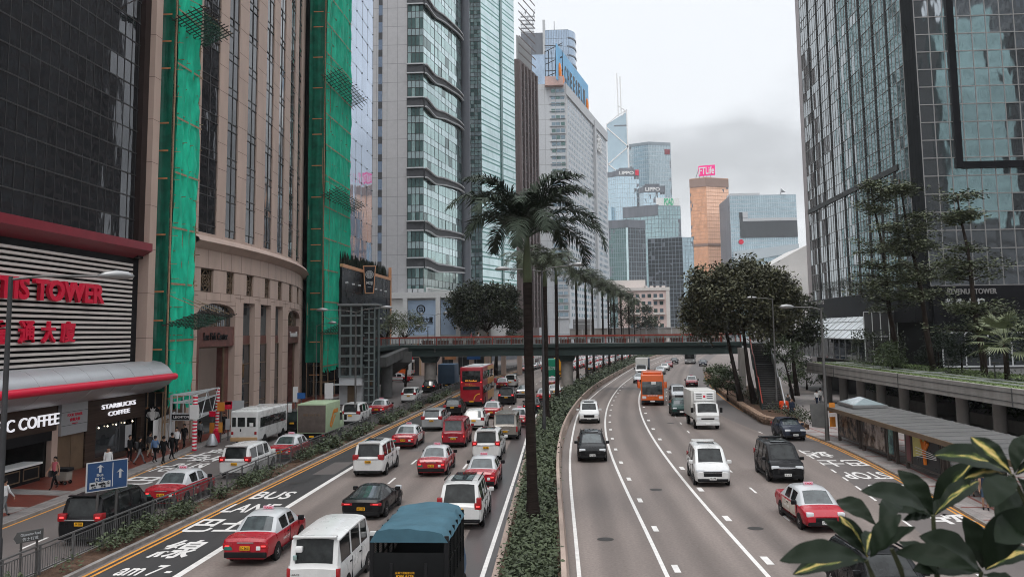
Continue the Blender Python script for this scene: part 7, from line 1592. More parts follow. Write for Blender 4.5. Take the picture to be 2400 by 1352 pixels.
taxi('red taxi with orange advert sides close behind the double-decker bus', *at(1150, 976), key='o', side='p_orange', rp='LE 3321')
taxi('red taxi half hidden by the beige van', *at(1214, 996), key='c')
taxi('red taxi half hidden between the double-decker bus and the black people carrier', *at(1176, 908), key='c')
taxi('red taxi in the service road behind the blue sign, lettering on its side', *at(376, 1180), key='b')
taxi('red taxi in the service road behind the fence, ahead of the white family van', *at(655, 1074), key='c')
taxi('red taxi in the service road ahead of the green lorry', *at(882, 969), key='c')
t = taxi('red taxi with blue white advert crossing the side street under the footbridge', *at(965, 892), key='w'); t.rotation_euler.z = math.radians(172)
taxi('red taxi with cream door panels coming towards the camera by the variegated leaves', G(1945, 1250).x - .1, G(1945, 1250).y, -2, True, key='f', side='p_cream', fp='LV 5263', lit=False)
taxi('small red taxi coming alone in the outer lane beyond the box truck', *at(1622, 903), 6, True, key='g', lit=False)
# ---------------- people carriers and vans
def mpv(label, body, lit=True, rp='', fp='', name='people_carrier', group='people carriers in the traffic', rw='glass_car', sun=None, **k):
    a = dict(L_=4.9, W_=1.85, H_=1.88, belt=1.08, hood=1.12, nose=.92, deck=0, rwx=.36, wsx=3.35, wbx=4.1)
    a.update(k); t = car(name, label, 'people carrier', a['L_'], a['W_'], a['H_'], a['belt'], a['hood'], a['nose'], a['deck'], a['rwx'], a['wsx'], a['wbx'], body, None, {'rw': M[rw]}, pillars=(1.38, 2.5), wr=a['W_'] / 2 * .80, tl=(.95, .30, .34, .34), lit=lit, rplate=(.86, rp), fplate=(.45, fp), r=.34, group=group, hl=(.72, .42, .17), bumper=(.26, .36), sun=sun)
    pbox('chrome_bar', t, M['chrome'], -.02, .05, -.62, .62, .98, 1.03, .01)
    g = pbox('front_grille', t, M['chrome'], a['L_'] - .1, a['L_'] + .0, -.5, .5, .52, .84, .03)
    for i in range(4): pbox('grille_slot', g, M['trim'], a['L_'] - .02, a['L_'] + .006, -.46, .46, .55 + i * .07, .585 + i * .07, .005)
    pbox('spoiler', t, body, .22, .5, -.62, .62, a['H_'] - .03, a['H_'] + .03, .02)
    return t
place(mpv('white people carrier with dark rear glass driving right beside the bus lane', M['p_white'], False, 'TV 4308', sun=(1.2, 2.4)), *at(862, 1108))
place(mpv('white people carrier with glowing brake lights behind the red taxi near the median', M['p_white'], True, 'AC 4308', sun=(1.2, 2.4)), *at(1139, 1072))
place(mpv('white people carrier with chrome tail bar beyond the double-decker bus', M['p_white'], False), *at(1196, 905))
place(mpv('black people carrier braking right beside the double-decker bus', M['p_black'], True, 'RH 5518'), *at(1186, 944))
place(mpv('silver people carrier in the lane behind the black hatchback', M['p_silver'], False, 'PV 2292', rw='glass_pale', H_=1.75), *at(1011, 1004))
place(mpv('black people carrier in the service road under the blue sign', M['p_black'], True, 'JW 3003'), *at(184, 1266))
place(mpv('white people carrier in the service road behind the green lorry', M['p_white'], False), *at(820, 990))
place(mpv('white family van with tall red lamps in the service road behind the fence', M['p_white'], True, 'HU 9113', H_=1.82), *at(548, 1113))
place(mpv('white family van in the service road below the end of the footbridge', M['p_white'], False, 'HV 3318', H_=1.75), *at(957, 940))
place(mpv('white people carrier with big chrome grille coming down the middle lane', M['p_white'], False, fp='WJ 1798', sun=(1.3, 2.3)), G(1672, 1142).x, G(1672, 1142).y, 2, True, 4.9)
place(mpv('black people carrier coming down the outer lane beside the bus bay', M['p_black'], False, fp='UP 6179', sun=(1.2, 2.9), H_=1.92), G(1848, 1133).x, G(1848, 1133).y, 1, True, 4.9)
place(mpv('pearl white people carrier coming down the inner lane ahead of the black crossover', M['p_white'], False, fp='RB 221', sun=(2.4, 3.2), H_=1.75), G(1381, 993).x, G(1381, 993).y, 1, True, 4.9)
place(mpv('silver people carrier coming past the box truck', M['p_silver'], False, H_=1.75), G(1592, 942).x, G(1592, 942).y, 3, True, 4.9)
def van(label, body, rp='', lit=False, rw='glass_car', name='van', L_=4.7, W_=1.70, H_=1.98, belt=1.15, ribs=False, tlm=None):
    t = car(name, label, 'van', L_, W_, H_, belt, 1.18, .95, 0, .22, 3.75, 4.42, body, None, {'rw': M[rw]}, pillars=(1.5, 2.75), wr=W_ / 2 * .86, tl=(.62, .42, .13, .14), lit=lit, rplate=(.66, rp), r=.32, wb=(.98, .95), group='vans in the traffic', bumper=(.26, .42))
    pbox('rear_lip', t, body, .1, .34, -W_ * .4, W_ * .4, H_ - .06, H_ + .0, .025)
    if ribs:
        b = MB()
        for i in range(5): b.box(.5, 3.4, -.5 + i * .25 - .03, -.5 + i * .25 + .03, H_ - .01, H_ + .012)
        b.build('roof_ribs', body, t)
    pbox('handle_bar', t, M['chrome'], -.05, .0, -.32, .32, .74, .79, .01)
    return t
x, y = -7.95, 27.4
t = place(van('white delivery van in the near foreground beside the canvas-topped lorry', M['p_white'], 'JZ 1500', H_=1.97, belt=1.12), x, y)
pbox('rear_view_mirror', t, M['white'], .02, .2, .35, .58, 1.5, 1.68, .05); pbox('window_sticker', t, M['teal_glass'], .03, .1, .52, .64, 1.28, 1.42, .01)
text_fit('lettering', 'HIACE', (-.01, .55, .86), (0, -1, 0), (0, 0, 1), .26, .05, M['trim'], t, depth=.004)
place(van('red van stopped in the second lane with lit brake lamps', M['p_red'], 'RC 2001', True, 'glass_pale', ribs=True), *at(1062, 1042))
place(van('beige grey van stopped by the median kerb', M['p_beige'], 'SV 331', False, 'glass_pale', ribs=True, W_=1.95, L_=4.9), *at(1184, 1024))
# ---------------- cars of other shapes
def sedan(label, body, lit=True, name='saloon_car', fp='', rp='', group='saloon cars in the traffic', rw='glass_pale', ws='glass_pale'):
    return car(name, label, 'car', 4.6, 1.78, 1.46, .92, .96, .76, .85, 1.75, 2.95, 3.75, body, None, {'rw': M[rw], 'ws': M[ws]}, pillars=(2.35,), deckz=.98, rplate=(.7, rp), fplate=(.45, fp), tl=(.68, .18, .4, .12), lit=lit, group=group, r=.32)
def suv(label, body, lit=False, L_=4.5, W_=1.83, H_=1.66, fp='', rp='', rw='glass_pale', ws='glass_pale', rail=True, name='crossover_car', sun=None, group='crossovers in the traffic'):
    t = car(name, label, 'car', L_, W_, H_, 1.02, 1.04, .86, 0, .52, L_ - 1.75, L_ - 1.02, body, None, {'rw': M[rw], 'ws': M[ws]}, pillars=(1.5, 2.1 if L_ < 4.3 else 2.35), wr=W_ / 2 * .77, rplate=(.82, rp), fplate=(.45, fp), tl=(.82, .26, .3, .22), lit=lit, group=group, r=.35, hl=(.68, .4, .16), sun=sun)
    if rail:
        for s in (-1, 1): pbox('roof_rail', t, M['trim'], .9, L_ - 1.9, s * W_ * .38 - .02, s * W_ * .38 + .02, H_ + .0, H_ + .06, .015)
    return t
place(suv('black crossover with panoramic roof coming down the inner lane', M['p_black'], fp='TC 1828', sun=(.9, 2.5)), G(1389, 1084).x, G(1389, 1084).y, 0, True, 4.5)
place(suv('small dark blue hatchback waiting in the bus bay by the pavement', M['p_blue'], L_=3.7, W_=1.66, H_=1.52, rail=False, name='hatchback_car', fp='GM 1127'), G(1866, 1034).x, G(1866, 1034).y, -3, True, 3.7)
place(suv('black hatchback stopped behind the double-decker bus', M['p_black'], rail=False, name='hatchback_car', H_=1.6, rp='PU 5126'), *at(1060, 969))
place(suv('white crossover with black roof stopped beside the red van', M['p_white'], L_=4.3), *at(1110, 1002))
place(suv('dark green car close behind the white box truck', paint('dark_green', (.02, .05, .045)), rail=False, H_=1.5), G(1598, 976).x, G(1598, 976).y, 2, True, 4.5)
place(suv('black off-roader in the service road between minibus and green lorry', M['p_black'], H_=1.75, rw='glass_car'), *at(684, 1008))
place(suv('dark car with lit tail lamps in the service road beside the bridge pier', M['p_black'], True), *at(1004, 917))
t = suv('white off-roader with black glass roof and tall red lamps, stopped beside the median', M['p_white'], True, L_=4.8, W_=1.92, H_=1.86, rp='', rw='glass_car', sun=(.9, 3.0), name='off_roader'); place(t, *at(1076, 1228))
for s in (-1, 1): pbox('tall_lamp', t, M['tail'], -.01, .2, *sorted((s * .93, s * .72)), .82, 1.3, .03)
place(suv('glossy black car cut off by the frame below the variegated leaves', M['p_black'], False, L_=4.7, H_=1.6, rw='glass_car', ws='glass_car'), G(1985, 1352).x + .3, G(1985, 1352).y - 5.0, -4, True, 4.7)
# low black sports car
t = car('sports_car', 'low black sports car with a sloping tail and red lamps beside the lorry', 'car', 4.45, 1.84, 1.28, .86, .80, .62, .34, 1.75, 2.35, 3.05, M['p_black'], None, {'rw': M['glass_pale']}, pillars=(), deckz=.86, wr=.60, zb=.17, rplate=(.5, 'HD 2138'), tl=(.62, .13, .5, .2), lit=True, r=.33, bumper=(.2, .36))
place(t, *at(846, 1210, .17), 2)
place(sedan('silver saloon close behind the black people carrier by the nearest palm', M['p_silver'], False), *at(1226, 928))
place(sedan('dark saloon with red brake lamps hidden behind the nearest palm trunk', M['p_black'], True, rw='glass_car'), *at(1246, 964))
place(sedan('white saloon with lit lamps between the second and third palm trunks', M['p_white'], True), *at(1299, 926))
taxi('red taxi between the lamp pole and the second palm trunk', *at(1274, 938), key='c'); taxi('red taxi beyond the white saloon between the palm trunks', *at(1294, 905), key='c')
for lab, u, v, bd in (('silver saloon coming in front of the small white lorry', 1497, 898, 'p_silver'), ('silver saloon first in the file left of the orange coach', 1546, 878, 'p_silver'), ('white saloon second in the file behind the orange coach', 1557, 869, 'p_white'), ('dark red saloon third in the file behind the orange coach', 1566, 862, 'p_red'), ('black and white car coming alone beyond the file of saloons', 1580, 853, 'p_black'), ('dark car coming in the outer lane beside the far grey coach', 1648, 858, 'p_blue')):
    place(sedan(lab, M[bd], False), G(u, v).x, G(u, v).y, 9, True, 4.6)
# ---------------- heavy vehicles
def lorry(name, label, L_, W_, H_, cabL, cabH, box_m, cab_m, rear_m=None, front=False, group=None, zb=.85, nwin='glass_car'):
    t = thing(name, label, 'lorry', (0, 0, 0), 0, group); w = W_ / 2
    pbox('cargo_box', t, box_m, 0, L_ - cabL - .12, -w, w, zb, H_, .04)
    cw = w * .93; x0 = L_ - cabL
    st = [(x0, .5, cw, 1.35, cw * .92, cabH - .04), (x0 + .1, .5, cw, 1.35, cw * .93, cabH), (x0 + .2, .5, cw, 1.35, cw * .93, cabH), (x0 + cabL * .72, .5, cw, 1.33, cw * .92, cabH - .03), (L_ - .12, .5, cw, 1.28, cw * .96, 1.34), (L_, .56, cw * .94, 1.1, cw * .9, 1.15)]
    hull(st, ['b', 'pl', 'sw', 'ws', 'b'], cab_m, cab_m, {'ws': M[nwin]}, t, .05)
    pbox('chassis', t, M['trim'], .1, L_ - .3, -w * .5, w * .5, .42, zb - .02, .03)
    for x in (L_ * .2 + .2, L_ - .95): arches(t, (), cw, .4); [wheel(t, x, s * (w - .16), .4, .24, 'rim') for s in (-1, 1)]
    for s in (-1, 1):
        pbox('headlight', t, M['head'], L_ - .12, L_ + .01, *sorted((s * cw * .9, s * cw * .6)), .78, 1.0, .03); pbox('tail_light', t, M['tail'], -.03, .05, *sorted((s * w * .95, s * w * .7)), .62, .76, .02)
        pbox('mirror', t, M['trim'], L_ - .55, L_ - .45, *sorted((s * (cw + .1), s * (cw + .32))), 1.35, 1.75, .03); pbox('mudguard', t, M['trim'], .3, L_ * .2 + .9, *sorted((s * w * .98, s * w * .6)), zb - .06, zb - .01, .01)
    pbox('front_bumper', t, cab_m, L_ - .15, L_ + .05, -cw, cw, .36, .6, .04); pbox('grille', t, M['trim'], L_ - .08, L_ + .012, -cw * .55, cw * .55, .82, .95, .02)
    plate(t, L_ + .06, .48, False); plate(t, -.04, .62, True)
    if rear_m: pbox('rear_doors', t, rear_m, -.03, .0, -w * .95, w * .95, zb + .08, H_ - .1, .01)
    return t
M['truck_white'] = mat('truck_white', (.56, .55, .53), .5, var=.08); M['truck_green'] = mat('truck_green', (.34, .43, .28), .5, var=.12); M['tail_brown'] = mat('tail_brown', (.105, .085, .075), .6, var=.3); M['truck_blue'] = mat('truck_blue', (.065, .115, .19), .5, var=.15)
t = lorry('box_truck', 'white refrigerated box truck coming down the outer lane', 6.2, 2.1, 3.05, 1.65, 2.15, M['truck_white'], M['p_white'])
rf = pbox('fridge_unit', t, M['white'], 4.35, 4.75, -.85, .85, 2.2, 2.95, .06)
for i in range(3):
    for s in (-1, 1): pbox('fridge_vent', rf, M['trim'], 4.74, 4.765, *sorted((s * .2, s * .7)), 2.4 + i * .17, 2.46 + i * .17, .01)
pbox('red_logo', rf, M['red_plastic'], 4.745, 4.77, -.09, .09, 2.5, 2.68, .02)
place(t, G(1660, 1007).x, G(1660, 1007).y, -1, True, 6.2)
t = lorry('small_lorry', 'small white lorry with dark side coming in the inner lane under the footbridge', 6.0, 2.2, 3.3, 1.6, 2.2, M['truck_white'], M['p_silver']); place(t, G(1503, 884).x, G(1503, 884).y, 9, True, 6.0); pbox('dark_curtain', t, M['truck_blue'], .1, 4.2, 1.09, 1.13, .95, 3.2, .01)
t = lorry('green_lorry', 'pale green box lorry with a brown tail lift in the service road', 5.6, 2.2, 3.0, 1.6, 2.1, M['truck_green'], M['truck_green'], M['tail_brown']); place(t, *at(730, 1030, .4))
b = MB(); b.bar((1.0, -1.125, 1.3), (2.0, -1.125, 2.3), .3, .01, up=(0, 1, 0)); b.bar((2.0, -1.125, 2.3), (3.2, -1.125, 2.3), .3, .01, up=(0, 1, 0)); b.bar((1.3, -1.13, 1.2), (2.4, -1.13, 2.0), .16, .01, up=(0, 1, 0)); b.build('orange_stripe', M['sign_orange'], t)
text_fit('lettering', '搬運 2408 9736', (-.04, 0, 2.2), (0, -1, 0), (0, 0, 1), 1.3, .22, M['bronze'], t, depth=.01)
t = lorry('blue_lorry', 'blue box lorry in the side street beyond the bridge pier', 6.5, 2.4, 3.6, 1.6, 2.2, M['truck_blue'], M['truck_blue']); place(t, *at(1046, 906, .4))
t = lorry('green_lorry', 'dark green box lorry with white lettering beyond the footbridge between palm trunks', 6.5, 2.4, 3.7, 1.6, 2.2, mat('lorry_green', (.01, .19, .11), .5, var=.1), M['p_white']); place(t, *at(1292, 892, .4)); text_fit('lettering', '電話 2728', (-.04, 0, 2.4), (0, -1, 0), (0, 0, 1), 1.6, .6, M['white'], t, depth=.01)
t = lorry('yellow_lorry', 'yellow orange lorry beyond the footbridge right of the third palm', 6.5, 2.4, 3.6, 1.6, 2.2, mat('lorry_yellow', (.62, .28, .02), .5, var=.1), M['p_white']); place(t, *at(1316, 884, .4))
# canvas-topped lorry in the foreground
t = thing('canvas_lorry', 'dark caged lorry with a blue canvas roof in the near foreground', 'lorry'); M['canvas'] = mat('canvas', (.052, .118, .155), .7, var=.18, scale=1.5, bump=.25, bscale=4); M['lorry_dark'] = mat('lorry_dark', (.010, .0105, .011), .6, var=.3)
w = .98; Lb = 3.5; b = MB(); nx, ny = 14, 12; rr = random.Random(3); vs = []
for i in range(nx + 1):
    for j in range(ny + 1):
        s = j / ny * 2 - 1; x = -.06 + (Lb + .1) * i / nx; z = 2.92 + .13 * (1 - s * s) + .022 * math.sin(i * 1.5 + s * 2) + rr.uniform(-.014, .014); y = s * (w + .05)
        if j in (0, ny): z = 2.70 + rr.uniform(-.03, .03)
        vs.append((x, y, z))
k = ny + 1; b.add(vs, [(i * k + j, (i + 1) * k + j, (i + 1) * k + j + 1, i * k + j + 1) for i in range(nx) for j in range(ny)] + [tuple(j for j in range(k))[::-1]]); b.build('canvas_roof', M['canvas'], t, True, 50)
b = MB()
for x in np.linspace(0, Lb, 6):
    for s in (-1, 1): b.box(x - .03, x + .03, s * w - .03, s * w + .03, .85, 2.85)
for z in (.9, 1.5, 2.1, 2.66):
    for s in (-1, 1): b.box(0, Lb, s * w - .02, s * w + .02, z, z + .05)
for s in (-1, 1):
    for i in range(24): b.box(.05, Lb, s * w - .012, s * w + .012, 1.55 + i * .045, 1.565 + i * .045)
    b.box(0, Lb, s * w - .025, s * w + .025, .86, 1.5)
b.build('cage', M['lorry_dark'], t); pbox('load_bed', t, M['lorry_dark'], 0, Lb, -w + .05, w - .05, .8, .9, .02); pbox('front_wall', t, M['lorry_dark'], Lb - .04, Lb, -w, w, .9, 2.85, .01); pbox('load', t, M['lorry_dark'], .3, Lb - .2, -.8, .8, .95, 2.1, .1)
tg = pbox('tail_lift', t, M['lorry_dark'], -.07, -.02, -.92, .92, .75, 2.45, .02)
for s in (-1, 1): pbox('lift_rib', tg, M['trim'], -.1, -.06, s * .45 - .04, s * .45 + .04, .8, 2.2, .02); pbox('reflector', tg, mat('reflector', (.22, .12, .07), .4, var=.2), -.1, -.065, s * .68 - .1, s * .68 + .1, 1.3, 1.6, .02); pbox('corner_post', t, M['trim'], -.05, .05, s * w - .06, s * w + .06, .6, 2.86, .02)
text_fit('lettering', '永興工程有限公司', (-.085, .1, 1.95), (0, -1, 0), (0, 0, 1), .5, .06, M['plate_y'], tg, depth=.004); text_fit('lettering', '8200 9178', (-.085, .1, 1.86), (0, -1, 0), (0, 0, 1), .46, .07, M['plate_y'], tg, bold=.02, depth=.004)
pbox('chassis', t, M['trim'], 0, 5.2, -.5, .5, .45, .8, .03)
st = [(3.6, .5, .88, 1.3, .8, 2.0), (3.7, .5, .88, 1.3, .8, 2.02), (3.8, .5, .88, 1.3, .8, 2.02), (4.7, .5, .88, 1.28, .8, 2.0), (5.2, .5, .88, 1.2, .84, 1.25), (5.3, .55, .82, 1.05, .8, 1.1)]; hull(st, ['b', 'pl', 'sw', 'ws', 'b'], M['truck_blue'], M['truck_blue'], {}, t)
for x in (.95, 4.45): [wheel(t, x, s * .82, .38, .22) for s in (-1, 1)]
for s in (-1, 1): pbox('side_box', t, M['truck_blue'], 1.4, 3.2, *sorted((s * .97, s * .6)), .42, .78, .03); pbox('tail_light', t, M['tail'], -.06, 0, *sorted((s * .9, s * .6)), .55, .68, .02)
P = atY(959, 1225, 23.6); place(t, P.x, 23.6)
# buses
def bus(name, label, L_, W_, H_, body, dd=False, front_m=None, zb=.32, group=None, glass_w='glass_car', roof_m=None, lit=True):
    t = thing(name, label, 'bus', (0, 0, 0), 0, group); w = W_ / 2; part('body', rbox(0, L_, -w, w, zb, H_, .14, 3), body, t, 40)
    if front_m: part('front_skin', rbox(L_ * .42, L_ + .012, -w - .012, w + .012, zb + .1, H_ - .03, .15, 3), front_m, t, 40)
    decks = [(1.45, 2.25), (2.95, 3.85)] if dd else [(1.35, H_ - .55)]
    for z0, z1 in decks:
        for s in (-1, 1):
            m_ = MB(); n = 6; 
            q = pbox('side_windows', t, M[glass_w], .55, L_ - .5, *sorted((s * (w - .05), s * (w + .018))), z0, z1, .03)
            for i in range(1, n): x = .55 + (L_ - 1.05) * i / n; pbox('window_pillar', q, M['trim'], x - .03, x + .03, *sorted((s * w, s * (w + .024))), z0, z1, .005)
    zr0, zr1 = (2.75, 3.95) if dd else (1.3, H_ - .5)
    pbox('rear_window', t, M[glass_w], -.015, .1, -w * .82, w * .82, zr0, zr1, .1); pbox('windscreen', t, M[glass_w], L_ - .1, L_ + .025, -w * .9, w * .9, 1.2, H_ - (.75 if not dd else 2.3), .12)
    if dd: pbox('engine_grille', t, M['trim'], -.015, .1, -w * .75, w * .75, 1.85, 2.25, .05); pbox('upper_windscreen', t, M[glass_w], L_ - .1, L_ + .025, -w * .9, w * .9, 2.8, 3.9, .1)
    for s in (-1, 1):
        for z in ((.75, 2.6) if dd else (.9,)):
            q = pbox('tail_light', t, M['tail'], -.02, .05, *sorted((s * w * .93, s * w * .76)), z, z + .22, .05)
            if lit: pbox('lit_lamp', q, M['brake'], -.03, .02, *sorted((s * w * .9, s * w * .8)), z + .05, z + .17, .04)
        pbox('headlight', t, M['head'], L_ - .06, L_ + .02, *sorted((s * w * .9, s * w * .55)), .75, 1.05, .05); pbox('mirror', t, body, L_ - .15, L_ + .05, *sorted((s * (w + .05), s * (w + .35))), 1.9 if not dd else 2.0, 2.6, .05)
    pbox('roof_pod', t, roof_m or body, L_ * .15, L_ * .45, -w * .6, w * .6, H_ - .02, H_ + .12, .05)
    for x in ((2.4, L_ - 2.6) if L_ > 8 else (1.6, L_ - 1.1)): rw_ = .48 if L_ > 8 else .37; arches(t, (x,), w, rw_); [wheel(t, x, s * (w - .15), rw_, .28, 'rim') for s in (-1, 1)]
    pbox('rear_bumper', t, M['trim'], -.04, .1, -w * .95, w * .95, zb, zb + .28, .05); plate(t, -.05, .62, True, w=.5, h=.13); plate(t, L_ + .02, .5, False, w=.5, h=.13)
    return t
M['bus_red'] = paint('bus_red', (.30, .006, .016), .35); M['bus_yellow'] = paint('bus_yellow', (.70, .33, .04), .35); M['bus_orange'] = paint('bus_orange', (.66, .115, .015), .3)
t = bus('double_decker_bus', 'red double-decker bus with a yellow front half in the bus lane', 11.0, 2.5, 4.35, M['bus_red'], True, M['bus_yellow'], roof_m=M['lightgrey'])
dsp = pbox('destination_display', t, M['black'], -.03, .0, -.8, .8, 2.72, 2.98, .02); text_fit('lettering', '82 Cityflyer', (-.036, 0, 2.85), (0, -1, 0), (0, 0, 1), 1.3, .17, mat('led_amber', (1, .4, .05), .5, var=0, emit=.6), dsp, depth=.004)
text_fit('lettering', 'CityBus', (-.025, .3, 2.45), (0, -1, 0), (0, 0, 1), .8, .16, M['bus_yellow'], t, depth=.006); text_fit('lettering', 'EXPRESS', (-.025, -.1, 2.33), (0, -1, 0), (0, 0, 1), .7, .09, M['bus_yellow'], t, depth=.006)
b = MB()
for i in range(12): a0, a1 = math.pi / 2 * i / 12, math.pi / 2 * (i + 1) / 12; r0, r1 = .62, .72; c = (-.95, .78); b.add([(-.022, c[0] + r * math.cos(a), c[1] + r * math.sin(a)) for r, a in ((r0, a0), (r1, a0), (r1, a1), (r0, a1))], [(0, 1, 2, 3)])
b.build('yellow_swoosh', M['bus_yellow'], t); pbox('roof_sheet', t, M['lightgrey'], .5, 10.6, -1.1, 1.1, 4.33, 4.37, .02); place(t, *at(1105, 947, .32), 1.5)
t = bus('orange_coach', 'bright orange coach coming down the middle lane', 10.5, 2.45, 3.35, M['bus_orange'], zb=.35, glass_w='glass_pale'); pbox('roof_fairing', t, M['bus_orange'], 6.5, 9.8, -1.0, 1.0, 3.34, 3.62, .1); pbox('red_mirror', t, M['bus_red'], 10.2, 10.5, -1.62, -1.38, 2.0, 2.8, .08); pbox('dash_card', t, M['white'], 10.4, 10.535, -.1, .4, 2.3, 2.6, .02); text_fit('lettering', '星光旅運', (10.53, 0, 1.12), (0, 1, 0), (0, 0, 1), 1.1, .16, M['white'], t, depth=.006); pbox('front_skirt', t, M['trim'], 10.2, 10.53, -1.2, 1.2, .36, .62, .06); place(t, G(1530, 951).x, G(1530, 951).y, 5, True, 10.5)
t = bus('grey_coach', 'silver grey coach far up the outer lane beneath the footbridge', 11, 2.5, 3.5, M['p_silver'], zb=.35); place(t, G(1617, 853).x, G(1617, 853).y, 9, True, 11)
t = bus('white_minibus', 'white minibus with tan bumper standing by the pavement in the service road', 6.9, 2.05, 2.62, M['p_white'], zb=.42, lit=False)
pbox('tan_bumper', t, mat('tan_bumper', (.42, .27, .14), .5, var=.1), -.07, .16, -1.0, 1.0, .42, .72, .05); place(t, *at(571, 1034, .42))
for q in [c for c in t.children if c.name.startswith('rear_window')]: bpy.data.objects.remove(q)
for y0_, y1_ in ((-.88, -.22), (-.08, .48), (.6, .9)): pbox('rear_window', t, M['glass_car'], -.015, .08, y0_, y1_, 1.45, 2.15, .05)
pbox('paper_notice', t, M['white'], -.025, -.012, -.7, -.42, 1.5, 1.75, .004); pbox('spare_cover', t, M['trim'], -.03, .02, .2, .3, 1.12, 1.32, .03)
t = bus('white_green_bus', 'white bus with an orange side panel in the side street behind the street trees', 9, 2.4, 3.2, M['p_white'], zb=.4); place(t, *at(968, 878, .4)); t.rotation_euler.z = math.radians(175); pbox('orange_panel', t, M['bus_orange'], .8, 8.2, 1.19, 1.235, .5, 1.5, .02); pbox('orange_panel', t, M['bus_orange'], .8, 8.2, -1.235, -1.19, .5, 1.5, .02)
for lab, u, v, m_ in (('pale teal bus beyond the footbridge behind the green lorry', 1294, 868, 'teal_bus'), ('white bus far up the crowded carriageway left of the palms', 1240, 862, 'p_white')):
    M.setdefault('teal_bus', paint('teal_bus', (.16, .42, .42))); t = bus('far_bus', lab, 11, 2.5, 4.2, M[m_], True); place(t, *at(u, v, .3), 6)
# ---------------- the packed carriageway far beyond the footbridge
rq = random.Random(77); pool = [TX['c'], TX['w']]
far = [sedan('small saloon in the distant packed queue between the palm trunks', M[c], l, group='distant queue of cars') for c, l in (('p_white', True), ('p_silver', False), ('p_black', True), ('p_blue', True))]
far_used = set(); nfar = 0
for k, (lane0, ln) in enumerate(((0, 4),)):
    for lane in range(4):
        y = 178 + rq.uniform(0, 4)
        while y < 330:
            x0, x1 = X(YELL, y) + 1.8, X(MED_L, y) - 1.4; x = x0 + (x1 - x0) * lane / 3; dx = X(MED_L, y + 4) - X(MED_L, y); yaw = math.degrees(math.atan2(dx, 4))
            if rq.random() < .62: src = TX['c']; lab = 'small red taxi in the distant packed queue between the palm trunks'; grp = 'distant queue of taxis'
            else: src = rq.choice(far); lab = 'small saloon in the distant packed queue between the palm trunks'; grp = 'distant queue of cars'
            if src in far and src.name not in far_used: t = src; far_used.add(src.name)
            else: t = copy_tree(src)
            t['label'] = lab; t['group'] = grp; place(t, x, y, yaw); y += rq.uniform(6.2, 8.5); nfar += 1
for f in far:
    if f.name not in far_used: place(f, X(YELL, 340) + 3, 340, 20)
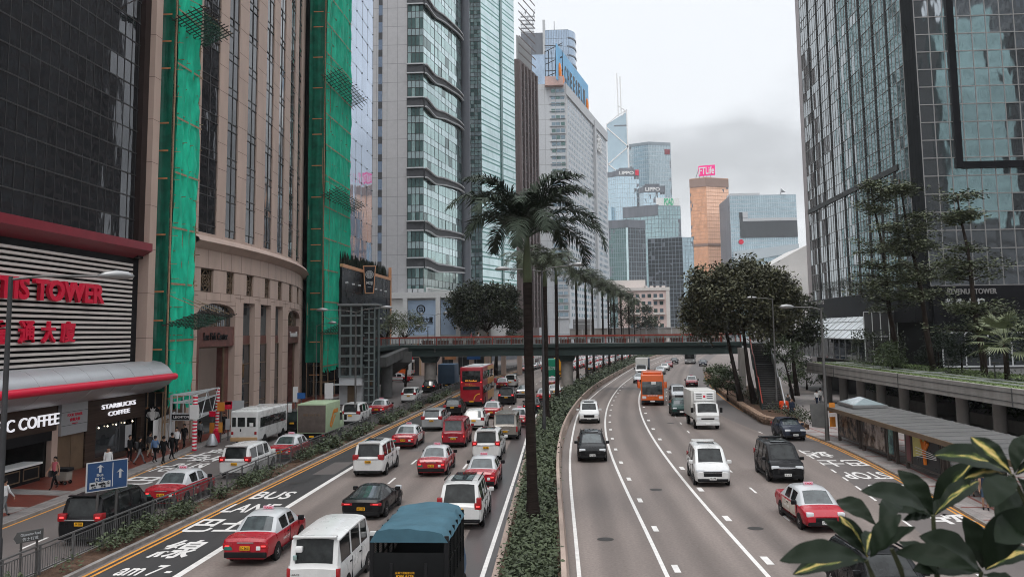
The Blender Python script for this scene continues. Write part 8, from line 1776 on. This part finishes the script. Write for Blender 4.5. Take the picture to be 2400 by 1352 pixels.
# ================================================================== people
M['skin'] = mat('skin', (.36, .21, .145), .55, var=.06); M['hair'] = mat('hair', (.012, .010, .010), .5, var=.2)
CL = {'black': (.012, .012, .013), 'white': (.60, .60, .60), 'blue': (.10, .17, .30), 'pink': (.50, .12, .15), 'grey': (.16, .165, .17), 'navy': (.02, .028, .05), 'denim': (.05, .08, .13), 'khaki': (.22, .18, .13), 'red': (.42, .03, .04), 'dark_grey': (.05, .05, .052)}
for k_, c_ in CL.items(): M['cloth_' + k_] = mat('cloth_' + k_, c_, .8, var=.15, scale=6)
def person(label, x, y, z, face, top, legs, h=1.70, pose='walk', bag=None, shorts=False, hair='short', seed=0, group='people on the pavements', sleeves=True):
    """one continuous skinned body; FACE is the heading in degrees right of the street"""
    r = random.Random(seed); s = h / 1.70; V = []; E = []; R = []; T = []
    def v(p, rad, par=None, tag_=0):
        V.append(Vector(p) * s); R.append(rad * s); T.append(tag_)
        if par is not None: E.append((par, len(V) - 1))
        return len(V) - 1
    st = {'walk': .26, 'stand': .03, 'stride': .36}[pose]; sw = {'walk': .2, 'stand': .03, 'stride': .3}[pose]
    pel = v((0, 0, .93), .125, None, 2); sp = v((0, 0, 1.10), .115, pel, 1); ch = v((.015, 0, 1.30), .135, sp, 1); nk = v((.0, 0, 1.43), .055, ch, 0); hd0 = v((.015, 0, 1.51), .078, nk, 0); hd1 = v((.02, 0, 1.585), .098, hd0, 0); v((.01, 0, 1.655), .075, hd1, 0); v((.105, 0, 1.555), .014, hd1, 0)
    for q in (-1, 1):
        v((.01, q * .098, 1.56), .014, hd1, 0)
        sh_ = v((.0, q * .17, 1.385), .062, ch, 1); d = -q * sw; bend = .12 if pose != 'stand' else .05
        el = v((d * .45, q * .215, 1.12), .044, sh_, 1 if sleeves else 0); wr = v((d + bend, q * .22, .88), .028, el, 1 if sleeves and top != 'pink' else 0); pm = v((d + bend + .03, q * .215, .80), .033, wr, 0)
        for f in range(4): a = v((d + bend + .045 - .022 * f, q * (.215 + .004 * f), .745), .010, pm, 0); v((d + bend + .05 - .022 * f, q * (.205), .71 + .01 * abs(f - 1.4)), .008, a, 0)
        a = v((d + bend + .075, q * .2, .775), .011, pm, 0); v((d + bend + .085, q * .19, .745), .009, a, 0)
        lg = q * st; hp = v((0, q * .085, .86), .092, pel, 2); kn = v((lg * .55 + .03, q * .09, .50), .062, hp, 0 if shorts else 2); an = v((lg - (.05 if lg < 0 else 0), q * .09, .10 + (.05 if lg < 0 and st > .1 else 0)), .04, kn, 0 if shorts else 2); v((lg + .14 - (.04 if lg < 0 else 0), q * .095, .035 + (.02 if lg < 0 and st > .1 else 0)), .036, an, 3)
    me = bpy.data.meshes.new('b'); me.from_pydata(V, E, []); o = bpy.data.objects.new('b', me); COL.objects.link(o); m_ = o.modifiers.new('s', 'SKIN'); sv = me.skin_vertices[0].data
    for i, q in enumerate(R): sv[i].radius = (q, q * (1.45 if T[i] == 1 and i in (1, 2) else 1.25 if i == 0 else 1)); 
    sv[0].use_root = True; sb_ = o.modifiers.new('u', 'SUBSURF'); sb_.levels = 1; sb_.render_levels = 1
    dg = bpy.context.evaluated_depsgraph_get(); dg.update(); out = bpy.data.meshes.new_from_object(o.evaluated_get(dg)); bpy.data.objects.remove(o)
    for k_ in ('skin', 'cloth_' + top, 'cloth_' + legs, 'cloth_black'): out.materials.append(M[k_])
    A = np.array([V[e[0]] for e in E]); B = np.array([V[e[1]] for e in E]); tg = np.array([T[e[1]] for e in E])
    for p in out.polygons:
        c = np.array(p.center); ab = B - A; t_ = np.clip(((c - A) * ab).sum(1) / (ab * ab).sum(1), 0, 1); k_ = int(((A + ab * t_[:, None] - c) ** 2).sum(1).argmin()); m__ = int(tg[k_])
        if c[2] > .93 * s and m__ == 2: m__ = 1
        if c[2] > 1.42 * s: m__ = 0
        if c[2] < .95 * s and m__ == 1 and abs(c[1]) < .17 * s: m__ = 2
        if shorts and m__ == 0 and .55 * s < c[2] < .9 * s and abs(c[1]) < .18 * s: m__ = 2
        p.material_index = m__; p.use_smooth = True
    t = thing('person', label, 'person', (x, y, z), math.radians(90 - face), group); obj('body', out, t)
    b = MB(); b.sphere((.0 * s, 0, 1.605 * s), .112 * s, 12, 8, (1.0, .9, 1.0)); b.v = [(x_ if not (x_ > .055 * s and z_ < 1.63 * s) else .05 * s, y_, max(z_, (1.50 if hair == 'short' else 1.36) * s)) for x_, y_, z_ in b.v]; b.build('hair', M['hair'], t, True)
    b = MB(); [b.sphere((.112 * s, q * .034 * s, 1.59 * s), .011 * s, 6, 4) for q in (-1, 1)]; b.box(.105 * s, .113 * s, -.025 * s, .025 * s, 1.50 * s, 1.508 * s); b.build('face_features', M['hair'], t)
    if bag: pbox('bag', t, M['cloth_' + bag[0]], *bag[1], .04)
    return t
BACK = ((-.30, -.14, -.15, .15, 1.02, 1.42)); SIDE = ((-.12, .14, -.33, -.24, .62, .95))
def pg(u, v): p = G(u, v, .13); return p.x, p.y, .13
PL_ = [('woman in a pink top walking past the kiosk with a dark bag', 127, 1146, 200, 'pink', 'black', 'walk', ('dark_grey', SIDE), {'sleeves': False, 'hair': 'long'}),
 ('person in a white shirt standing just behind the blue road sign', 252, 1118, 150, 'white', 'white', 'stand', None, {}),
 ('person with backpack and grey trousers striding by the coffee shop door', 326, 1088, 40, 'black', 'grey', 'stride', ('dark_grey', BACK), {}),
 ('person in dark clothes waiting against the coffee shop window', 303, 1082, 100, 'black', 'black', 'stand', None, {}),
 ('person in dark top and khaki legs walking behind the blue shirt', 350, 1072, 20, 'dark_grey', 'khaki', 'walk', None, {}),
 ('man in a blue shirt and black trousers walking away carrying a bag', 362, 1084, 10, 'blue', 'black', 'walk', ('black', SIDE), {}),
 ('man in a full black suit walking away nearest the kerb', 382, 1088, 5, 'black', 'black', 'walk', None, {'h': 1.76}),
 ('person in black walking beside the scaffold hoarding', 402, 1077, 15, 'black', 'black', 'walk', None, {'h': 1.74}),
 ('man in a white shirt walking towards the camera by the hoarding', 413, 1062, 190, 'white', 'black', 'walk', None, {'h': 1.76}),
 ('man in black walking towards the camera next to the left striped post', 431, 1050, 185, 'black', 'black', 'walk', None, {'h': 1.72}),
 ('person with long hair and grey backpack between the two striped posts', 468, 1038, 5, 'grey', 'black', 'stand', ('grey', BACK), {'hair': 'long'}),
 ('person in black standing by the bus stop poles', 525, 1016, 180, 'black', 'black', 'stand', None, {}),
 ('person in a white top at the left frame edge by the lamp post', 8, 1212, 15, 'white', 'grey', 'walk', None, {}),
 ('person in dark clothing walking past the pier door of the arched building', 640, 968, 5, 'dark_grey', 'black', 'walk', None, {}),
 ('man in dark blue with a backpack standing on the paved walk by the bus bay', 1857, 980, 195, 'navy', 'navy', 'stand', ('dark_grey', BACK), {'h': 1.78}),
 ('woman in grey with shoulder bag walking up the paved walk', 1856, 940, 20, 'grey', 'denim', 'walk', ('dark_grey', SIDE), {'hair': 'long'}),
 ('woman in dark top with long hair beside the orange litter bin', 1848, 962, 150, 'dark_grey', 'khaki', 'stand', None, {'hair': 'long', 'h': 1.6}),
 ('man in white shirt with a sling bag walking under the walkway edge', 1915, 953, 30, 'white', 'navy', 'walk', ('navy', SIDE), {}),
 ('second man in white shirt close beside the sling bag carrier', 1924, 948, 30, 'white', 'grey', 'walk', None, {'h': 1.74}),
 ('person in denim shorts standing at the kerb end of the shelter', 2311, 1195, 200, 'navy', 'denim', 'stand', None, {'shorts': True, 'sleeves': False}),
 ('person with white top and black backpack waiting at the shelter kerb', 2332, 1186, 185, 'white', 'black', 'stand', ('black', BACK), {'shorts': True}),
 ('person in dark dress standing behind the shelter glass', 2277, 1163, 195, 'black', 'dark_grey', 'stand', None, {'hair': 'long', 'shorts': True})]
for i, (lab, u, v, fc_, tp_, lg_, po_, bg_, kw) in enumerate(PL_): x, y, z = pg(u, v); person(lab, x, y, z, fc_, tp_, lg_, pose=po_, bag=bg_, seed=i, **kw)
for i, (u, tp_, lg_, fc_, lab) in enumerate(((1104, 'pink', 'khaki', 90, 'person in a pink top crossing the footbridge'), (1121, 'white', 'grey', 95, 'person in a white shirt crossing the footbridge'), (1144, 'dark_grey', 'black', -85, 'person in dark top crossing the footbridge rightmost of the three'))): person(lab, xc(u, YB + 2.2), YB + 2.2, zd, fc_, tp_, lg_, seed=60 + i, group='people on the footbridge')
x, y, z = pg(148, 1134); t = thing('cart', 'small covered goods trolley beside the woman in pink', 'trolley', (x, y, z)); pbox('load', t, M['khaki_load'] if 'khaki_load' in M else mat('load_grey', (.25, .23, .2), .8), -.35, .35, -.3, .3, .2, .75, .06); pbox('black_cover', t, M['cloth_black'], -.4, .42, -.34, .34, .7, .88, .06); [wheel(t, sx * .25, sy * .25, .1, .05) for sx in (-1, 1) for sy in (-1, 1)]
# ================================================================== variegated shrub on the near parapet
def variegated(name):
    m = bpy.data.materials.new(name); m.use_nodes = True; t = m.node_tree; b = t.nodes['Principled BSDF']; b.inputs['Roughness'].default_value = .5; b.inputs['Specular IOR Level'].default_value = .10
    tcn = t.nodes.new('ShaderNodeUVMap'); se = t.nodes.new('ShaderNodeSeparateXYZ'); t.links.new(tcn.outputs[0], se.inputs[0])
    def mm(op, a, c=None):
        n = t.nodes.new('ShaderNodeMath'); n.operation = op
        for i, q in enumerate((a, c)):
            if q is None: continue
            if isinstance(q, (int, float)): n.inputs[i].default_value = q
            else: t.links.new(q, n.inputs[i])
        return n.outputs[0]
    nz_ = t.nodes.new('ShaderNodeTexNoise'); nz_.inputs['Scale'].default_value = 5.0; nz_.inputs['Detail'].default_value = 5; mp_ = t.nodes.new('ShaderNodeMapping'); mp_.inputs['Scale'].default_value = (1.0, 2.2, 1); t.links.new(tcn.outputs[0], mp_.inputs[0]); t.links.new(mp_.outputs[0], nz_.inputs['Vector'])
    # U carries the leaf length plus its own whole-number seed, V runs across; the cream heart lies about the midrib
    at_ = t.nodes.new('ShaderNodeAttribute'); at_.attribute_name = 'cream'
    dist = mm('ABSOLUTE', mm('SUBTRACT', se.outputs['Y'], .5)); val = mm('ADD', mm('SUBTRACT', at_.outputs['Fac'], mm('MULTIPLY', dist, 2.2)), mm('MULTIPLY', mm('SUBTRACT', nz_.outputs[0], .5), 1.1))
    r = t.nodes.new('ShaderNodeValToRGB'); e = r.color_ramp.elements; e[0].position = .0; e[0].color = (.008, .014, .007, 1); e[1].position = .62; e[1].color = (.50, .37, .14, 1); e.new(.12).color = (.016, .029, .010, 1); e.new(.26).color = (.10, .125, .035, 1); e.new(.32).color = (.36, .28, .09, 1); r.color_ramp.interpolation = 'LINEAR'
    t.links.new(val, r.inputs[0]); t.links.new(r.outputs[0], b.inputs['Base Color']); return m
VG = variegated('variegated_leaf')
def pt(u, v, d): dd = CM @ _ray(u, v); return Vector(CC + dd * d)
LV = [  # base u, v, tip u, v, width ratio, cream share, reach towards (-) or away (+)
 (2187, 1207, 2108, 1100, .46, -.30, .02), (2187, 1207, 2280, 1080, .40, .12, -.02), (2180, 1205, 2026, 1145, .33, -.5, -.03), (2190, 1207, 2294, 1122, .30, .18, .03), (2183, 1210, 2060, 1178, .36, -.5, .02), (2180, 1212, 2118, 1216, .3, -.4, -.01), (2170, 1215, 2240, 1170, .3, -.3, .03),
 (2372, 1112, 2193, 1060, .34, .16, -.02), (2370, 1108, 2276, 1022, .44, .34, .03), (2378, 1108, 2398, 1016, .40, -.3, .02), (2366, 1115, 2262, 1116, .30, .36, -.03), (2370, 1115, 2322, 1182, .52, -.45, -.04), (2380, 1112, 2470, 1070, .42, .2, 0), (2385, 1118, 2450, 1190, .45, -.4, -.02),
 (2030, 1312, 1833, 1306, .30, -.08, -.03), (2028, 1314, 1863, 1338, .26, .30, -.04), (2034, 1305, 1968, 1206, .40, .42, .03), (2040, 1305, 2108, 1203, .42, -.5, .0), (2045, 1303, 2140, 1232, .28, -.5, -.03), (2030, 1300, 1932, 1214, .30, -.4, .01), (2052, 1228, 1962, 1166, .42, -.5, .05), (2060, 1232, 2105, 1166, .36, -.3, .05), (2033, 1316, 1928, 1328, .24, -.3, .03), (2030, 1300, 2046, 1240, .3, .2, .05),
 (2300, 1338, 2163, 1254, .44, -.5, -.02), (2303, 1330, 2262, 1212, .50, -.5, .0), (2308, 1330, 2410, 1188, .44, -.2, -.03), (2310, 1335, 2425, 1285, .36, .26, .02), (2298, 1340, 2146, 1330, .36, -.5, -.03), (2295, 1340, 2100, 1288, .34, -.5, .04), (2305, 1345, 2385, 1380, .5, -.3, -.04), (2420, 1165, 2336, 1206, .55, -.5, -.03), (2425, 1250, 2340, 1262, .5, -.4, -.05), (2200, 1345, 2110, 1262, .4, -.5, .06)]
fo = MB(); uv = []; cr = []; rl = random.Random(19)
for i, (bu, bv, tu, tv, wr_, cm_, rc) in enumerate(LV):
    d0 = 1.62 + .1 * math.sin(i * 2.1) + (.12 if bu < 2200 and bv < 1250 else 0); A_ = pt(bu, bv, d0); B_ = pt(tu, tv, d0 + rc * 1.6); ax = B_ - A_; Ln = ax.length; ax.normalize(); view = (Vector(CC) - A_).normalized(); nrm = (view * .75 + Vector((rl.uniform(-.4, .4), -.1, .75))).normalized(); sd = ax.cross(nrm).normalized(); nrm = sd.cross(ax); nu, nv = 16, 8; o_ = len(fo.v); vs = []
    for a in range(nu + 1):
        t_ = a / nu; wd = wr_ * Ln * .5 * (math.sin(math.pi * min(1, t_ ** 1.25 * .97 + .015)) ** .85) ; c_ = A_ + ax * Ln * t_ + nrm * (Ln * .10 * math.sin(math.pi * t_) - Ln * .05 * t_ ** 2)
        for k_ in range(nv + 1): s_ = k_ / nv * 2 - 1; vs.append(c_ + sd * wd * s_ + nrm * (abs(s_) * wd * .22 + .0015 * math.sin(t_ * 22 + s_ * 3))); uv.append((t_ * .96 + i, k_ / nv)); cr.append(cm_ + .18 if cm_ > .05 else cm_)
    w_ = nv + 1; fo.add(vs, [(a * w_ + k_, (a + 1) * w_ + k_, (a + 1) * w_ + k_ + 1, a * w_ + k_ + 1) for a in range(nu) for k_ in range(nv)])
sh_ = thing('variegated_shrub', 'dark green shrub with cream yellow variegated leaves in the near foreground', 'shrub', tuple(pt(2150, 1400, 1.65)))
fo.v = [tuple(Vector(q) - sh_.location) for q in fo.v]; o = fo.build('foliage', VG, sh_, True); me = o.data; l_ = me.uv_layers.new(name='UVMap')
for lp in me.loops: l_.data[lp.index].uv = uv[lp.vertex_index]
at_ = me.attributes.new('cream', 'FLOAT', 'POINT'); at_.data.foreach_set('value', cr)
b = MB()
for pts in (((2187, 1207), (2192, 1290), (2200, 1400)), ((2372, 1112), (2405, 1180), (2430, 1300)), ((2030, 1312), (2045, 1350), (2060, 1420)), ((2300, 1338), (2290, 1400), (2285, 1450)), ((2090, 1285), (2110, 1330), (2130, 1400))): b.tube([pt(u, v, 1.66) - sh_.location for u, v in pts], [.004, .005, .006], 6)
b.build('stems', mat('stem', (.05, .055, .03), .6), sh_)
# ================================================================== thin city haze: fades the far towers
hz = bpy.data.materials.new('haze_air'); hz.use_nodes = True; t_ = hz.node_tree; t_.nodes.clear(); ov = t_.nodes.new('ShaderNodeOutputMaterial'); pv = t_.nodes.new('ShaderNodeVolumePrincipled')
pv.inputs['Color'].default_value = (.93, .96, 1.0, 1); pv.inputs['Density'].default_value = 0.00013; pv.inputs['Anisotropy'].default_value = .2; t_.links.new(pv.outputs[0], ov.inputs['Volume'])
stuff(MB().box(-1640, 1640, -1640, 1640, -1.1, 396).build('haze', hz))
